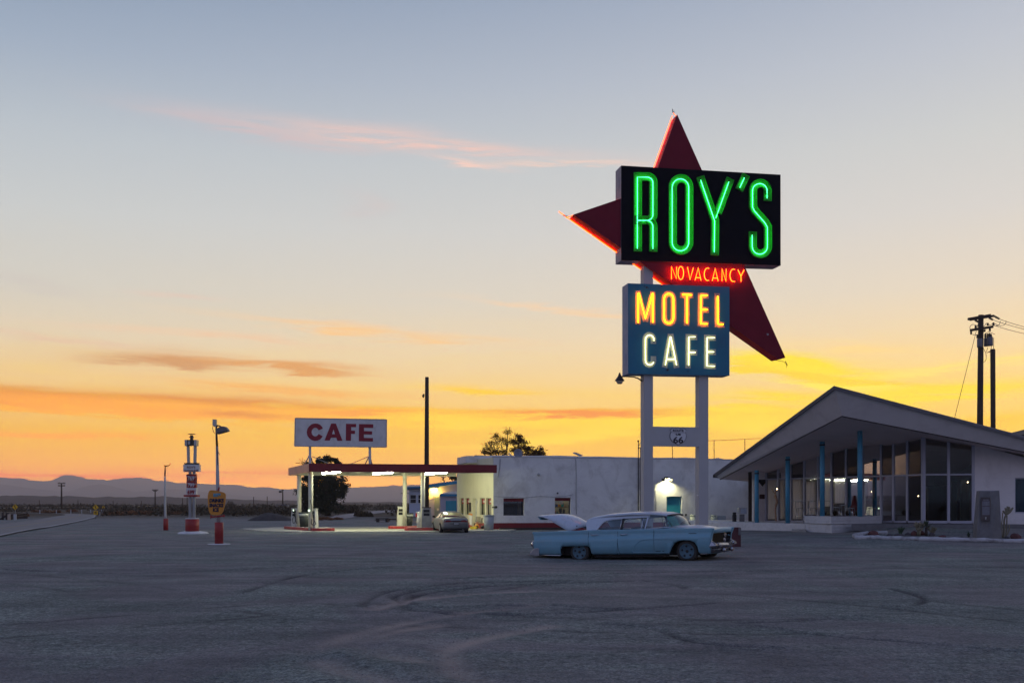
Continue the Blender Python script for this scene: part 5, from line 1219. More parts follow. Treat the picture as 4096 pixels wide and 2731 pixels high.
# white brick planter
brick = mat('white_brick', (.60,.60,.62), .85, var=.05, stain=(.36,.34,.35), stain_amt=.35, stain_scale=2)
def brickify(m):
    w = NT(m.node_tree); b = w.n['Principled BSDF']; tc = w.node('ShaderNodeTexCoord'); sp = w.node('ShaderNodeSeparateXYZ', ins={0: tc.outputs['Object']})
    cv = w.node('ShaderNodeCombineXYZ', ins={0: w.m('ADD', sp.outputs[0], w.m('MULTIPLY', sp.outputs[1], .6)), 1: sp.outputs[2], 2: 0.0})
    bt = w.node('ShaderNodeTexBrick', ins={'Vector': cv.outputs[0], 'Scale': 1.0, 'Mortar Size': .012, 'Brick Width': .55, 'Row Height': .155})
    bn = w.node('ShaderNodeBump', ins={'Height': bt.outputs['Fac'], 'Strength': .9, 'Distance': -.02}); w.l.new(bn.outputs[0], b.inputs['Normal'])
brickify(brick)
pa = P('D', 1020, 1450, 47.2); pb = P('D', 1270, 1450, 45.0); pc = P('E', 276, 1300, 46.4); pd = GF.at(GF.hit('E',270,1300)[0],0,-.02)
pl = [pa, pb, pc, pd]; pl = [Vector((p.x,p.y,0)) for p in pl]
mb = MB(); mb.hexa(zset(pl, -.2), zset(pl, .62)); plo = mb.build('brick_planter', brick, bevel=.02); tag(plo, 'low white brick planter box under the blue columns', 'planter')
mb = MB(); cen = sum(pl, Vector())/4; pu_ = [cen.lerp(p, 1.03) for p in pl]; mb.hexa(zset(pu_, .625), zset(pu_, .98)); up = mb.build('brick_rim', brick, plo, bevel=.015)
mb = MB(); pin = [cen.lerp(p, .80) for p in pl]; mb.hexa(zset(pin, .975), zset(pin, .99)); mb.build('soil', mat('soil', (.05,.035,.03), .95), plo)
# blue columns
for (x0, x1, yt, Y, lab) in ((527,567,940,50.0,'leftmost blue column at the low end of the office roof'),(825,868,808,48.4,'second blue column from the left under the office roof'),(1157,1203,665,45.9,'third blue column standing behind the brick planter left'),(1520,1568,508,44.2,'tallest blue column rising from the brick planter right')):
    p = P('D', (x0+x1)/2, yt, Y); r = (x1-x0)/2.413/2/F*Y; zt = p.z+.12; zb_ = FZ if Y > 47 else .985
    t = thing('blue_column', lab, 'column', (p.x, p.y, zb_), 'blue steel columns under the office roof')
    mb = MB(); mb.lathe((p.x,p.y,0), [(r,zb_),(r,zt)], 20); mb.build('shaft', BLUEP, t); mb = MB(); mb.lathe((p.x,p.y,0), [(r*1.15,zt-.19),(r*1.15,zt-.13)], 20); mb.build('collar', DARKM, t)
# interior ---------------------------------------------------------
mb = MB(); fl_ = [GF.at(.05,0,.1), GF.at(GF.len-.1,0,.1), FRW.at(3,0,.3), FRW.at(3,0,8), Vector((GL0.x+3, GL0.y+2.0, 0))]
fl_ = [GF.at(.05,0,.1), GF.at(GF.len-.1,0,.1), Vector((24.0,44.6,0)), Vector((24.0,56.5,0)), Vector((14.3,56.5,0))]
mb.hexa(zset(fl_, .3), zset(fl_, FZ+.01)); mb.build('floor', mat('dark_tile_floor', (.09,.07,.065), .35, var=.2), office)
BWF = Frame(Vector((13.6,56.5,0)), Vector((24,56.5,0)))
WN = ((655,745,1010,1395),(775,822,1010,1395),(896,990,1005,1395),(1025,1115,1028,1340),(1205,1260,1010,1260),(1300,1400,1010,1230))
bh = []
for x0, x1, y0, y1 in WN:
    a = BWF.hit('D', x0, y1); b = BWF.hit('D', x1, y0); bh.append((a[0], b[0], max(a[1], FZ+.1), b[1]))
mb = MB(); wall_holes(mb, BWF, 0, BWF.len, .3, 3.6, bh, 0, .15); mb.build('back_wall', INT_W, office)
cl = []
for i_, p in enumerate(gl_top): cl.append(Vector((24.0, p.y, p.z-.4*i_/(n-1) if i_ < n-1 else 4.1)))
mb = MB(); gt = [p+Vector((.04,.04,0)) for p in gl_top]; mb.add(gt+cl, [(i_, i_+1, n+i_+1, n+i_) for i_ in range(n-1)]); z_ = gt[0].z
mb.add([gt[0], cl[0], Vector((24,56.6,z_)), Vector((13.5,56.6,z_))], [(0,1,2,3)]); mb.add([gt[-1], cl[-1], FR.at(FR.len,ftops[2][1],.05)], [(0,1,2)]); mb.add([Vector((24,56.6,z_)), Vector((13.5,56.6,z_)), Vector((13.5,56.6,3.7)), Vector((24,56.6,3.7))], [(0,1,2,3)])
mb.build('ceiling', SOFF, office, fix=False)
mb = MB(); mb.hexa([Vector((24,44.6,.3)),Vector((24.2,44.6,.3)),Vector((24.2,56.7,.3)),Vector((24,56.7,.3))],[Vector((24,44.6,4.5)),Vector((24.2,44.6,4.5)),Vector((24.2,56.7,4.5)),Vector((24,56.7,4.5))]); mb.build('back_wall', INT_W, office)
# far glazing on the left part: pale windows in the back wall read through the glass
PALE = mat('pale_curtain', (.72,.68,.70), .9, var=.12, vscale=2, stretch=(10,10,.3))
def translucent(m):
    w = NT(m.node_tree); b = w.n['Principled BSDF']; out = [x for x in w.n if x.type == 'OUTPUT_MATERIAL'][0]
    tl = w.node('ShaderNodeBsdfTranslucent', ins={0: (.80,.80,.88,1)}); mx = w.node('ShaderNodeMixShader', ins={0: .6, 1: b.outputs[0], 2: tl.outputs[0]}); w.l.new(mx.outputs[0], out.inputs[0])
translucent(PALE)
for a, b, c, d in bh:
    mb = MB(); vs = []
    for i in range(25):
        t = i/24; vs += [BWF.at(a-.03+(b-a+.06)*t, c-.03, -.06+.03*math.sin(i*1.9)), BWF.at(a-.03+(b-a+.06)*t, d+.03, -.06+.03*math.sin(i*1.9))]
    mb.add(vs, [(2*i,2*i+2,2*i+3,2*i+1) for i in range(24)], 0, True); mb.build('curtain', PALE, office, fix=False)
DRED = mat('dark_red_counter', (.13,.02,.02), .4, var=.2); DBR = mat('dark_brown_wood', (.05,.028,.02), .45, var=.25)
def ibox(name, lab, cat, c_, x0, y0, x1, y1, Y, dep, m, zbot=None):
    a = P(c_, x0, y1, Y); b = P(c_, x1, y0, Y); mb = MB(); mb.box((a.x,Y,(FZ+.012) if zbot is None else zbot),(b.x,Y+dep,b.z)); o = mb.build(name, m, bevel=.02); return tag(o, lab, cat)
ibox('reception_counter', 'dark red reception counter inside the office behind the glass', 'counter', 'E', 112, 1122, 385, 1270, 49.8, .8, DRED)
ibox('cabinet', 'dark upright cabinet inside behind the front glass pane', 'cabinet', 'E', 700, 990, 870, 1300, 48.6, .5, DBR)
ibox('piano', 'dark upright piano shape inside behind the right front pane', 'piano', 'E', 905, 1125, 985, 1290, 47.6, .6, DBR)
CURG = mat('greenish_curtain', (.20,.22,.18), .9, var=.2, vscale=2, stretch=(12,12,.3))
for x0, x1, y0, y1, Y in ((900,960,940,1295,47.0),(985,1070,935,1295,46.6)):
    a = P('E', x0, y1, Y); b = P('E', x1, y0, Y); mb = MB(); vs = []
    for i in range(31): t = i/30; vs += [(a.x+(b.x-a.x)*t, Y+.04*math.sin(i*1.7), FZ+.03), (a.x+(b.x-a.x)*t, Y+.04*math.sin(i*1.7), b.z)]
    mb.add(vs, [(2*i,2*i+2,2*i+3,2*i+1) for i in range(30)], 0, True); mb.build('curtain', CURG, office, fix=False)
# inner lattice screen, ceiling lamp discs
a = P('E', 150, 1105, 52.5); b = P('E', 262, 960, 52.5); mb = MB(); mb.box((a.x,52.5,a.z),(b.x,52.6,b.z)); sc_ = mb.build('paper_screen', mat('paper_screen', (.55,.42,.34), .8, var=.1), office)
for k in range(4):
    x = a.x+(b.x-a.x)*k/3; mb = MB(); mb.box((x-.03,52.42,a.z),(x+.03,52.495,b.z)); mb.build('screen_bar', DBR, sc_)
for c_, x, y, Y, lab in (('E',192,1042,52.3,'tiny warm glowing lamp before the paper screen inside the office'),('E',612,1082,50.0,'tiny glowing bulb inside behind the angled glass'),('E',1055,958,46.2,'tiny greenish light inside at the right front pane'),('D',742,1098,52.6,'warm little lamp beside the driftwood sculpture'),('D',1180,1250,50.5,'warm low glint of a lamp behind the third blue column')):
    p = P(c_, x, y, Y); mb = MB(); mb.lathe(p, [(.01,-.03),(.028,0),(.01,.03)], 8); o = mb.build('pendant_lamp', emis('pendant_glow', (1.0,.72,.40), 14.0) if 'pendant_glow' not in MATS else MATS['pendant_glow']); tag(o, lab, 'lamp')
mb = MB(); p = P('E',38,1110,48.5); 
for i, (dz, r) in enumerate(((0,.20),)): mb.lathe((p.x,p.y,FZ), [(.04,0),(.05,.55),(.16,.6),(.18,.85),(.14,.9),(.03,1.35)], 10)
o = mb.build('figurine', DRED); tag(o, 'small pointed red figurine standing behind the glass left of the tall column', 'figurine')
STEEL = mat('stool_steel', (.50,.52,.54), .3, .8, var=.05)
def stool(p, h, lab, back_=False):
    t = thing('bar_stool', lab, 'bar stool', (p.x,p.y,FZ), 'metal stools inside the office'); w = .19
    mb = MB(); mb.lathe((p.x,p.y,FZ), [(.17,h-.03),(.19,h-.01),(.17,h+.01)], 14); mb.build('seat', STEEL, t)
    for sx in (-1,1):
        for sy in (-1,1):
            mb = MB(); mb.tube([Vector((p.x+sx*w*.7,p.y+sy*w*.7,FZ+h-.03)), Vector((p.x+sx*w*1.15,p.y+sy*w*1.15,FZ+.012))], .016, 6); mb.build('leg', STEEL, t)
    mb = MB(); z = FZ+h*.35; pts = [Vector((p.x+a*w,p.y+b*w,z)) for a,b in ((-1,-1),(1,-1),(1,1),(-1,1),(-1,-1))]; mb.tube(pts, .012, 6); mb.build('footrest', STEEL, t)
    if back_: mb = MB(); mb.tube([Vector((p.x-w,p.y+w*.8,FZ+h)), Vector((p.x-w,p.y+w,FZ+h+.32)), Vector((p.x+w,p.y+w,FZ+h+.32)), Vector((p.x+w,p.y+w*.8,FZ+h))], .016, 6); mb.build('backrest', STEEL, t)
for x, y, Y, b, lab in ((965,1280,51.5,True,'metal stool with back left of the small table inside'),(1100,1280,50.6,True,'metal stool with back right of the small table inside'),(1325,1272,48.8,False,'metal stool just right of the third blue column'),(1385,1250,48.6,False,'metal stool in the middle right of the lounge'),(1455,1282,47.8,False,'low metal stool near the pointed figurine')):
    p = P('D', x, y, Y); stool(p, p.z-FZ, lab, b)
t = thing('bar_table', 'thin legged high table between two metal stools inside', 'table', (P('D',1035,1210,51.2).x,51.2,FZ)); p = P('D',1035,1210,51.2)
mb = MB(); mb.box((p.x-1.0,50.9,p.z-.03),(p.x+1.3,51.5,p.z)); mb.build('tabletop', STEEL, t)
for dx in (-.9, .05, 1.2): mb = MB(); mb.tube([Vector((p.x+dx,51.2,FZ+.012)), Vector((p.x+dx,51.2,p.z-.03))], .025, 6); mb.build('leg', STEEL, t)
# sculpture like driftwood stand
mb = MB(); b0 = P('D',735,1390,53.0); b0.z = FZ+.02; mb.tube(spline([b0, P('D',725,1290,53.0), P('D',742,1220,53.0), P('D',725,1150,53.0), P('D',745,1095,53.0)],4), [.05]*6+[.07]*6+[.03]*5, 8); mb.tube([P('D',728,1150,53.0), P('D',700,1110,53.0), P('D',690,1095,53.0)], .02, 6); o = mb.build('sculpture', mat('tan_sculpture', (.35,.22,.15), .6, var=.3)); tag(o, 'slender twisted driftwood sculpture just inside the leftmost glass', 'sculpture')
# ---- things on the patio
t = thing('display_case', 'small glass display case on a stand by the cafe wall', 'display case', P('D',410,1410,52.5))
a = P('D',372,1338,52.5); b = P('D',450,1278,52.5); mb = MB(); mb.box((a.x,52.45,a.z),(b.x,52.75,b.z)); mb.build('case', GALV, t, bevel=.01)
mb = MB(); q0 = P('D',394,1332,52.5); q1 = P('D',444,1284,52.5); mb.box((q0.x,52.43,q0.z),(q1.x,52.449,q1.z)); mb.build('panel', mat('pale_map_panel', (.40,.46,.55), .5, var=.25, vscale=6), t)
a = P('D',388,1415,52.5); b = P('D',430,1340,52.5); mb = MB(); mb.box((a.x,52.5,FZ+.001),(b.x,52.7,b.z-.01)); mb.build('stand', CONCD, t)
t = thing('ash_bin', 'black litter bin standing left of the small display case', 'litter bin', P('D',331,1410,52.6)); a = P('D',312,1408,52.6); b = P('D',352,1335,52.6)
mb = MB(); mb.lathe(((a.x+b.x)/2,52.6,FZ+.001), [(.26*(b.x-a.x)/.52,0),((b.x-a.x)/2,.03),((b.x-a.x)/2,b.z-FZ-.1),((b.x-a.x)/2*.7,b.z-FZ)], 14); mb.build('body', BLACK, t)
mb = MB(); mb.lathe(((a.x+b.x)/2,52.6,FZ), [((b.x-a.x)/2*.75,b.z-FZ+.001),((b.x-a.x)/2*1.05,b.z-FZ+.04),((b.x-a.x)/2*.6,b.z-FZ+.07)], 14); mb.build('lid', DARKM, t)
# tanks and air unit by the cafe wall
TNK = mat('pale_green_tank', (.46,.50,.42), .55, var=.08, stain=(.25,.26,.2), stain_amt=.3)
for x0, x1, y0, Y, lab in ((985,1115,182,60.3,'pale green water tank left of the right sign post'),(1376,1480,186,60.6,'pale green water tank right of the right sign post')):
    a = P('M', x0, y0, Y); b = P('M', x1, y0, Y); r = (b.x-a.x)/2; c = (a+b)/2; t = thing('water_tank', lab, 'tank', (c.x,c.y,0), 'water tanks along the cafe wall')
    mb = MB(); mb.lathe((c.x,c.y,0), [(r*.98,.02),(r,.06),(r,a.z-.08)], 24); mb.build('shell', TNK, t); mb = MB(); mb.lathe((c.x,c.y,0), [(r*1.02,a.z-.078),(r*1.02,a.z-.02),(r*.9,a.z+.02)], 24); mb.build('lid', TNK, t)
a = P('M',1490,385,60.9); b = P('M',1640,192,60.9); mb = MB(); mb.box((a.x,60.5,0.0),(b.x,61.0,b.z)); o = mb.build('metal_cabinet', mat('grey_blue_cabinet', (.30,.34,.40), .5, var=.1), bevel=.03); tag(o, 'grey blue metal cabinet between the tank and the patio', 'cabinet')
t = thing('traffic_cone', 'small red and white cone between door and water tank', 'cone', P('M',1011,380,59.6)); c = P('M',1011,325,59.6)
mb = MB(); mb.lathe((c.x,c.y,0), [(.16,.0),(.16,.03),(.12,.035),(.05,c.z-.12)], 12); mb.build('cone_body', mat('cone_white', (.6,.55,.52), .6), t); mb = MB(); mb.lathe((c.x,c.y,0), [(.085,c.z-.42),(.03,c.z)], 12); mb.build('cone_tip', REDB, t)
# red brick block half hidden behind the car nose
mb = MB(); a = P('C',2075,560,35.4); b = P('C',2150,372,35.4); mb.box((a.x-.3,35.4,-.1),(b.x,35.8,b.z)); o = mb.build('red_block', mat('dull_red_block', (.09,.028,.034), .8, var=.2, vscale=4), bevel=.02); tag(o, 'dull dark red block with grey corner standing behind the car nose', 'block')
a = P('C',2125,443,35.38); mb = MB(); mb.box((a.x,35.36,a.z),(b.x-.003,35.397,P('C',2130,377,35.38).z)); mb.build('grey_patch', CONCD, o)
# ---- cactus bed with kerb, monument
KW = mat('flaking_white_kerb', (.46,.46,.48), .85, var=.12, bump=.5, bscale=10, stain=(.16,.14,.13), stain_amt=.85, stain_scale=2.2)
def gpt(c_, x, y):
    lo, hi = 20.0, 60.0
    for _ in range(30):
        m = (lo+hi)/2; p = P(c_, x, y, m)
        if p.z > terr(p.x, p.y): lo = m
        else: hi = m
    return P(c_, x, y, lo)
kp = [gpt('O',x,y) for x, y in ((95,765),(300,762),(500,770),(800,780),(1100,788),(1500,795),(1900,805),(2352,816))]
kp += [kp[-1]+Vector((1.5,-.1,0)), kp[-1]+Vector((4,-.15,0))]
kb = MB(); pth = spline([Vector((p.x,p.y,terr(p.x,p.y)+.065)) for p in kp], 5); rnd = random.Random(2)
kb.tube([p+Vector((0,rnd.uniform(-.01,.01),rnd.uniform(-.012,.012))) for p in pth], [.092+rnd.uniform(-.012,.012) for p in pth], 10)
q = [gpt('O',90,740), gpt('O',260,700), gpt('O',500,695)]; q = [Vector((p.x,p.y,terr(p.x,p.y)+.065)) for p in q]
kb.tube([pth[0], q[0]+Vector((0,.3,0)), q[1]+Vector((0,.2,0)), q[2]], [.092,.09,.085,.085], 8)
ko = kb.build('bed_kerb', KW); tag(ko, 'flaking white rounded kerb edging the cactus bed', 'kerb')
mon = thing('stone_monument', 'tapered grey concrete monument with plaque in the cactus bed', 'monument', (0,0,0))
MY = 38.2; fl = P('O',1705,740,MY); fr_ = P('O',2060,740,MY); tl_ = P('O',1752,106,MY); tr_ = P('O',2020,104,MY); mid_t = P('O',1895,100,MY)
mon.location = (fl.x+.8, MY, terr(fl.x, MY)); zb_ = min(fl.z, .0)-.1
fl.z = fr_.z = terr(fl.x, MY)-.15
M0 = P('O',1900,740,MY-.35); M0.z = fl.z; M1 = P('O',1895,112,MY-.1)
mb = MB(); bkf = Vector((.35,1.1,0)); bkt = Vector((.2,.7,0))
mb.hexa([fl, M0, fr_, fr_+bkf*.5, fl+bkf], [tl_, M1, tr_, tr_+bkt*.5, tl_+bkt]); body = mb.build('stone_body', CONCD, mon, bevel=.025)
MF = Frame(Vector((fl.x,fl.y,0)).lerp(Vector((tl_.x,tl_.y,0)),.5), Vector((M0.x,M0.y,0)).lerp(Vector((M1.x,M1.y,0)),.5))
q = MF.hits('O', [(1772,512),(1895,516),(1895,198),(1772,195)], -.04); mb = MB(); MF.slab(mb, q, -.07, .10); pq = mb.build('plaque', mat('bronze_plaque', (.09,.075,.075), .5, .3, var=.2), mon)
PLT = mat('plaque_text', (.17,.17,.20), .6, var=.15, vscale=20)
for x0, y0, x1, y1 in ((1800,238,1875,224),(1786,312,1888,248),(1786,436,1888,322),):
    q = MF.hits('O', [(x0,y0),(x1,y0),(x1,y1),(x0,y1)], -.07); mb = MB(); MF.slab(mb, q, -.076, -.071); mb.build('plaque_lettering', PLT, pq)
q = MF.hits('O', [(1828,492),(1842,492),(1846,462),(1826,462)], -.07); mb = MB(); MF.slab(mb, q, -.076, -.071); mb.build('plaque_emblem', GALV, pq)
# rocks and plants in the bed
RK = mat('dark_red_rock', (.12,.045,.045), .9, var=.35, vscale=5, bump=.4, bscale=12); RKD = mat('grey_rock', (.09,.08,.085), .9, var=.35, vscale=5, bump=.4, bscale=12)
def rock(p, rx, rz, seed, m, lab, nm='rock'):
    bm = bmesh.new(); bmesh.ops.create_icosphere(bm, subdivisions=3, radius=1)
    for v in bm.verts:
        k = 1+.28*mnoise.noise(v.co*1.3+Vector((seed,0,0)))+.10*mnoise.noise(v.co*4+Vector((seed,0,0))); v.co = Vector((v.co.x*rx*k, v.co.y*rx*.8*k, v.co.z*rz*k+rz*.55))
    me = bpy.data.meshes.new(nm); bm.to_mesh(me); bm.free(); me.materials.append(m); me.polygons.foreach_set('use_smooth', [True]*len(me.polygons))
    o = bpy.data.objects.new(nm, me); COL.objects.link(o); o.location = (p.x, p.y, terr(p.x,p.y)-.02); return tag(o, lab, 'rock', 'rocks in the cactus bed')
def bedp(x, y): return gpt('O', x, y)
sc = lambda p: p.y/F/3.379
for i, (x, y, w_, h_, m_, lab) in enumerate(((320,712,150,85,RK,'dark red rock at the left end of the white kerb'),(535,715,80,40,RKD,'low grey rock right of the leftmost red rock'),(780,708,70,50,RKD,'small grey rock left of the round red rock'),(865,712,90,80,RK,'round red rock left of the palm clump'),
     (950,705,120,80,RK,'rough red rock under the pale cholla'),(1110,715,80,60,RKD,'dark rock below the right cholla'),(1250,730,110,35,RK,'flat red rock right of the palm clump'),(2240,765,130,105,RK,'large dark red rock at the far right of the bed'),(2120,750,70,40,RKD,'grey rock between tall cactus and large red rock'),(1500,735,60,22,RKD,'flat grey stone left of the small agave'),(660,712,130,40,RKD,'grey stones heap below the green prickly pear'))):
    p = bedp(x, y); s = sc(p); rock(p, w_/2*s, h_/2*s*1.1, i*3.7, m_, lab)
def spike_plant(p, n, L, w, m, nm, lab, up=.6, seed=0, cat='plant'):
    rnd = random.Random(seed); mb = MB()
    for k in range(n):
        a = rnd.random()*6.283; e = rnd.uniform(up, 1.45); d = Vector((math.cos(a)*math.cos(e), math.sin(a)*math.cos(e), math.sin(e))); l = L*rnd.uniform(.7,1.1)
        s = d.cross(Vector((0,0,1))).normalized()*w; t1 = d*l*.5+Vector((0,0,.05*L)); t2 = d*l+Vector((0,0,-.02*L))
        mb.add([-s*.6, s*.6, t1+s, t1-s, t2], [(0,1,2,3),(3,2,4)])
    o = mb.build(nm, m, fix=False); o.location = (p.x,p.y,p.z); return tag(o, lab, cat)
p = bedp(1600,735); s = sc(p); spike_plant(Vector((p.x,p.y,terr(p.x,p.y))), 16, 85*s, 7*s, GREEN, 'agave', 'small dark agave between palm clump and monument', .35, 1, 'agave')
t = thing('dwarf_palm', 'small fan palm above the pale cholla cactus', 'palm', bedp(1030,715)); p = bedp(1030,715); z0 = terr(p.x,p.y); t.location = (p.x,p.y,z0); s = sc(p)
mb = MB(); mb.tube([Vector((p.x,p.y,z0)), Vector((p.x,p.y,z0+110*s))], [22*s,16*s], 8); mb.build('trunk', WOODD, t)
rnd = random.Random(5); mb = MB()
for k in range(46):
    a = rnd.random()*6.283; e = rnd.uniform(-.1,1.35); d = Vector((math.cos(a)*math.cos(e), math.sin(a)*math.cos(e), math.sin(e))); l = 125*s*rnd.uniform(.7,1.1); sd2 = d.cross(Vector((0,0,1))).normalized()*7*s; b = Vector((p.x,p.y,z0+108*s))
    mb.add([b, b+d*l*.6+sd2, b+d*l, b+d*l*.6-sd2], [(0,1,2,3)])
mb.build('fronds', GREEN, t, fix=False)
def cholla(x, y, h, seed, lab, m=None, spread=1.0, nb=14, fat=9):
    p = bedp(x, y); z0 = terr(p.x,p.y); s = sc(p); rnd = random.Random(seed); mb = MB()
    def seg(b, d, l, r, depth):
        e = b+d*l; mb.tube([b, b.lerp(e,.5)+Vector((rnd.uniform(-1,1),0,0))*r*.3, e], [r*.8, r, r*.75], 7)
        if depth: 
            for _ in range(rnd.choice((2,3))): seg(e, (d+Vector((rnd.uniform(-1,1),rnd.uniform(-1,1),rnd.uniform(-.1,.7)))*.8*spread).normalized(), l*rnd.uniform(.6,.85), r*.85, depth-1)
    for k in range(max(2, nb//4)): seg(Vector((p.x+rnd.uniform(-25,25)*s, p.y, z0)), Vector((rnd.uniform(-.5,.5),rnd.uniform(-.4,.4),1)).normalized(), h*s*.36, fat*s, 3)
    o = mb.build('cholla_cactus', m or CACT); tag(o, lab, 'cactus', 'cacti in the bed')
cholla(945,715,190,3,'pale spiny cholla left of the small palm', fat=16); cholla(1120,710,130,8,'pale cholla right of the small palm', fat=15, nb=12)
cholla(690,712,120,12,'dark green prickly cactus in the left of the bed', GREEN, nb=12, fat=17)
# tall candelabra cactus
t = thing('tall_cactus', 'tall branching pale cactus right of the monument', 'cactus', (0,0,0)); p = bedp(2080,745); t.location = (p.x,p.y,terr(p.x,p.y)); Yc = p.y
def cst(pts, r, m=CACT, nm='stem'):
    mb = MB(); q = [P('O',x,y,Yc) for x, y in pts]; mb.tube(spline(q,3), [r*sc(p)]*(3*(len(q)-1)+1), 8); mb.build(nm, m, t)
for pts, r in (([(2075,745),(2085,600),(2085,500),(2110,430)],13), ([(2105,745),(2118,600),(2122,440)],9), ([(2070,740),(2010,600),(1970,500),(1925,400),(1905,388)],9), ([(2060,740),(2050,600),(2058,480),(2064,400)],8), ([(2050,745),(1990,650),(1965,580)],8),
     ([(2110,430),(2085,400),(2075,375)],12), ([(2112,428),(2108,380),(2098,340)],12), ([(2115,425),(2125,370),(2128,318)],12), ([(2118,425),(2145,380),(2152,325)],12), ([(2120,425),(2160,390),(2185,345)],12), ([(2120,428),(2170,390),(2203,335)],11), ([(2118,430),(2100,400),(2062,385)],10), ([(2100,740),(2150,640),(2148,560)],8)): cst(pts, r)
p = bedp(1840,745); s = sc(p); o = bush('red_shrub', 'reddish low shrub at the foot of the monument', 'shrub', (p.x,p.y-.35,0), 60*s, 105*s, 240, leaf_mat('red_brush_leaves', (.07,.035,.025), (.16,.08,.05)), ls=.09, seed=44)
# low plants on the planter
rnd = random.Random(9)
for i, (x, y, lab) in enumerate(((1190,1362,'small dark plant at the left of the brick planter'),(1300,1360,'dark leafy plant left of centre in the brick planter'),(1420,1358,'spiky dark plant in the middle of the brick planter'),(1520,1360,'low dark plant at the foot of the tallest blue column'))):
    p = P('D', x, y, 46.6 if i < 2 else 46.2); s = 1
    spike_plant(Vector((p.x,p.y,.985)), 60, .30, .02, SCRUB, 'planter_plant', lab, .2, i+50)
# yard strip between kerb and glass : low concrete walk
mb = MB(); wk = [FR.at(-3.2,0,-.9), FR.at(0,0,-1.0), FR.at(FR.len+6,0,-.95), FR.at(FR.len+6,0,-.02), FR.at(0,0,-.055), GF.at(GF.hit('E',290,1300)[0],0,-.06)]
mb.hexa(zset(wk, .35), zset(wk, .645)); struct(mb.build('walkway', CONCD), 'narrow dark concrete walk below the office glass')
# utility poles behind the office
def polething(label, base, top, r0, r1):
    t = thing('utility_pole', label, 'utility pole', base); mb = MB(); mb.tube([base, base.lerp(top,.5), top], [r0,(r0+r1)/2,r1], 12); mb.build('pole', WOOD, t); return t
PY = 80.0; b = P('K', 482, 1400, PY); tp = P('K', 495, 170, PY); b2 = Vector((b.x-.05, PY, 0))
up_ = polething('tall utility pole with crossarms and transformers behind the office roof', b2, tp, .26, .20)
def kp_(x, y, d=0): return P('K', x, y, PY+d)
for p0, p1, p2, p3 in (((346,215),(605,170),(370,224),(645,178)),):
    mb = MB(); a, c = kp_(*p0,-.28), kp_(*p1,-.28); mb.hexa([a+Vector((0,-.06,-.12)), c+Vector((0,-.06,-.12)), c+Vector((0,.06,-.12)), a+Vector((0,.06,-.12))],[a+Vector((0,-.06,.08)), c+Vector((0,-.06,.08)), c+Vector((0,.06,.08)), a+Vector((0,.06,.08))]); mb.build('crossarm', WOOD, up_)
    mb = MB(); a, c = kp_(*p2,.28), kp_(*p3,.28); mb.hexa([a+Vector((0,-.06,-.1)), c+Vector((0,-.06,-.1)), c+Vector((0,.06,-.1)), a+Vector((0,.06,-.1))],[a+Vector((0,-.06,.08)), c+Vector((0,-.06,.08)), c+Vector((0,.06,.08)), a+Vector((0,.06,.08))]); mb.build('crossarm', WOOD, up_)
mb = MB(); a, c = kp_(372,345,-.27), kp_(634,303,-.27); mb.hexa([a+Vector((0,-.06,-.1)), c+Vector((0,-.06,-.1)), c+Vector((0,.06,-.1)), a+Vector((0,.06,-.1))],[a+Vector((0,-.06,.1)), c+Vector((0,-.06,.1)), c+Vector((0,.06,.1)), a+Vector((0,.06,.1))]); mb.build('crossarm', WOOD, up_)
for x0, x1, y0, y1, d in ((452,512,440,540,-.42),(530,572,432,528,.3),(568,630,422,522,-.3)):
    a = kp_(x0,y1,d); c = kp_(x1,y0,d); r = (c.x-a.x)/2; mb = MB(); mb.lathe((a.x+r,a.y,0), [(r*.96,a.z),(r,a.z+.1),(r,c.z-.05),(r*.9,c.z)], 16); mb.build('transformer', mat('transformer_grey', (.13,.13,.16), .5, var=.1), up_)
for x, y0, y1 in ((455,436,392),(545,430,380),(570,430,380),(592,424,375),(610,424,385),(435,320,288),(573,292,260),(638,290,255),(383,392,345),(537,362,335),(597,355,322)):
    mb = MB(); a = kp_(x,y0,-.3); c = kp_(x,y1,-.3); l = c.z-a.z; mb.lathe((a.x,a.y,a.z), [(.05,0),(.10,l*.2),(.06,l*.35),(.10,l*.5),(.06,l*.65),(.09,l*.8),(.03,l)], 8); mb.build('insulator', DARKM, up_)
def ins(a, c, Yd):
    mb = MB(); pa_, pc_ = kp_(*a,Yd), kp_(*c,Yd); pts = [pa_.lerp(pc_,k/8) for k in range(9)]; mb.tube(pts, [.03,.10,.04,.11,.04,.11,.04,.10,.03], 8); mb.build('insulator', DARKM, up_)
ins((645,182),(706,216),.2); ins((585,200),(632,226),-.2); ins((425,228),(470,252),-.2)
for pts in ([(372,340),(372,300),(400,278),(435,285)],[(435,285),(470,300)],[(510,305),(540,290),(548,270),(573,262)],[(573,265),(600,285),(638,260)],[(400,395),(470,392),(530,362)],[(545,380),(590,365),(640,385),(652,393)],[(640,292),(690,290),(712,262),(714,240)],[(520,540),(535,575),(550,600),(555,640),(552,680),(530,705),(508,712)],[(572,540),(558,590)],[(616,528),(600,580),(560,600)],[(640,428),(640,560)],[(560,600),(615,588)],[(640,262),(700,290),(760,285),(780,255),(780,235)]):
    mb = MB(); mb.tube(spline([kp_(x,y,-.2) for x, y in pts],4), .022, 5); mb.build('wire_loop', WIRE, up_)
for y in (588,615,645,677):
    mb = MB(); a = kp_(509,y,-.1); c = kp_(523,y,-.1); mb.tube([a, c], [.08,.06], 6); mb.build('spool', DARKM, up_)
def wire(a, c, lab, r=.02, sag=.6, nm='overhead_wire'):
    mb = MB(); pts = [a.lerp(c,k/14)-Vector((0,0,sag*4*(k/14)*(1-k/14))) for k in range(15)]; mb.tube(pts, r, 5); o = mb.build(nm, WIRE); return tag(o, lab, 'wire')
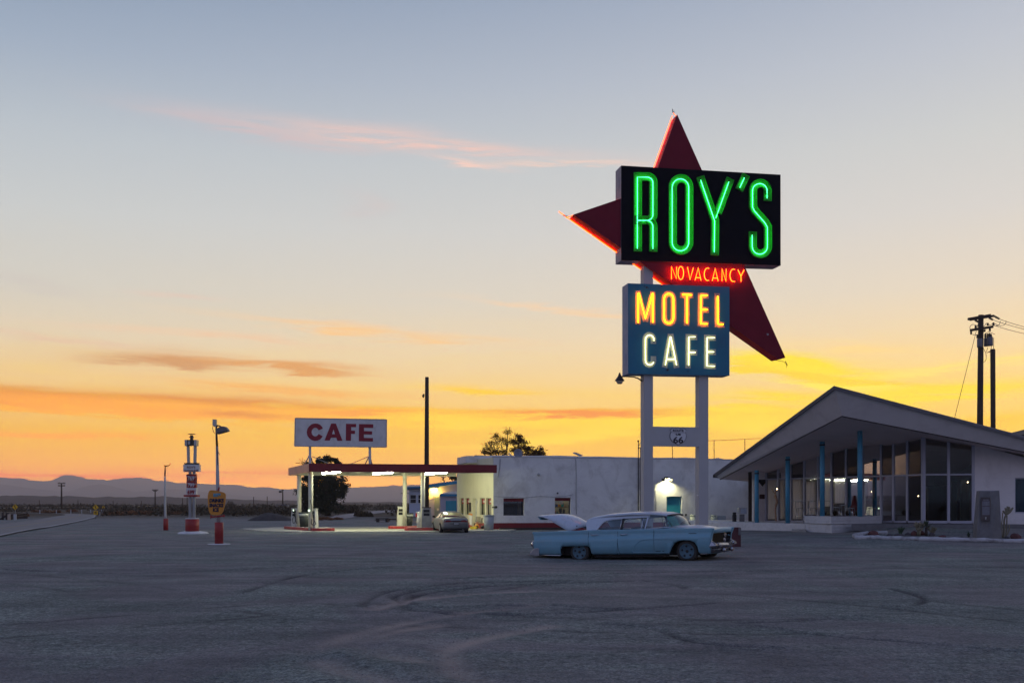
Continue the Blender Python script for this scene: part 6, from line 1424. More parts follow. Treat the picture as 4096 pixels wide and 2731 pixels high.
for (x, y, d, ex, ey, lab) in ((706,216,.2,1050,285,'upper overhead wire leaving the pole to the right'),(632,226,-.2,1050,312,'middle overhead wire leaving the pole to the right'),(650,290,-.2,1050,360,'lowest overhead wire leaving the pole to the right')):
    a = kp_(x,y,d); c = P('K', ex, ey, PY+2); c = a+(c-a)*2.2; wire(a, c, lab, sag=.25)
a = kp_(470,240,-.3); c = P('K', 195, 1340, PY-4); c = a+(c-a)*1.25; wire(a, c, 'thin guy wire slanting down left from the tall utility pole', r=.02, sag=0, nm='guy_wire')
b = P('K', 638, 1455, 84); tp = P('K', 630, 560, 84); polething('short bare second pole right of the tall utility pole', Vector((b.x,84,0)), tp, .19, .20)
# dark hipped roof at the far right edge
t = thing('far_shed', 'dark low hipped roof peeking above the office roof at the right edge', 'shed', P('E', 1540, 540, 58)); a = P('E',1462,522,58); tpk = P('E',1600,470,58); z0 = a.z-.15
mb = MB(); mb.hexa([Vector((a.x,56,z0)),Vector((a.x+7,56,z0)),Vector((a.x+7,62,z0)),Vector((a.x,62,z0))],[Vector((a.x+2.6,58.5,tpk.z+.3)),Vector((a.x+4.4,58.5,tpk.z+.3)),Vector((a.x+4.4,59.5,tpk.z+.3)),Vector((a.x+2.6,59.5,tpk.z+.3))]); mb.build('roof', mat('brown_shingle', (.09,.07,.06), .9, var=.2, vscale=4), t)
mb = MB(); mb.box((a.x+.5,56.5,.3),(a.x+6.5,61.5,z0-.002)); mb.build('walls', mat('tan_wall', (.25,.18,.13), .9, var=.1), t)
# ================================================================== the long old sedan with raised trunk lid
CARP = mat('faded_ice_blue_paint', (.18,.37,.47), .34, spec=.5, var=.07, vscale=1.4, stain=(.22,.27,.30), stain_amt=.25, stain_scale=2.5)
CARW = mat('chalky_white_blue_paint', (.50,.57,.66), .30, spec=.6, var=.06, vscale=2, stain=(.45,.43,.42), stain_amt=.3, stain_scale=3)
GLS = glassm('car_glass', (.72,.78,.78), .07, fk=1.0)
RUBB = mat('dusty_tyre', (.035,.033,.032), .85, var=.3, vscale=6); RIM = mat('dusty_blue_rim', (.07,.14,.19), .6, var=.15, vscale=8)
SEAT = mat('dark_seat_vinyl', (.035,.03,.032), .6); UNDER = mat('underbody_dark', (.02,.018,.018), .9)
LENS = mat('red_lamp_lens', (.18,.012,.012), .25); LAMPG = mat('headlamp_glass', (.30,.30,.33), .12)
BCH = mat('dull_chrome', (.34,.34,.38), .22, .95, var=.2, vscale=6, stain=(.12,.09,.08), stain_amt=.4, stain_scale=5)
PHI = math.radians(30)
car = bpy.data.objects.new('vintage_sedan', None); COL.objects.link(car)
tag(car, 'pale blue tailfinned vintage sedan with its trunk lid raised, parked on gravel', 'car')
# car space: x = forward, y = left(away from camera)/right(near side is y = -HW), z up; origin below the rear axle on the near side
HWD = 1.0
def csec(x):
    """half cross-section of the lower body at station x: list of (y, z) from rocker to centre top, near side positive y"""
    rear = smooth(-1.0, -1.65, x); frontt = smooth(3.3, 4.1, x)
    wsil = 1.0-.10*smooth(-.7,-1.6,x)-.04*smooth(3.3,4.1,x)
    zb = .16+ .0*rear; 
    if x < -.6: zb = .15
    belt = float(np.interp(x, [-1.7,-1.2,0,.5,1.0,1.4,2.4,3.3,4.0], [.845,.86,.875,.885,.875,.88,.885,.885,.875]))
    zc1 = float(np.interp(x, [-1.7,-1.0,1.0,2.6,3.6,4.1], [.62,.655,.655,.65,.655,.64]))      # crease below the upper channel
    zc2 = float(np.interp(x, [-1.7,-1.0,1.0,2.6,4.1], [.45,.42,.40,.56,.56]))
    deck = float(np.interp(x, [-1.75,-1.4,-.4,.2,.45,2.4,2.75,3.3,3.8,4.05], [.74,.80,.845,.86,.885,.90,.93,.91,.86,.80]))
    y = wsil
    return [(y*.90, zb), (y*.985, zb+.05), (y*1.0, zc2), (y*.995, (zc1+zc2)/2), (y*1.0, zc1), (y*.962, zc1+.02), (y*.955, (zc1+belt)/2+.02), (y*.972, belt-.02), (y*.962, belt), (y*.90, belt-.012),
            (y*.80, (belt+deck)/2-.012 if x<.3 or x>2.4 else belt-.01), (y*.60, deck), (y*.3, deck+.012), (0, deck+.018)]
def loft(xs, sec, mirror=True):
    rows = []
    for x in xs:
        p = sec(x); row = [(x, -y, z) for y, z in p]
        if mirror: row += [(x, y, z) for y, z in reversed(p[:-1])]
        rows.append(row)
    return rows
def rows_mesh(mb, rows, mi=0, caps=True, sm=True):
    n = len(rows[0]); o = [v for r in rows for v in r]
    fs = [(i*n+k, (i+1)*n+k, (i+1)*n+k+1, i*n+k+1) for i in range(len(rows)-1) for k in range(n-1)]
    mb.add(o, fs, mi, sm)
    if caps: mb.add(rows[0], [tuple(range(n))], mi); mb.add(rows[-1], [tuple(reversed(range(n)))], mi)
def closed_loft(mb, rows, sm=True):
    n = len(rows[0]); o = [v for r in rows for v in r]
    fs = [(i*n+k, (i+1)*n+k, (i+1)*n+(k+1)%n, i*n+(k+1)%n) for i in range(len(rows)-1) for k in range(n)]
    fs += [tuple(reversed(range(n))), tuple((len(rows)-1)*n+k for k in range(n))]
    mb.add(o, fs, 0, sm)
xs = sorted(set([round(-1.50+i*.1, 2) for i in range(55)]+[-1.50, -1.45, 3.92]))
xs = [x for x in xs if -1.5 <= x <= 3.92]
mb = MB()
rows = loft(xs, csec)
# shape the ends: the tail slopes out at fin top, the nose fin overhangs
def endshape(v):
    x, y, z = v
    if x <= -1.40: x = x - .10*smooth(.60,.86,z)*(1 if z > .62 else 0) - .14*math.exp(-((z-.50)/.10)**2)*.6
    if x >= 3.85: x = x + .10*smooth(.55,.88,z)-.10*(1-min(1,abs(y)/.9))*.3
    return (x, y, z)
rows = [[endshape(v) for v in r] for r in rows]
closed_loft(mb, rows)
body = mb.build('body', [CARP, UNDER], car)
# wheel openings by boolean
def cutter(pts, y0, y1):
    mb = MB(); mb.hexa([(x, y0, z) for x, z in pts], [(x, y1, z) for x, z in pts]); o = mb.build('cut', UNDER); return o
def cut(objn, pts, y0, y1, solver='EXACT'):
    c = cutter(pts, y0, y1); md = objn.modifiers.new('b','BOOLEAN'); md.operation = 'DIFFERENCE'; md.object = c; md.solver = solver
    dg = bpy.context.evaluated_depsgraph_get(); me = bpy.data.meshes.new_from_object(objn.evaluated_get(dg)); objn.modifiers.clear(); old = objn.data; objn.data = me; bpy.data.meshes.remove(old); bpy.data.objects.remove(c)
rear_op = [(-.60,.0),(-.60,.34),(-.585,.40),(-.54,.425),(.26,.425),(.33,.405),(.37,.34),(.40,.22),(.44,.0)]
front_op = [(2.74,.0),(2.78,.20),(2.84,.36),(2.94,.49),(3.06,.545),(3.22,.56),(3.40,.55),(3.52,.50),(3.60,.38),(3.635,.22),(3.64,.0)]
for op in (rear_op, front_op):
    cut(body, op, -1.2, -.70); cut(body, op, .70, 1.2)
cut(body, [(-1.45,.72),(-.42,.72),(-.42,1.0),(-1.45,1.0)], -.66, .66)      # open trunk
for op, nm in ((rear_op, 'wheel_arch_trim'), (front_op, 'wheel_arch_trim')):
    for s in (-1, 1):
        mb = MB(); mb.tube([(x, s*.962, z) for x, z in op if z > 0.1], .014, 6); mb.build(nm, CARP, car)
for x0, x1 in ((-.6,.44),(2.74,3.64)):
    mb = MB(); mb.box((x0,-.72,.2),(x1,-.70,.56)); mb.build('inner_arch', UNDER, car); mb = MB(); mb.box((x0,.70,.2),(x1,.72,.56)); mb.build('inner_arch', UNDER, car)
mb = MB(); mb.box((-1.3,-.66,.12),(3.7,.66,.3)); mb.build('underbody', UNDER, car)
mb = MB(); mb.box((.46,-.86,.075),(2.72,-.80,.16)); mb.build('sill', UNDER, car); mb = MB(); mb.box((.46,.80,.075),(2.72,.86,.16)); mb.build('sill', UNDER, car)
# character crease lines, sculpted cove and door gaps
def ys(x, z, k=.004):
    """y of the near side skin"""
    p = csec(x); zs = [q[1] for q in p[:9]]; yy = [q[0] for q in p[:9]]; return -(float(np.interp(z, zs, yy))+k)
def sline(pts, r, m, nm, k=.002, par_=None):
    out = []
    for (x0,z0),(x1,z1) in zip(pts[:-1], pts[1:]):
        for i in range(6): x = x0+(x1-x0)*i/6; z = z0+(z1-z0)*i/6; out.append((x, ys(x,z,k), z))
    out.append((pts[-1][0], ys(*pts[-1],k), pts[-1][1])); mb = MB(); mb.tube(out, r, 5); return mb.build(nm, m, par_ or car)
cove = [(3.62,.575),(2.6,.585),(2.2,.59),(1.98,.575),(1.84,.50),(1.74,.38),(1.69,.27),(1.69,.235),(1.76,.21),(2.3,.205),(2.78,.205)]
sline(cove, .012, CARP, 'cove_moulding', .004)
GAP = mat('panel_gap', (.015,.03,.04), .9)
for pts in ([(.31,.865),(.31,.43)], [(1.23,.865),(1.235,.5),(1.25,.3),(1.29,.17)], [(1.23,.5),(1.22,.35),(1.19,.17)], [(2.33,.87),(2.34,.17)], [(.44,.165),(1.2,.165)], [(1.28,.165),(2.33,.165)]):
    sline(pts, .006, GAP, 'door_gap', -.002)
for x in (.39, 1.31):
    mb = MB(); yy = ys(x+.1,.72,.02); mb.tube([(x,yy+.02,.735),(x+.03,yy,.735),(x+.2,yy,.742),(x+.23,yy+.02,.742)], [.018,.016,.012,.010], 6); h_ = mb.build('door_handle', CHROME, car)
for x, z, w in ((2.95+.4,.74,.22),(2.38,.245,.15),(2.58,.245,.05)):
    mb = MB(); p = [(x+i*w/8, ys(x+i*w/8,z,.004), z+.008*math.sin(i*2.3)) for i in range(9)]; mb.tube(p, .007, 5); mb.build('script_badge', DARKM, car)
# lower rear skirt moulding
mb = MB(); mb.tube([(-1.34,-.90,.15),(-.62,-.955,.135)], .02, 6); mb.build('skirt_moulding', CHROME, car)
mb = MB(); mb.tube([(3.66,-.915,.16),(3.84,-.90,.165)], .012, 6); mb.build('skirt_moulding', CHROME, car)
# rear bumper
mb = MB()
def bsec(x0, x1, z0, z1, y0, y1, nm, m=CHROME, bev=.02):
    mb = MB(); mb.hexa([(x0,y0,z0),(x1,y0,z0),(x1,y1,z0),(x0,y1,z0)],[(x0,y0,z1),(x1,y0,z1),(x1,y1,z1),(x0,y1,z1)]); return mb.build(nm, m, car, bevel=bev)
rb = MB(); pr = [(-1.36,.12),(-1.36,.36),(-1.47,.37),(-1.56,.33),(-1.69,.20),(-1.67,.155),(-1.52,.12)]
rb.hexa([(x,-.93,z) for x, z in pr], [(x,.93,z) for x, z in pr]); rb.build('rear_bumper', mat('dull_bumper_steel', (.38,.38,.42), .35, .8, var=.15, stain=(.2,.17,.15), stain_amt=.4), car, bevel=.02)
for s in (-1, 1):
    mb = MB(); mb.tube([(-1.50,s*.80,.58),(-1.58,s*.80,.50),(-1.585,s*.80,.44),(-1.54,s*.80,.37)], [.05,.09,.09,.05], 10); mb.build('tail_lamp', CHROME, car)
    mb = MB(); mb.tube([(-1.59,s*.80,.52),(-1.66,s*.80,.43)], [.06,.04], 10); mb.build('tail_lamp', LENS, car)
# nose: dark grille cavity, bars, headlamps, chrome bumper
cut(body, [(3.80,.36),(4.2,.36),(4.2,.74),(3.80,.72)], -.80, .80)
mb = MB(); mb.box((3.79,-.80,.36),(3.80,.80,.73)); mb.build('grille_back', BLACK, car)
for k in range(10):
    z = .42+k*.03; mb = MB(); mb.box((3.83,-.56,z),(3.85,.56,z+.010)); mb.build('grille_bar', DARKM, car)
mb = MB(); pts = [(3.86,-.58,.725),(3.93,0,.74),(3.86,.58,.725)]; mb.tube(spline(pts,5), .018, 6); mb.build('grille_moulding', CHROME, car)
for s in (-1, 1):
    for dz, xx in ((.66,3.86),(.50,3.84)):
        mb = MB(); mb.lathe((xx,s*.69,dz), [(.085,-.05),(.092,0),(.08,.012),(.04,.03),(0,.035)], 16, axis='x'); mb.build('headlight', LAMPG, car)
        mb = MB(); mb.lathe((xx,s*.69,dz), [(.105,-.03),(.108,.005),(.094,.01)], 16, axis='x'); mb.build('headlight_ring', BCH, car)
    # fin tip overhanging nose end
    mb = MB(); mb.hexa([(3.90,s*.78,.62),(3.98,s*.80,.62),(4.06,s*.86,.868),(3.90,s*.86,.87)], [(3.90,s*.905,.62),(3.97,s*.90,.62),(4.07,s*.925,.868),(3.90,s*.935,.87)]); mb.build('fender_tip', CARP, car, bevel=.01)
    # bumper end wing rising to a peak
    mb = MB(); pk = [(3.70,.44),(3.84,.60),(3.90,.60),(4.00,.50),(4.10,.44),(4.12,.38),(3.95,.34),(3.66,.355),(3.62,.40)]
    mb.hexa([(x,s*.80,z) for x, z in pk], [(x,s*(.955 if z < .5 else .93),z) for x, z in pk]); mb.build('bumper_wing', BCH, car, bevel=.012)
    mb = MB(); mb.lathe((4.11,s*.72,.42), [(.05,-.1),(.05,0),(.038,.01),(.035,-.02)], 12, axis='x'); mb.build('bumper_pod', BCH, car)
nb = [(-.93,3.84),(-.82,4.03),(-.5,4.10),(0,4.15),(.5,4.10),(.82,4.03),(.93,3.84)]
mb = MB(); rr = []
for y, x in nb:
    k = abs(y)/.93; zt = .47-.03*(1-k); zb2 = .34-.02*(1-k)
    rr.append([(x-.12,y,zb2),(x-.02,y,zb2-.01),(x+.03,y,(zt+zb2)/2),(x,y,zt),(x-.12,y,zt+.02)])
rows_mesh(mb, rr, caps=True, sm=False); n = 5; mb.add([v for r in rr for v in (r[0], r[4])], [(2*i,2*i+1,2*i+3,2*i+2) for i in range(len(rr)-1)]); mb.build('front_bumper', BCH, car)
mb = MB(); rr = []
for y, x in nb:
    k = abs(y)/.93; rr.append([(x-.16,y*.97,.17+.03*(1-k)),(x-.08,y*.97,.17+.03*(1-k)),(x-.03,y*.97,.27),(x-.07,y*.97,.33),(x-.16,y*.97,.34)])
rows_mesh(mb, rr, sm=False); mb.add([v for r in rr for v in (r[0], r[4])], [(2*i,2*i+1,2*i+3,2*i+2) for i in range(len(rr)-1)]); mb.build('lower_bumper', mat('dark_chrome', (.18,.18,.2), .3, .9, var=.2), car)
for s in (-.35, .35): mb = MB(); mb.tube([(4.11,s,.29),(4.13,s,.24),(4.11,s,.20)], [.06,.075,.05], 10); mb.build('bumper_guard', BCH, car)
# greenhouse --------------------------------------------------
RZ = 1.385
def roof_z(x): return float(np.interp(x, [.12,.3,.8,1.5,2.1,2.45,2.62], [1.225,1.275,1.345,1.375,1.37,1.345,1.305]))
def roof_y(x): return float(np.interp(x, [.12,.3,.8,1.5,2.1,2.45,2.62], [.60,.66,.705,.72,.71,.68,.64]))
mb = MB(); rr = []
for x in [.12,.2,.3,.5,.8,1.15,1.5,1.8,2.1,2.3,2.45,2.55,2.62]:
    z, y = roof_z(x), roof_y(x); bot = z-.085
    rr.append([(x,-y,bot),(x,-y*1.0,bot+.035),(x,-y*.96,bot+.06),(x,-y*.8,z-.008),(x,-y*.4,z+.014),(x,0,z+.02),(x,y*.4,z+.014),(x,y*.8,z-.008),(x,y*.96,bot+.06),(x,y,bot+.035),(x,y,bot),(x,y*.5,bot+.02),(x,0,bot+.025),(x,-y*.5,bot+.02)])
closed_loft(mb, rr); roof_c = mb.build('roof', CARW, car)
mb = MB(); mb.tube([(2.62,-.64,1.25),(2.68,-.4,1.275),(2.70,0,1.285),(2.68,.4,1.275),(2.62,.64,1.25)], .022, 6); mb.build('windscreen_rail', DARKM, car)
def gy(z): return .925-(z-.87)*.62      # greenhouse tumblehome
def pil(pts, nm, m=CARW, t=.03, s=(-1,1)):
    for sg in s:
        mb = MB(); mb.hexa([(x, sg*gy(z), z) for x, z in pts], [(x, sg*(gy(z)-t), z) for x, z in pts]); mb.build(nm, m, car)
# wide C pillar with reverse slanted rear, window frame curve
pil([(.24,.865),(.54,.868),(.58,.93),(.63,1.02),(.69,1.10),(.78,1.155),(.95,1.185),(1.3,1.20),(1.3,1.27),(.8,1.255),(.42,1.215),(.16,1.18),(.17,1.05)], 'rear_pillar')
pil([(1.29,1.20),(2.12,1.215),(2.12,1.28),(1.29,1.275)], 'roof_rail', CARW)
pil([(1.285,.868),(1.335,.868),(1.345,1.205),(1.295,1.20)], 'centre_pillar', DARKM)
pil([(2.02,.868),(2.06,.868),(2.10,1.24),(2.045,1.235)], 'front_pillar', CARW)
pil([(1.93,.868),(1.945,.868),(1.945,1.215),(1.93,1.213)], 'vent_frame', CHROME, t=.012)
def gtrim(pts, r=.012, m=CHROME, nm='window_trim'):
    for sg in (-1, 1):
        mb = MB(); mb.tube([(x, sg*(gy(z)+.006), z) for x, z in pts], r, 5); mb.build(nm, m, car)
gtrim([(.57,.872),(.60,.93),(.65,1.01),(.71,1.085),(.80,1.135),(.97,1.165),(1.28,1.185),(1.285,.872)])
gtrim([(1.35,.872),(1.35,1.19),(2.03,1.205),(2.02,.872)], .009, DARKM)
def gpane(pts, nm='side_window', k=.015):
    for sg in (-1, 1):
        mb = MB(); mb.add([(x, sg*(gy(z)-k), z) for x, z in pts], [tuple(range(len(pts)))]); mb.build(nm, GLS if nm != 'dark' else WINDK, car, fix=False)
gpane([(.56,.87),(1.28,.87),(1.28,1.19),(.97,1.175),(.78,1.14),(.69,1.08),(.62,.99)]); gpane([(1.35,.87),(2.02,.87),(2.03,1.21),(1.35,1.20)])
# wraparound windscreen : lower curve to upper curve
mb = MB(); lo = [(2.08,-.915,.875),(2.45,-.88,.90),(2.78,-.72,.925),(2.98,-.40,.945),(3.05,0,.955),(2.98,.40,.945),(2.78,.72,.925),(2.45,.88,.90),(2.08,.915,.875)]
hi = [(2.11,-.70,1.25),(2.32,-.69,1.265),(2.50,-.62,1.27),(2.63,-.36,1.285),(2.68,0,1.29),(2.63,.36,1.285),(2.50,.62,1.27),(2.32,.69,1.265),(2.11,.70,1.25)]
lo = spline(lo,3); hi = spline(hi,3); n = len(lo); md_ = [a.lerp(b,.5)+Vector((.03,0,.02)) for a, b in zip(lo,hi)]
mb.add(lo+md_+hi, [(j*n+i, j*n+i+1, (j+1)*n+i+1, (j+1)*n+i) for j in range(2) for i in range(n-1)], 0, True); mb.build('windscreen', GLS, car, fix=False)
mb = MB(); mb.tube([p+Vector((0,0,.004)) for p in lo], .012, 6); mb.build('windscreen_trim', CHROME, car)
mb = MB(); mb.tube([(2.50,-.60,1.255),(2.66,-.66,1.10),(2.80,-.72,.94)], .010, 5); mb.build('wiper', DARKM, car)
# reverse-slant rear glass
mb = MB(); mb.add([(.26,-.80,.87),(.26,.80,.87),(.17,.62,1.18),(.17,-.62,1.18)], [(0,1,2,3)]); mb.build('rear_window', GLS, car, fix=False)
# seats, wheel
for x, nm in ((.62,'rear_seat'),(1.62,'front_seat')):
    mb = MB(); mb.hexa([(x,-.72,.35),(x+.2,-.72,.35),(x+.2,.72,.35),(x,.72,.35)],[(x-.12,-.66,.93),(x+.0,-.66,.95),(x+.0,.66,.95),(x-.12,.66,.93)]); mb.build(nm, SEAT, car, bevel=.03)
mb = MB(); mb.hexa([(2.35,-.8,.75),(2.75,-.7,.75),(2.75,.7,.75),(2.35,.8,.75)],[(2.38,-.8,.90),(2.80,-.66,.915),(2.80,.66,.915),(2.38,.8,.90)]); mb.build('dashboard', SEAT, car)
mb = MB(); cst_ = Vector((2.18,.38,.93)); pts = [cst_+Vector((.08*math.cos(a)*1.0,.19*math.sin(a),.17*math.cos(a))) for a in [k*math.pi/9 for k in range(19)]]; mb.tube(pts, .012, 6); mb.tube([pts[4],pts[13]], .01, 5); mb.build('steering_wheel', DARKM, car)
# hood with centre rise, trunk lid raised, trunk interior
mb = MB(); rr = []
for x in np.linspace(2.78, 3.93, 12):
    k = (x-2.78)/1.15; hwid = .62+.05*k; base = float(np.interp(x,[2.78,3.3,3.7,3.93],[.945,.935,.885,.795])); e = base-.03
    rr.append([(x,-hwid,e),(x,-hwid*.9,e+.022),(x,-hwid*.5,base+.02),(x,0,base+.03),(x,hwid*.5,base+.02),(x,hwid*.9,e+.022),(x,hwid,e)])
rows_mesh(mb, rr, caps=False); mb.build('hood', CARW, car, fix=False)
mb = MB(); lid2 = []
LE_ = [(-.45,.84),(-.63,.93),(-.82,1.04),(-1.0,1.14),(-1.16,1.23),(-1.32,1.29),(-1.50,1.318)]; LC_ = [(-.12,.98),(-.25,1.10),(-.45,1.22),(-.68,1.315),(-.90,1.365),(-1.15,1.37),(-1.50,1.355)]
for (xe, ze), (xc, zc) in zip(LE_, LC_):
    w = .66; r = []
    for y, k in ((-w,0),(-w*.9,.42),(-w*.72,.72),(-w*.4,.93),(0,1),(w*.4,.93),(w*.72,.72),(w*.9,.42),(w,0)): r.append(Vector((xe+(xc-xe)*k, y, ze+(zc-ze)*k)))
    lid2.append(r)
rows_mesh(mb, lid2, caps=False); lo_ = mb.build('trunk_lid', CARW, car, fix=False); md = lo_.modifiers.new('s','SOLIDIFY'); md.thickness = .02; md.offset = -1
mb = MB(); mb.hexa([(-1.46,-.60,1.22),(-1.42,-.60,1.22),(-1.42,.60,1.22),(-1.46,.60,1.22)],[(-1.53,-.64,1.322),(-1.46,-.64,1.312),(-1.46,.64,1.312),(-1.53,.64,1.322)]); mb.build('trunk_lid_lip', CARP, car)
for s in (-.5,.5): mb = MB(); mb.tube([(-.30,s,.84),(-.30,s,.95),(-.28,s,1.02)], .018, 6); mb.build('hinge', DARKM, car)
mb = MB(); mb.tube([(-.38,-.64,.865),(.05,-.64,.90),(.22,-.62,.92)], .016, 6); mb.build('trunk_seal', mat('dull_red_seal', (.22,.03,.03), .7), car)
mb = MB(); mb.box((-1.42,-.66,.45),(-.42,.66,.47)); mb.build('trunk_floor', UNDER, car)
# wheels
def wheel(x, s, tw=.19, ro=.305, ri=.215, hz=.24):
    yc = s*.83; w = bpy.data.objects.new('wheel', None); COL.objects.link(w); w.location = (x, yc, hz); par(w, car)
    z = hz
    mb = MB(); prof = [(ri,-tw/2),(ri+.03,-tw/2-.005),(ro-.03,-tw/2),(ro,-tw/2+.03),(ro,tw/2-.03),(ro-.03,tw/2),(ri+.03,tw/2+.005),(ri,tw/2)]
    mb.lathe((x,yc,z), prof, 36, axis='y', cap=False)
    mb.v = [(vx, vy+(s*.02 if vz < .06 else 0), max(vz, .006)) for vx, vy, vz in mb.v]
    mb.build('tyre', RUBB, w)
    mb = MB(); f = s; mb.lathe((x,yc,z), [(ri,f*tw/2*.5),(ri-.002,f*tw*.54),(ri-.022,f*tw*.50),(ri-.035,f*tw*.36),(.10,f*tw*.46),(.08,f*tw*.40),(0,f*tw*.40)], 36, axis='y', cap=False); rim = mb.build('rim', RIM, w)
    for k in range(5):
        a = k*2*math.pi/5+.4; c = Vector((x+.140*math.cos(a), yc+f*tw*.43, z+.140*math.sin(a)))
        mb = MB(); mb.lathe(c, [(.027,-.014),(.027,.010)], 8, axis='y'); mb.build('rim_hole', BLACK, w)
    mb = MB(); mb.lathe((x,yc,z), [(.04,f*tw*.38),(.04,f*tw*.47),(.025,f*tw*.49)], 12, axis='y'); mb.build('hub', DARKM, w)
for s in (-1, 1): wheel(-.02, s); wheel(3.27, s)
# place it: rear axle line on the gravel, nose a little higher
Zr = 29.5+.2; u_ = Vector((math.cos(PHI), -math.sin(PHI), 0)); nl = Vector((math.sin(PHI), math.cos(PHI), 0))
rearpt = P('C', 640, 680, Zr); base = Vector((rearpt.x, rearpt.y, 0))+nl*(HWD-.1)
zr = -.105; zf = -.005
up_v = Vector((0,0,1)); fwd = (u_*3.27+Vector((0,0,zf-zr))).normalized(); lft = nl; upv = fwd.cross(lft)
if upv.z < 0: upv = -upv
M = Matrix((fwd, lft, upv)).transposed().to_4x4(); M.translation = Vector((base.x, base.y, zr))
car.matrix_world = M @ Matrix.Scale(1.022, 4, (1,0,0))
# ================================================================== silver coupe seen from behind
SILV = mat('silver_paint', (.27,.275,.265), .30, .35, spec=.6)
cp = bpy.data.objects.new('silver_coupe', None); COL.objects.link(cp); tag(cp, 'silver coupe seen from behind under the right end of the canopy', 'car')
def c2y(x):   # half width at station
    return float(np.interp(x, [0,.15,.6,1.5,3.3,4.1,4.5], [.74,.84,.89,.90,.89,.84,.70]))
def sec2(x):
    y = c2y(x); belt = float(np.interp(x,[0,.5,1.3,2.8,3.4,4.5],[.86,.93,.93,.92,.86,.68])); dk = float(np.interp(x,[0,.25,.9,1.3,2.9,3.3,4.2,4.5],[.90,.97,.985,.95,.95,.93,.80,.68]))
    zb = float(np.interp(x,[0,.3,.6,3.9,4.5],[.30,.24,.20,.20,.26]))
    return [(y*.88,zb),(y*.97,zb+.08),(y,.45),(y*1.0,.62),(y*.985,belt-.10),(y*.93,belt),(y*.80,dk-.01),(y*.5,dk+.01),(0,dk+.015)]
mb = MB(); xs2 = [0,.04,.12,.25,.4,.6,.8,1.0,1.2,1.5,1.8,2.2,2.6,3.0,3.3,3.6,3.9,4.2,4.4,4.5]
rr = loft(xs2, sec2); rr = [[(x-.05*math.exp(-((z-.5)/.16)**2)*(1 if x < .1 else 0), y, z) for x, y, z in r] for r in rr]; closed_loft(mb, rr); b2 = mb.build('body', SILV, cp)
for x in (.78, 3.42):
    for s_ in (-1, 1):
        yy = c2y(x)+.004; mb = MB(); pts = [(x+.36*math.cos(a), max(.235, .31+.36*math.sin(a))) for a in [k*math.pi/9 for k in range(-2,12)]]
        mb.hexa([(px_, s_*(yy-.12), z) for px_, z in pts], [(px_, s_*yy, z) for px_, z in pts]); mb.build('wheel_arch', BLACK, cp)
mb = MB(); rr = []
for x, z, y in ((.70,.97,.74),(1.0,1.13,.66),(1.35,1.27,.60),(1.7,1.325,.58),(2.1,1.335,.58),(2.45,1.28,.60),(2.8,1.13,.67),(3.15,.95,.76)):
    rr.append([(x,-y,z-.06),(x,-y*.95,z-.015),(x,-y*.5,z+.015),(x,0,z+.022),(x,y*.5,z+.015),(x,y*.95,z-.015),(x,y,z-.06),(x,y*.8,z-.07),(x,-y*.8,z-.07)])
closed_loft(mb, rr[2:6]); mb.build('roof', SILV, cp)
GL2 = glassm('coupe_glass', (.20,.24,.26), .10, fk=1.1)
mb = MB(); mb.add([rr[0][k] for k in range(1,6)]+[rr[1][k] for k in range(1,6)]+[rr[2][k] for k in range(1,6)], [(j*5+i,j*5+i+1,(j+1)*5+i+1,(j+1)*5+i) for j in range(2) for i in range(4)], 0, True); mb.build('rear_window', GL2, cp, fix=False)
mb = MB(); mb.add([rr[5][k] for k in range(1,6)]+[rr[6][k] for k in range(1,6)]+[rr[7][k] for k in range(1,6)], [(j*5+i,j*5+i+1,(j+1)*5+i+1,(j+1)*5+i) for j in range(2) for i in range(4)], 0, True); mb.build('windscreen', GL2, cp, fix=False)
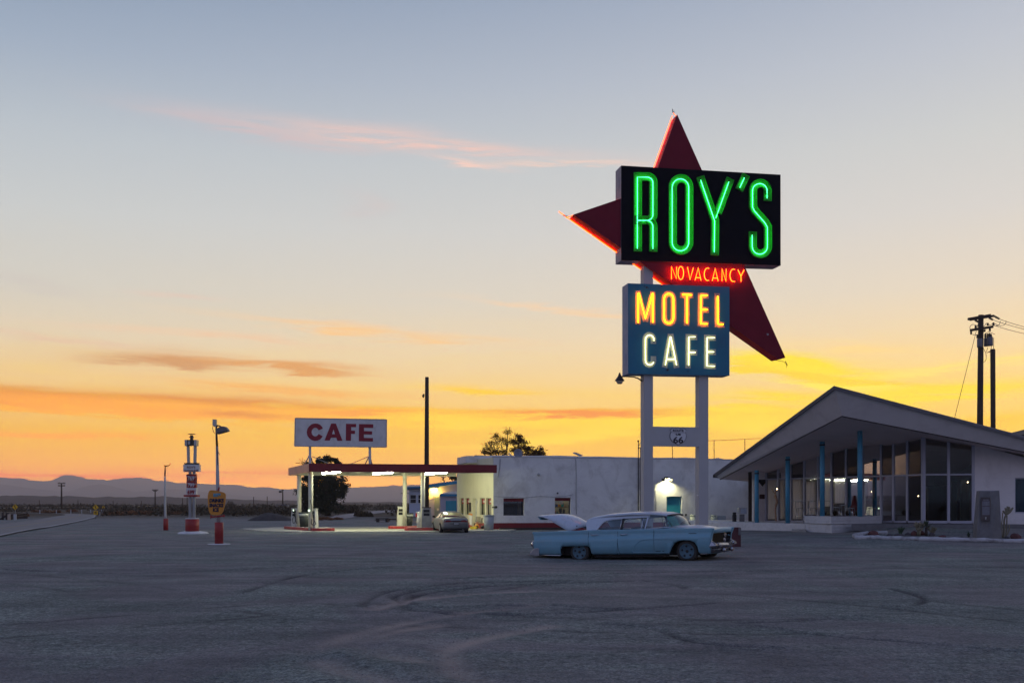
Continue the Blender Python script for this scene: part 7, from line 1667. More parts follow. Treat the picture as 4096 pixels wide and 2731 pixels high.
for s in (-1,1):
    def q2(x, k):  # point on side of greenhouse, k from belt to roof
        top = Vector((x, s*float(np.interp(x,[.7,1.35,2.1,2.8,3.15],[.74,.60,.58,.67,.76])), float(np.interp(x,[.7,1.0,1.35,1.7,2.1,2.45,2.8,3.15],[.92,1.07,1.21,1.265,1.275,1.22,1.07,.90]))))
        bot = Vector((x, s*.80, .93)); return bot.lerp(top, k)
    mb = MB(); xs3 = [.85,1.1,1.35,1.7]; mb.add([q2(x,0) for x in xs3]+[q2(x,1) for x in xs3], [(i,i+1,5+i,4+i) for i in range(3)]); mb.build('side_window', GL2, cp, fix=False)
    mb = MB(); xs3 = [1.76,2.1,2.45,2.8,3.05]; mb.add([q2(x,0) for x in xs3]+[q2(x,1) for x in xs3], [(i,i+1,6+i,5+i) for i in range(4)]); mb.build('side_window', GL2, cp, fix=False)
    mb = MB(); mb.tube([q2(.72,.9),q2(1.0,1),q2(1.35,1),q2(1.7,1),q2(2.1,1),q2(2.45,1),q2(2.8,1),q2(3.12,.9)], .028, 6); mb.build('window_frame', SILV, cp)
    mb = MB(); mb.tube([q2(1.73,0),q2(1.73,1)], .022, 6); mb.build('window_frame', DARKM, cp)
    mb = MB(); mb.hexa([(2.75,s*.86,.93),(2.88,s*.86,.93),(2.88,s*1.04,.95),(2.78,s*1.04,.95)],[(2.75,s*.86,1.06),(2.88,s*.86,1.05),(2.88,s*1.04,1.07),(2.78,s*1.04,1.08)]); mb.build('wing_mirror', BLACK, cp, bevel=.02)
    for x in (.78,3.42):
        w = bpy.data.objects.new('wheel', None); COL.objects.link(w); w.location = (x, s*.82, .31); par(w, cp)
        mb = MB(); mb.lathe((x,s*.82,.31), [(.20,-.10),(.28,-.105),(.31,-.08),(.31,.08),(.28,.105),(.20,.10)], 28, axis='y', cap=False); mb.build('tyre', BLACK, w)
        mb = MB(); mb.lathe((x,s*.82,.31), [(.20,s*.06),(.195,s*.10),(.17,s*.08),(.06,s*.09),(0,s*.09)], 20, axis='y', cap=False); mb.build('rim', GALV, w)
    mb = MB(); mb.hexa([(-.035,s*.32,.70),(-.01,s*.80,.66),(.05,s*.80,.66),(.05,s*.32,.70)],[(-.02,s*.32,.80),(.01,s*.74,.85),(.07,s*.74,.85),(.07,s*.32,.80)]); mb.build('tail_light', LENS, cp, bevel=.01)
mb = MB(); mb.box((-.04,-.315,.705),(.03,.315,.785)); mb.build('tail_light_bar', mat('dark_red_lens', (.05,.006,.008), .25), cp)
mb = MB(); mb.box((-.075,-.19,.50),(-.05,.19,.66)); mb.build('plate_recess', DARKM, cp)
mb = MB(); mb.box((-.085,-.155,.525),(-.076,.155,.635)); pl_ = mb.build('number_plate', mat('plate_white', (.55,.57,.55), .5), cp)
for y, nm in ((-.12,0),(-.08,0),(-.04,0),(.0,0),(.04,0),(.08,0),(.12,0)):
    mb = MB(); mb.box((-.089,y-.012,.555),(-.0855,y+.012,.60)); mb.build('plate_mark', mat('plate_ink', (.03,.05,.12), .6) if 'plate_ink' not in MATS else MATS['plate_ink'], pl_)
mb = MB(); mb.tube([(.02,-.86,.60),(.0,-.5,.585),(-.03,0,.58),(.0,.5,.585),(.02,.86,.60)], .012, 6); mb.build('bumper_line', DARKM, cp)
mb = MB(); mb.box((.06,-.78,.16),(.30,.78,.27)); mb.build('rear_valance', BLACK, cp)
mb = MB(); mb.tube([(.02,-.45,.22),(.30,-.45,.22)], .035, 8); mb.build('exhaust_pipe', GALV, cp)
mb = MB(); mb.tube([(.16,-.70,1.01),(.10,-.3,1.035),(.08,.3,1.035),(.16,.70,1.01)], .018, 6); mb.build('spoiler', SILV, cp)
for x in (1.5, 2.3):
    for y in (-.36,.36): mb = MB(); mb.hexa([(x,y-.24,.4),(x+.14,y-.24,.4),(x+.14,y+.24,.4),(x,y+.24,.4)],[(x-.12,y-.2,1.1),(x-.02,y-.2,1.1),(x-.02,y+.2,1.1),(x-.12,y+.2,1.1)]); mb.build('seat', BLACK, cp, bevel=.04)
gL = G('Q', 648, 1230); gR = G('Q', 1120, 1230); mid = (gL+gR)/2; SCL = .84
hd = math.radians(76+24)  # heading: points away and a little left
wv = P('Q', 905, 1230, 53.5)
cp.location = (wv.x+.02, 53.0, -.01); cp.rotation_euler = (0,0,math.radians(104)); cp.scale = (SCL,)*3

# ================================================================== roadside price tower
RP = mat('tower_red', (.30,.02,.02), .55, var=.15, vscale=3, stain=(.15,.05,.04), stain_amt=.3)
DK = mat('dark_weathered_box', (.05,.045,.04), .6, var=.3, vscale=6)
YT = F*CAMH/( (1600+1395/2.6125)-HY)
def fr_at(Y, x0, x1, c): a = P(c, x0, 1000, Y); b = P(c, x1, 1000, Y); return Frame(Vector((a.x,Y,0)), Vector((b.x,Y,0)))
TFm = fr_at(YT, 360, 520, 'I'); th = TFm.hit
tw = thing('price_tower', 'white twin pole fuel price sign tower on a red drum base', 'sign', P('I', 440, 1390, YT))
def tr(nm, x0, x1, y0, y1, d0, d1, m, parent=tw, bev=0):
    a = th('I', x0, y1); b = th('I', x1, y0); mb = MB(); TFm.rect(mb, a[0], b[0], a[1], b[1], d0, d1); return mb.build(nm, m, parent, bevel=bev)
cB = TFm.at(th('I', 441, 1300)[0], 0, 0)
mb = MB(); q0 = th('I', 285, 1418)[0]; q1 = th('I', 603, 1405)[0]; R_ = (q1-q0)/2; cM = TFm.at((q0+q1)/2, 0, .1)
mb.lathe(cM, [(R_,-.05),(R_*.97,.04),(R_*.86,.09),(R_*.5,.14),(0,.15)], 28); mb.build('concrete_foot', WHITE2, tw)
r = (th('I', 511, 1300)[0]-th('I', 371, 1300)[0])/2; zt = th('I', 441, 1240)[1]
mb = MB(); mb.lathe(cB, [(r,.06),(r,zt)], 28); mb.build('drum_base', RP, tw, ); mb = MB(); mb.lathe(cB, [(r*1.01,zt+.001),(r*1.01,zt+.03),(r*.9,zt+.04)], 28); mb.build('drum_lid', WHITE2, tw)
for x0, x1 in ((403,436),(444,477)):
    a = th('I', x0, 1100)[0]; b = th('I', x1, 1100)[0]; rr_ = (b-a)/2; p = TFm.at((a+b)/2, 0, .0)
    mb = MB(); mb.lathe(p, [(rr_,zt+.04),(rr_*.95,th('I',0,660)[1])], 14); mb.build('pole', POSTW, tw)
for x0, x1, xt0, xt1 in ((392,415,388,411),(458,482,461,485)):
    a = th('I', x0, 660)[0]; b = th('I', x1, 660)[0]; at_ = th('I', xt0, 480)[0]; bt = th('I', xt1, 480)[0]
    mb = MB(); TFm.slab(mb, [(a,th('I',0,662)[1]),(b,th('I',0,662)[1]),(bt,th('I',0,478)[1]),(at_,th('I',0,478)[1])], -.08, .08); mb.build('upper_post', POSTW, tw)
tr('top_sign_box', 400, 470, 416, 476, -.16, .16, DK); tr('top_sign_end', 373, 399, 416, 480, -.18, .18, GALV); tr('top_sign_end', 471, 497, 416, 480, -.18, .18, GALV)
tr('faded_emblem', 408, 430, 428, 465, -.175, -.161, GALV)
tr('chimney_box', 425, 446, 366, 415, -.1, .1, DK); tr('top_plate', 405, 466, 351, 357, -.15, .15, DK); tr('top_bracket', 416, 454, 384, 392, -.12, .12, DK)
nb_ = tr('name_board', 359, 522, 673, 748, -.17, .13, WHITE2); tr('name_board_cap', 367, 511, 656, 672, -.15, .11, DK)
PK = mat('faded_red_lettering', (.20,.07,.08), .7)
a = th('I', 441, 712); 
text_mesh(TFm, "ROY'S", a[0], th('I',0,711)[1], .10, -.178, -.170, PK, 'letters', nb_, bold=.004, width=(th('I',490,0)[0]-th('I',403,0)[0]))
text_mesh(TFm, "GASOLINE", a[0], th('I',0,746)[1], .10, -.178, -.170, PK, 'letters', nb_, bold=.004, width=(th('I',516,0)[0]-th('I',366,0)[0]))
PWt = mat('price_white', (.62,.58,.58), .6, var=.08)
for (y0, y1, txt, rev, lb) in ((772,845,'769',False,'DIESEL'),(847,915,'799',False,'PREMIUM'),(917,988,'699',True,'REGULAR')):
    pb_ = tr('price_panel', 391 if not rev else 386, 489 if not rev else 492, y0, y1, -.14, .08, RP if not rev else PWt)
    h_ = (th('I',0,y0)[1]-th('I',0,y1)[1])
    text_mesh(TFm, txt, th('I',436,0)[0], th('I',0,y1-8)[1], h_*.60, -.15, -.14, PWt if not rev else RP, 'price_digits', pb_, bold=.012, width=(th('I',474,0)[0]-th('I',402,0)[0]))
    text_mesh(TFm, '9', th('I',480,0)[0], th('I',0,y0+38)[1], h_*.22, -.15, -.14, PWt if not rev else RP, 'price_digit', pb_, bold=.003)
tr('red_shelf', 364, 508, 988, 1008, -.2, .2, RP, bev=.01)
# drinks sign ------------------------------------------------------
YD = F*CAMH/((1600+1505/2.6125)-HY); D1 = fr_at(YD, 615, 800, 'I')
ds = thing('drinks_sign', 'orange rounded drinks snacks ice sign on a white pole with red drum', 'sign', P('I', 720, 1500, YD))
h2_ = D1.hit
c = D1.at(h2_('I',721,1300)[0],0,0); r = (h2_('I',765,1300)[0]-h2_('I',677,1300)[0])/2; zt = h2_('I',0,1277)[1]
mb = MB(); R_ = (h2_('I',845,1300)[0]-h2_('I',605,1300)[0])/2; mb.lathe(c, [(R_,-.05),(R_*.95,.02),(0,.035)], 24); mb.build('concrete_foot', WHITE2, ds)
mb = MB(); mb.lathe(c, [(r,.03),(r,zt),(r*.9,zt+.01)], 24); mb.build('drum_base', RP, ds)
mb = MB(); p0 = D1.at(h2_('I',717,1277)[0],zt,0); p1 = D1.at(h2_('I',708,900)[0],h2_('I',0,900)[1],0); p2 = D1.at(h2_('I',700,480)[0],h2_('I',0,480)[1],0); p3 = D1.at(h2_('I',692,290)[0],h2_('I',0,290)[1],0)
mb.tube([p0,p1,p2], [.075,.07,.05], 12); mb.build('pole', POSTW, ds); mb = MB(); mb.tube([p2,p3], [.045,.035], 10); mb.build('upper_pole', DARKM, ds)
def dpoly(pts, d0, d1, nm, m, parent=ds, sp=True):
    q = D1.hits('I', pts)
    if sp: q = [(v.x, v.y) for v in spline([Vector((a,b,0)) for a, b in q+[q[0]]], 4)[:-1]]
    mb = MB(); D1.slab(mb, q, d0, d1); return mb.build(nm, m, parent)
ORG = mat('orange_sign_paint', (.62,.25,.03), .5, var=.08, vscale=3, stain=(.35,.15,.04), stain_amt=.3)
bdp = [(622,962),(640,942),(690,943),(760,958),(792,972),(801,1000),(797,1060),(783,1130),(762,1180),(735,1197),(690,1200),(650,1192),(628,1160),(617,1090),(613,1010)]
ob = dpoly(bdp, -.13, -.09, 'sign_board', ORG)
dpoly([(712,945),(727,906),(739,910),(728,953)], -.12, -.09, 'stalk', RP, sp=False)
dpoly([(640,1200),(640,1240),(652,1228),(775,1216),(780,1224),(797,1204),(770,1190),(772,1200),(660,1212),(650,1196)], -.12, -.10, 'red_arrow', RP, sp=False)
INK = mat('dark_blue_ink', (.01,.015,.05), .6); SKY_ = mat('sky_blue_ink', (.12,.36,.48), .6)
for t_, x0, x1, yb, yh in (('DRINKS',630,780,1064,36),('SNACKS',630,776,1114,36),('ICE',665,728,1162,38)):
    text_mesh(D1, t_, h2_('I',(x0+x1)/2,0)[0], h2_('I',0,yb)[1], yh/2.6125*YD/F, -.138, -.131, INK, 'letters', ob, bold=.012, width=h2_('I',x1,0)[0]-h2_('I',x0,0)[0], shear=.08)
text_mesh(D1, "ROY'S", h2_('I',708,0)[0], h2_('I',0,1005)[1], 30/2.6125*YD/F, -.138, -.131, SKY_, 'letters', ob, bold=.016, width=h2_('I',748,0)[0]-h2_('I',668,0)[0], shear=.2)
# lamp on top of that pole
pl2 = thing('cobra_lamp', 'old street lamp head with box on top of the drinks sign pole', 'street lamp', p3)
q = D1.hits('I', [(658,266),(660,202),(695,202),(696,278),(680,280)]); mb = MB(); D1.slab(mb, q, -.08, .08); mb.build('control_box', GALV, pl2)
mb = MB(); mb.tube(spline([D1.at(*h2_('I',690,300),0), D1.at(*h2_('I',700,268),0), D1.at(*h2_('I',722,268),0), D1.at(*h2_('I',745,280),0)],4), .03, 6); mb.build('arm', DARKM, pl2)
q = [(697,340),(704,302),(730,284),(770,275),(795,278),(812,298),(828,322),(790,334),(748,346),(702,356)]
q = D1.hits('I', q); mb = MB(); D1.slab(mb, q, -.17, .17); mb.build('lamp_head', mat('lamp_grey', (.16,.15,.15), .5, .4, var=.25), pl2, bevel=.03)
mb = MB(); mb.tube(spline([D1.at(*h2_('I',x,y),-.05) for x, y in ((662,272),(660,300),(668,330),(682,345))],3), .012, 5); mb.build('loose_wire', WIRE, pl2)
mb = MB(); mb.tube(spline([D1.at(*h2_('I',x,y),-.08) for x, y in ((703,480),(708,540),(712,600),(716,665),(710,672))],3), .014, 5); mb.build('loose_cable', WIRE, pl2); mb = MB(); mb.tube([D1.at(*h2_('I',x,y),-.08) for x, y in ((709,540),(725,552),(737,573))], .010, 5); mb.build('loose_cable', WIRE, pl2)
# bare white pole with red drum ------------------------------------
YP = F*CAMH/((1800+1075/3.36)-HY); D2 = fr_at(YP, 2195, 2260, 'J'); bp_ = thing('bare_lamp_pole', 'bare white lamp pole with hooked top in a small red drum', 'lamp pole', P('J', 2228, 1075, YP))
h3 = D2.hit; c = D2.at(h3('J',2228,0)[0],0,0); r = (h3('J',2260,0)[0]-h3('J',2196,0)[0])/2; zt = h3('J',0,920)[1]
mb = MB(); mb.lathe(c, [(r,-.03),(r,zt),(r*.9,zt+.01)], 22); mb.build('drum_base', RP, bp_)
pts = [D2.at(*h3('J',x,y),0) for x, y in ((2226,920),(2221,880),(2219,600),(2217,350))]; mb = MB(); mb.tube(pts, [.07,.07,.06,.05], 10); mb.build('pole', POSTW, bp_)
pts = [D2.at(*h3('J',x,y),0) for x, y in ((2217,350),(2220,215))]; mb = MB(); mb.tube(pts, [.045,.035], 8); mb.build('upper_pole', DARKM, bp_)
mb = MB(); mb.tube([D2.at(*h3('J',x,y),0) for x, y in ((2203,203),(2222,212),(2250,210),(2270,204),(2284,192),(2288,175))], [.02,.045,.035,.025,.02,.015], 6); mb.build('hook_arm', DARKM, bp_)
mb = MB(); mb.tube([D2.at(*h3('J',2247,210),0), D2.at(*h3('J',2246,248),0)], .006, 5); mb.build('loose_wire', WIRE, bp_)

# ================================================================== road signs, fence, markers
YS_ = mat('yellow_sign_sheet', (.72,.42,.01), .45, var=.06); BK_ = mat('black_sign_symbol', (.015,.015,.015), .6); PST = mat('sign_post_steel', (.30,.30,.30), .5, .5)
def warn(c_, x, y, size, Y, label, flip=1, speed=False, dark=False, ybase=None):
    f = fr_at(Y, x-size/2, x+size/2, c_); u, z = f.hit(c_, x, y); r = size/2*Y/F/ZC[c_][2]
    t = thing('warning_sign', label, 'road sign', f.at(u,0,0)); gz_ = terr(f.at(u,0,0).x, Y)
    mb = MB(); mb.tube([f.at(u,gz_-.1,.05), f.at(u,z+r*.6,.05)], .035, 8); mb.build('post', PST, t)
    mb = MB(); f.slab(mb, [(u-r,z),(u,z-r),(u+r,z),(u,z+r)], -.012, .0); bd_ = mb.build('sign_plate', YS_, t)
    mb = MB(); k = r*.42; pts = [(u+flip*k*.35,z-k*1.15),(u+flip*k*.30,z-k*.45),(u-flip*k*.25,z+k*.25),(u-flip*k*.25,z+k*.75)]
    stroke(mb, f, pts, r*.24, -.018, -.013); mb.build('curve_arrow', BK_, bd_); mb = MB(); f.slab(mb, [(u-flip*k*.25-r*.26,z+k*.7),(u-flip*k*.25+r*.26,z+k*.7),(u-flip*k*.25,z+k*1.35)], -.018, -.013); mb.build('arrow_head', BK_, bd_)
    mb = MB(); 
    for a, b in (((0,-.9),(.9,0)),((.9,0),(0,.9)),((0,.9),(-.9,0)),((-.9,0),(0,-.9))): stroke(mb, f, [(u+a[0]*r,z+a[1]*r),(u+b[0]*r,z+b[1]*r)], r*.04, -.016, -.013)
    mb.build('border_line', BK_, bd_)
    if speed:
        a = f.hit(c_, x-27, y+98); b = f.hit(c_, x+27, y+46); mb = MB(); f.rect(mb, a[0], b[0], a[1], b[1], -.012, 0); sp_ = mb.build('speed_plate', YS_, t)
        text_mesh(f, '45', (a[0]+b[0])/2, a[1]+(b[1]-a[1])*.36, (b[1]-a[1])*.5, -.018, -.013, BK_, 'speed_digits', sp_, bold=.01); text_mesh(f, 'M.P.H.', (a[0]+b[0])/2, a[1]+(b[1]-a[1])*.12, (b[1]-a[1])*.14, -.018, -.013, BK_, 'speed_unit', sp_, bold=.002)
    return t
warn('J', 203, 763, 84, 110, 'yellow diamond curve warning sign at the far left above the picket fence', 1)
warn('J', 1286, 768, 86, 99, 'yellow diamond curve sign with a 45 speed plate at the road bend', 1, True)
warn('J', 1390, 765, 46, 190, 'small distant yellow diamond sign right of the speed warning sign', -1)
MKR = mat('marker_white', (.42,.44,.47), .6)
mk = [(535,832),(757,830),(952,832),(1098,830),(1217,822),(1365,825),(1383,835),(1340,862)]
mlab = ['white road marker post left of the tall pole base','white road marker post just left of the main utility pole','white road marker post first right of the utility pole','white road marker post midway along the bend','white road marker post nearest the speed warning sign on its left','white road marker post right of the speed sign, taller of a pair','white road marker post right of the speed sign, shorter of a pair','low white road marker post closest behind the speed warning sign']
m0 = None
for i, (x, y) in enumerate(mk):
    p = G('J', x, y+18); 
    if m0 is None:
        m0 = thing('marker_post', mlab[0], 'marker post', (0,0,0), 'white marker posts round the bend'); mb = MB(); mb.hexa([(-.07,-.03,0),(.07,-.03,0),(.07,.03,0),(-.07,.03,0)],[(-.07,-.03,.62),(.07,-.03,.62),(.07,.03,.66),(-.07,.03,.66)]); mb.build('post', MKR, m0)
        mb = MB(); mb.box((-.05,-.04,.48),(.05,-.031,.58)); mb.build('reflector', GALV, m0); m0.location = (p.x,p.y,terr(p.x,p.y)); m0.scale = (p.y/190,)*3
    else: dup(m0, (p.x,p.y,terr(p.x,p.y)), 0, mlab[i], p.y/190)
# picket fence at the far left
pf0 = G('J', 95, 935); rnd = random.Random(6)
fc = thing('picket_fence', 'dark ragged wooden picket fence at the far left roadside', 'fence', pf0); 
for i in range(17):
    x = 95+i*16.5; p = P('J', x, 930-i*1.6, pf0.y+i*.6); hgt = (64+rnd.uniform(-9,9)+(20 if i == 0 else 0))/3.36*p.y/F; w_ = .14 if i else .32
    mb = MB(); z0 = terr(p.x,p.y)-.05; zb_ = p.z; mb.hexa([(p.x-w_/2,p.y,z0),(p.x+w_/2,p.y,z0),(p.x+w_/2,p.y+.08,z0),(p.x-w_/2,p.y+.08,z0)],[(p.x-w_/2+rnd.uniform(-.05,.05),p.y,zb_+hgt),(p.x+w_/2,p.y,zb_+hgt*.97),(p.x+w_/2,p.y+.08,zb_+hgt*.97),(p.x-w_/2,p.y+.08,zb_+hgt)]); mb.build('picket', WOODD, fc)
for y in (870, 900):
    mb = MB(); mb.tube([P('J', 95, y, pf0.y+.1), P('J', 360, y-24, pf0.y+9.7)], .06, 6); mb.build('rail', WOODD, fc)
mb = MB(); a = P('J',0,930,pf0.y); b = P('J',92,872,pf0.y); mb.tube([a+(a-b)*.6, b], .09, 6); mb.build('slanted_brace', WOODD, fc); mb = MB(); a = P('J',38,905,pf0.y); mb.tube([Vector((a.x,a.y,-.05)), P('J',38,835,pf0.y)], .10, 6); mb.build('corner_post', WOODD, fc)
for x, lab in ((118,'pale lit post stub in the left picket fence'),(199,'bluish pale post stub beside the left picket fence')):
    p = P('J', x, 910, pf0.y-1); mb = MB(); mb.box((p.x-.12,p.y,-.02),(p.x+.12,p.y+.1,P('J',x,858,pf0.y-1).z)); o = mb.build('post_stub', MKR if x > 150 else mat('tan_post', (.45,.35,.28), .7)); tag(o, lab, 'post')
# distant utility poles
def dpole(c_, x, y0, yb, Y, label, arms=(), tf=False, r=.16):
    a = P(c_, x, y0, Y); t = thing('utility_pole', label, 'utility pole', (a.x,Y,0), 'distant utility poles'); mb = MB(); mb.tube([(a.x,Y,-.5),(a.x,Y,a.z)], [r*1.2,r*.8], 8); mb.build('pole', WOOD, t)
    for ya, wd in arms:
        z = P(c_, x, ya, Y).z; hw = wd/2/ZC[c_][2]*Y/F; mb = MB(); mb.box((a.x-hw,Y-.12,z-.11),(a.x+hw,Y+.12,z+.11)); mb.build('crossarm', WOOD, t)
        for k in (-.95,-.5,.5,.95): mb = MB(); mb.lathe((a.x+hw*k,Y,z+.12), [(.05,0),(.07,.1),(.03,.2)], 6); mb.build('insulator', DARKM, t)
    if tf: z = P(c_, x-10, 468, Y).z; mb = MB(); mb.lathe((a.x-.55*Y/230,Y,z), [(.35*Y/230,0),(.35*Y/230,P(c_,x,438,Y).z-z)], 10); mb.build('transformer', DARKM, t)
dpole('J', 827, 438, 830, 260, 'distant utility pole with two crossarms behind the road bend', ((445,95),(477,90)), r=.22)
dpole('J', 2085, 526, 800, 330, 'distant utility pole with crossarms left of the white pole', ((535,80),(548,50)), r=.22)
dpole('R', 905, 428, 720, 330, 'distant pole with transformer left of the fuel canopy', ((430,30),), True, r=.22)
for c_, x, y0, lab in (('J',528,670,'slim bare distant pole left of the main utility pole'),('J',1048,670,'slim bare distant pole between utility pole and speed sign'),('J',1520,680,'slim bare distant pole right of the speed sign'),('J',1900,680,'slim bare distant pole left of the second crossarm pole'),('R',448,533,'slim bare distant pole between drinks sign and canopy, left'),('R',662,526,'slim bare distant pole between drinks sign and canopy, right'),('I',340,1020,'slim bare distant pole behind the price tower left'),('I',388,1010,'slim bare distant pole just left of the price tower')):
    dpole(c_, x, y0, 0, 300, lab, r=.13)
# ruined sheds on the plain
def shed(c_, x0, x1, y0, y1, Y, label, m):
    a = P(c_, x0, y1, Y); b = P(c_, x1, y0, Y); t = thing('distant_shed', label, 'shed', (a.x,Y,0)); h_ = b.z
    for k in range(3):
        x = a.x+(b.x-a.x)*k/2.2; mb = MB(); mb.box((x,Y,-.05),(x+(b.x-a.x)*.17,Y+3,h_*.72)); mb.build('wall', m, t)
    mb = MB(); mb.hexa([(a.x-.3,Y-.3,h_*.74),(b.x+.3,Y-.3,h_*.74),(b.x+.3,Y+3.3,h_*.74),(a.x-.3,Y+3.3,h_*.74)],[(a.x-.3,Y-.3,h_),(b.x+.3,Y-.3,h_*.95),(b.x+.3,Y+3.3,h_*.95),(a.x-.3,Y+3.3,h_)]); mb.build('roof', CONCD, t)
shed('R', 812, 962, 650, 712, 320, 'small ruined shed below the transformer pole on the plain', mat('pale_ruin', (.28,.28,.30), .9)); shed('I', 513, 610, 1100, 1145, 300, 'pale ruined hut between price tower and drinks sign', MATS['pale_ruin'])

# ================================================================== structures behind the canopy
YB = 86.0
TRIM = mat('blue_trim', (.03,.20,.36), .55, var=.12); GARW = mat('garage_stucco', (.52,.47,.48), .9, var=.08, bump=.3, bscale=20)
gb = thing('garage_building', 'low stucco garage with sloping blue fascia behind the cafe', 'building', P('G', 700, 1200, YB)); GF2 = fr_at(YB, 530, 860, 'G'); gh = GF2.hit
mb = MB(); GF2.slab(mb, [(gh('G',550,0)[0],-.1),(gh('G',1000,0)[0],-.1),(gh('G',1000,830)[0],gh('G',1000,830)[1]),(gh('G',550,925)[0],gh('G',550,925)[1])], 0, 7); w_ = mb.build('wall', GARW, gb)
mb = MB(); GF2.slab(mb, [gh('G',522,926),gh('G',860,873),gh('G',1000,850),gh('G',1000,820),gh('G',860,846),gh('G',522,890)], -.6, 7.3); mb.build('fascia', TRIM, gb)
mb = MB(); GF2.slab(mb, [gh('G',522,889),gh('G',860,845),gh('G',1000,819),gh('G',1000,812),gh('G',860,838),gh('G',522,884)], -.62, 7.32); mb.build('roof_edge', GALV, gb)
mb = MB(); a = gh('G',622,1212); b = gh('G',680,1005); GF2.rect(mb, a[0], b[0], -.05, b[1], -.05, -.005); rd = mb.build('roller_door', mat('roller_shutter', (.30,.36,.33), .5, var=.05), w_)
n_ = 20
for k in range(n_):
    z = b[1]*k/n_+.03; mb = MB(); GF2.rect(mb, a[0]+.02, b[0]-.02, z, z+b[1]/n_*.5, -.075, -.051); mb.build('slat', MATS['roller_shutter'], rd)
mb = MB(); a = gh('G',602,1212); b = gh('G',620,1005); GF2.rect(mb, a[0], b[0], -.05, b[1]+.1, -.25, -.004); mb.build('door_jamb', GARW, w_)
mb = MB(); a = gh('G',648,1155); b = gh('G',670,1128); GF2.rect(mb, a[0], b[0], a[1], b[1], -.09, -.08); mb.build('notice', SGN, w_)
gl_ = thing('garage_lamp', 'yellow glowing lamp under the garage fascia above the roller door', 'lamp', P('G',620,918,YB-.3)); c = gh('G',620,922); mb = MB(); GF2.rect(mb, c[0]-.25, c[0]+.25, c[1]-.10, c[1]-.04, -.45, -.15); mb.build('lens', emis('garage_lamp_glow', (1.0,.62,.10), 150.0), gl_)
mb = MB(); GF2.rect(mb, c[0]-.28, c[0]+.28, c[1]-.035, c[1]+.04, -.5, -.1); mb.build('housing', DARKM, gl_)
an = thing('garage_annex', 'small white annex with blue trimmed roof and blue door behind the coupe', 'building', P('G', 770, 1200, YB-5)); AF = fr_at(YB-5, 680, 860, 'G'); ah = AF.hit
mb = MB(); AF.rect(mb, ah('G',682,0)[0], ah('G',1000,0)[0], -.1, ah('G',0,985)[1], 0, 4.8); mb.build('wall', mat('annex_wall', (.40,.38,.46), .9, var=.06), an)
mb = MB(); AF.rect(mb, ah('G',678,0)[0], ah('G',1000,0)[0], ah('G',0,1003)[1], ah('G',0,980)[1], -.25, -.005); mb.build('fascia', TRIM, an)
mb = MB(); a = ah('G',678,980); AF.slab(mb, [a, ah('G',1000,978), ah('G',1000,940), ah('G',860,950), ah('G',740,962)], -.25, 4.8); mb.build('roof', WHITE2, an)
mb = MB(); a = ah('G',740,1160); b = ah('G',852,1050); AF.rect(mb, a[0], b[0], -.05, b[1], -.06, -.004); mb.build('door', TEAL, an)
hs = thing('white_cabin', 'small white cabin with dark windows behind the far right column', 'building', P('G', 410, 1130, 118)); HF = fr_at(118, 345, 475, 'G'); hh_ = HF.hit
mb = MB(); HF.rect(mb, hh_('G',357,0)[0], hh_('G',560,0)[0], -.1, hh_('G',0,915)[1], 0, 6); mb.build('wall', mat('cabin_wall', (.46,.50,.60), .8, var=.06), hs)
mb = MB(); HF.slab(mb, [hh_('G',338,938),hh_('G',338,905),hh_('G',560,898),hh_('G',560,918),hh_('G',360,920)], -.7, 6.4); mb.build('roof', TRIM, hs)
mb = MB(); HF.rect(mb, hh_('G',272,0)[0], hh_('G',360,0)[0], hh_('G',0,978)[1], hh_('G',0,968)[1], -.4, -.1); mb.build('awning', GALV, hs)
mb = MB(); HF.rect(mb, hh_('G',400,0)[0], hh_('G',470,0)[0], hh_('G',0,944)[1], hh_('G',0,936)[1], -.3, -.005); mb.build('awning', GALV, hs)
for x0, x1 in ((364,434),(447,520)):
    h_ = (hh_('G',x0,0)[0], hh_('G',x1,0)[0], hh_('G',0,1078)[1], hh_('G',0,985)[1]); mb = MB(); HF.rect(mb, *h_, -.05, -.004); f_ = mb.build('window', WHITE2, hs)
    m_ = (h_[2]+h_[3])/2
    for z0, z1 in ((h_[2]+.06, m_-.03),(m_+.03, h_[3]-.06)): mb = MB(); HF.rect(mb, h_[0]+.07, h_[1]-.07, z0, z1, -.06, -.051); mb.build('pane', BLACK, f_)
# tall dark pole
b = P('G', 538, 1130, 76); t = P('G', 543, -170, 76); pt = thing('utility_pole', 'tall plain dark wooden pole rising behind the canopy with a small lamp', 'utility pole', (b.x,76,0)); mb = MB(); mb.tube([(b.x,76,-.1),(t.x,76,P('S',1708,1508,76).z)], [.21,.14], 12); mb.build('pole', WOOD, pt)
p = P('S',1693,1582,76); mb = MB(); mb.lathe(p, [(.02,.15),(.05,.08),(.12,-.02),(.07,-.06),(.05,-.16)], 8); mb.build('lamp', DARKM, pt); mb = MB(); mb.tube([p+Vector((0,0,.1)), Vector((t.x,76,p.z+.06))], .025, 6); mb.build('arm', DARKM, pt)
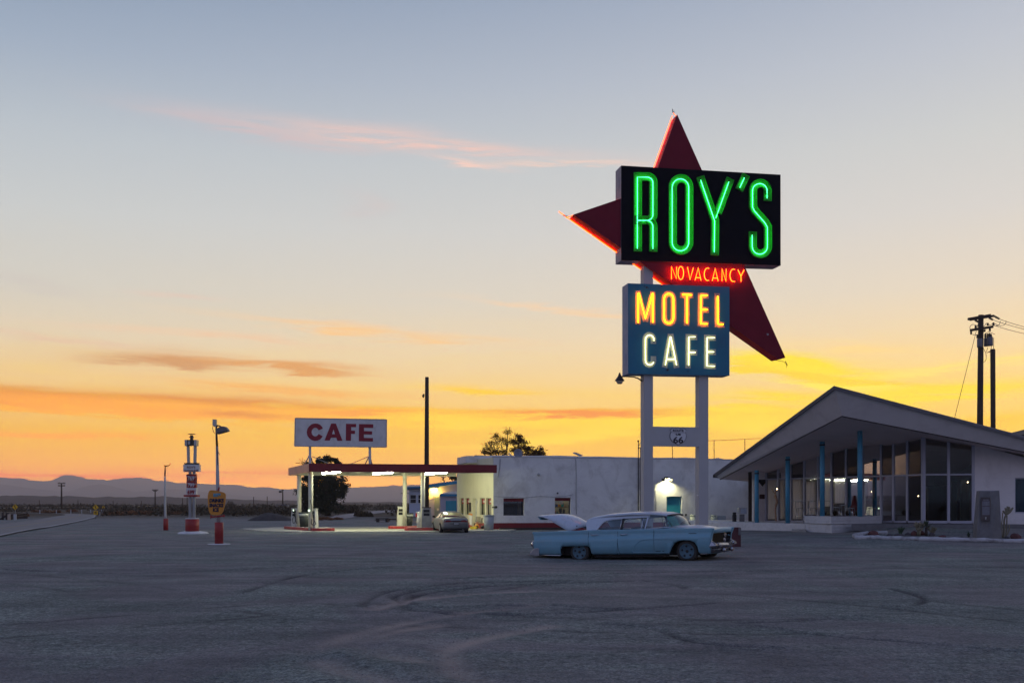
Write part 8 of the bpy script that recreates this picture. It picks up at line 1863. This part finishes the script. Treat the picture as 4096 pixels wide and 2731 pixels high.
# picnic tables beyond the canopy
def bench(c_, x0, x1, y0, y1, Y, lab):
    a = P(c_, x0, y1, Y); b = P(c_, x1, y0, Y); t = thing('picnic_table', lab, 'table', (a.x,Y,0)); mb = MB(); mb.box((a.x,Y,b.z-.08),(b.x,Y+.8,b.z)); mb.build('tabletop', WOODD, t)
    for k in (.12,.88): x = a.x+(b.x-a.x)*k; mb = MB(); mb.box((x-.1,Y+.1,-.05),(x+.1,Y+.7,b.z-.082)); mb.build('leg', WOODD, t)
    mb = MB(); mb.box((a.x,Y-.6,b.z*.5),(b.x,Y-.35,b.z*.5+.06)); mb.build('seat', WOODD, t)
bench('F', 1052, 1180, 1232, 1275, 82, 'dark picnic table under the canopy, left of two'); bench('F', 1165, 1290, 1236, 1275, 86, 'dark picnic table under the canopy, right of two')
# things by the shop wall
t = thing('sandwich_board', 'leaning sandwich board with orange top beside the coupe', 'sign board', (0,0,0)); Yq = 59.6
q = [P('Q',1135,1290-60,Yq)]; a = P('Q',1165,985,Yq); b = P('Q',1205,1000,Yq-.2); c = P('Q',1228,855,Yq-.1); d = P('Q',1148,838,Yq+.1); t.location = a
mb = MB(); mb.prism([a+Vector((0,0,-.25)),b+Vector((0,0,-.25)),c,d], (.03,.08,0)); mb.build('board', SGN, t); mb = MB(); mb.prism([d.lerp(a,.22)+Vector((.0,-.02,0)),c.lerp(b,.22)+Vector((0,-.02,0)),c+Vector((0,-.02,0)),d+Vector((0,-.02,0))], (0,-.01,0)); mb.build('orange_band', ORG, t)
t = thing('slatted_bench', 'wooden bench with slatted chair backs by the shop wall', 'bench', P('Q',1370,1150,58.6)); Yq = 58.8
a = P('Q',1255,1040,Yq); b = P('Q',1470,1030,Yq); mb = MB(); mb.box((a.x,Yq-.25,b.z-.05),(b.x,Yq+.2,b.z)); mb.build('seat', mat('tan_bench_wood', (.32,.2,.10), .7, var=.2), t)
for x in (1265,1460): p = P('Q',x,1100,Yq); mb = MB(); mb.box((p.x-.04,Yq-.22,.053),(p.x+.04,Yq+.15,b.z-.052)); mb.build('leg', WOODD, t)
for x0, x1, y0 in ((1292,1385,908),(1390,1436,935)):
    for k in range(8):
        y = y0+k*14; a_ = P('Q',x0+ (k*-2),y+8,Yq+.15); b_ = P('Q',x1-(k*2),y,Yq+.15); mb = MB(); mb.box((a_.x,Yq+.12,a_.z),(b_.x,Yq+.16,b_.z)); mb.build('slat', WOODD, t)
YEL = mat('yellow_plastic', (.7,.5,.03), .5)
a = P('Q',1180,1150,58.2); b = P('Q',1310,1100,58.2); mb = MB(); mb.box((a.x,58.1,.053),(b.x,58.3,b.z)); o = mb.build('yellow_crate', YEL, bevel=.02); tag(o, 'low bright yellow crate on the ground beside the coupe', 'crate')
for x0, x1, y0, m_, lab in ((1252,1365,1040,ORG,'round orange hose reel under the bench'),(1385,1450,1065,WOODD,'dark round wheel under the bench right end')):
    c = P('Q',(x0+x1)/2,(y0+1160)/2,58.4); r = min((x1-x0)/2/4.9*58.4/F, c.z-.06); t2 = thing('hose_reel', lab, 'reel', c); mb = MB(); mb.lathe(c, [(r,-.06),(r,.06)], 16, axis='y'); mb.build('drum', m_, t2); mb = MB(); mb.lathe(c, [(r*.35,-.09),(r*.35,-.062)], 10, axis='y'); mb.build('hub', DARKM, t2)

# ================================================================== trees
def tree(name, label, base, H, crown, nleaf, ls, m, seed, lean=0, tr_=.22, limbs=9, droop=.15, sp=.16, grp=None, cat='tree'):
    """crown: list of (dx, z, rx, rz, weight) clumps in metres"""
    rnd = random.Random(seed); t = thing(name, label, cat, base, grp); B = Vector(base)
    mb = MB(); fork = B+Vector((lean*.3, 0, H*.32)); mb.tube([B+Vector((0,0,-.1)), B.lerp(fork,.5)+Vector((.1,0,0)), fork], [tr_,tr_*.8,tr_*.65], 9)
    lb = []
    for (dx, z, rx, rz, wt) in crown:
        e = B+Vector((dx, rnd.uniform(-.4,.4)*rx, z)); mdp = fork.lerp(e,.5)+Vector((rnd.uniform(-.3,.3), rnd.uniform(-.3,.3), .25)); mb.tube([fork, mdp, e], [tr_*.5,tr_*.28,tr_*.08], 6)
        for _ in range(4):
            f = e+Vector((rnd.uniform(-1,1)*rx*.8, rnd.uniform(-1,1)*rx*.7, rnd.uniform(-.5,1)*rz*.8)); st0 = fork.lerp(e, rnd.uniform(.5,.95)); mb.tube([st0, st0.lerp(f,.5)+Vector((0,0,.1)), f], [tr_*.16,tr_*.1,tr_*.04], 5); lb.append(f)
    mb.build('trunk', WOOD, t)
    cb = MB(); W = sum(c[4] for c in crown)
    for (dx, z, rx, rz, wt) in crown:
        n = int(nleaf*wt/W); k = 0
        subs = [(rnd.gauss(0,.5)*rx, rnd.gauss(0,.5)*rx, rnd.gauss(0,.5)*rz) for _ in range(26)]
        while k < n:
            s = rnd.choice(subs); p = B+Vector((dx+s[0]+rnd.gauss(0,sp)*rx, s[1]+rnd.gauss(0,.2)*rx, z+s[2]+rnd.gauss(0,.20)*rz)); l = ls*rnd.uniform(.6,1.5)
            d = Vector((rnd.gauss(0,.7), rnd.gauss(0,.7), rnd.gauss(-droop*3,.7))).normalized()*l; e2 = d.cross(Vector((rnd.gauss(0,1),rnd.gauss(0,1),rnd.gauss(0,1)))).normalized()*l*.22
            cb.add([p-d*.5, p+e2, p+d*.5, p-e2], [(0,1,2,3)]); k += 1
    cb.build('crown', m, t, fix=False); return t
LEAFB = leaf_mat('brown_green_leaves', (.05,.034,.018), (.12,.075,.035))
def backlit(m):
    w = NT(m.node_tree); b = w.n['Principled BSDF']; out = [x for x in w.n if x.type == 'OUTPUT_MATERIAL'][0]
    tl = w.node('ShaderNodeBsdfTranslucent', ins={0: (.22,.11,.035,1)}); mx = w.node('ShaderNodeMixShader', ins={0: .5, 1: b.outputs[0], 2: tl.outputs[0]}); w.l.new(mx.outputs[0], out.inputs[0])
backlit(LEAFB)
Yt = 122.0; s_ = Yt/F/2.6133; bt = P('F', 545, 1195, Yt)
def cl(c_, x, y, rx, ry, wt, B, Y): k = Y/F/ZC[c_][2]; p = P(c_, x, y, Y); return (p.x-B.x, p.z-B.z, rx*k, ry*k, wt)
Bt = Vector((bt.x, Yt, 0.0))
crown = [cl('F',*a,Bt,Yt) for a in ((560,620,70,40,.8),(480,640,70,40,.7),(640,640,40,40,.5),(350,830,80,70,1.2),(290,960,60,90,.9),(450,850,100,80,1.8),(560,870,90,90,2.0),(660,860,80,70,1.2),(720,900,50,70,.8),(380,980,100,90,2.2),(500,1000,110,90,2.8),(620,1000,80,90,1.6),(690,980,45,70,.6),(440,1110,110,70,2.2),(570,1110,90,70,1.6),(330,1090,60,70,.9),(350,700,60,50,.6),(450,740,70,50,1.0),(600,740,60,50,.9))]
tree('pepper_tree', 'big dark drooping tree behind the left half of the canopy', Bt, 8, crown, 22000, .24, LEAF, 3, sp=.2, tr_=.35)
dt = thing('dead_branch', 'bare twigs of the big tree reaching left above the canopy corner', 'branch', P('F',290,700,Yt))
for pts, r in (([(300,700),(285,665),(255,658),(215,655)],.04),([(285,665),(270,630),(255,612)],.03),([(283,660),(290,620),(286,596)],.025),([(265,650),(250,640)],.02)):
    mb = MB(); mb.tube([P('F',x,y,Yt) for x, y in pts], [r*1.4]+[r]*(len(pts)-1), 5); mb.build('twig', WOOD, dt)
Y2 = 96.0; B2 = Vector((P('G',1325,600,Y2).x, Y2, 0)); k2 = lambda a: cl('G',*a,B2,Y2)
tree('airy_tree', 'loose airy tree behind the cafe roof, taller left crown', B2, 6, [k2(a) for a in ((1390,330,45,35,.5),(1260,370,50,30,.6),(1320,420,60,40,.7),(1230,450,60,40,.8),(1170,500,50,40,.6),(1140,540,30,30,.4),(1250,530,80,35,1.4),(1350,540,60,30,1.0),(1380,430,40,50,.5),(1200,550,60,25,1.0))], 3000, .13, LEAFB, 5, sp=.30, tr_=.16)
B3 = Vector((P('G',1480,600,Y2+3).x, Y2+3, 0)); k3 = lambda a: cl('G',*a,B3,Y2+3)
tree('round_tree', 'denser lower tree behind the satellite dish', B3, 5, [k3(a) for a in ((1500,390,40,35,.7),(1450,440,50,40,.9),(1530,430,50,45,1.0),(1560,500,60,40,1.2),(1620,520,60,40,1.0),(1470,520,70,40,1.6),(1680,560,50,30,.8),(1590,570,80,25,1.3))], 4600, .14, LEAFB, 6, sp=.26, tr_=.2)
B4 = Vector((P('H',545,420,Y2+1).x, Y2+1, 0)); k4 = lambda a: cl('H',*a,B4,Y2+1)
tree('small_tree', 'small separate tree crown right of the satellite dish', B4, 5, [k4(a) for a in ((570,330,45,40,.8),(520,370,50,40,.8),(600,390,45,35,.7),(470,390,30,30,.3),(560,410,60,25,.8))], 1600, .11, LEAFB, 7, sp=.30, tr_=.12)
B5 = Vector((P('G',815,840,98).x, 98, 0)); k5 = lambda a: cl('G',*a,B5,98)
tree('small_tree', 'small leafy crown glimpsed between canopy and cafe wall', B5, 4, [k5(a) for a in ((820,800,30,20,1),(840,820,25,20,.7),(800,815,15,15,.4))], 700, .17, LEAF, 8, tr_=.10)
bt_ = thing('bare_tree', 'leafless small tree seen under the right part of the canopy', 'tree', (P('G',722,860,95).x,95,0)); pb = [(722,860),(720,835),(712,815)]
mb = MB(); mb.tube([Vector((P('G',722,860,95).x,95,0))]+[P('G',x,y,95) for x, y in pb], [.1,.07,.05,.04], 6); mb.build('trunk', WOOD, bt_)
for pts in ([(712,815),(695,805),(680,795)],[(712,815),(705,800),(690,788)],[(715,820),(730,805),(742,790)],[(712,815),(722,798),(728,785)],[(720,835),(700,838),(675,850)],[(720,835),(705,825),(682,826)],[(722,845),(735,840),(740,835)]):
    mb = MB(); mb.tube([P('G',x,y,95) for x, y in pts], [.04,.025,.012], 5); mb.build('branch', WOOD, bt_)
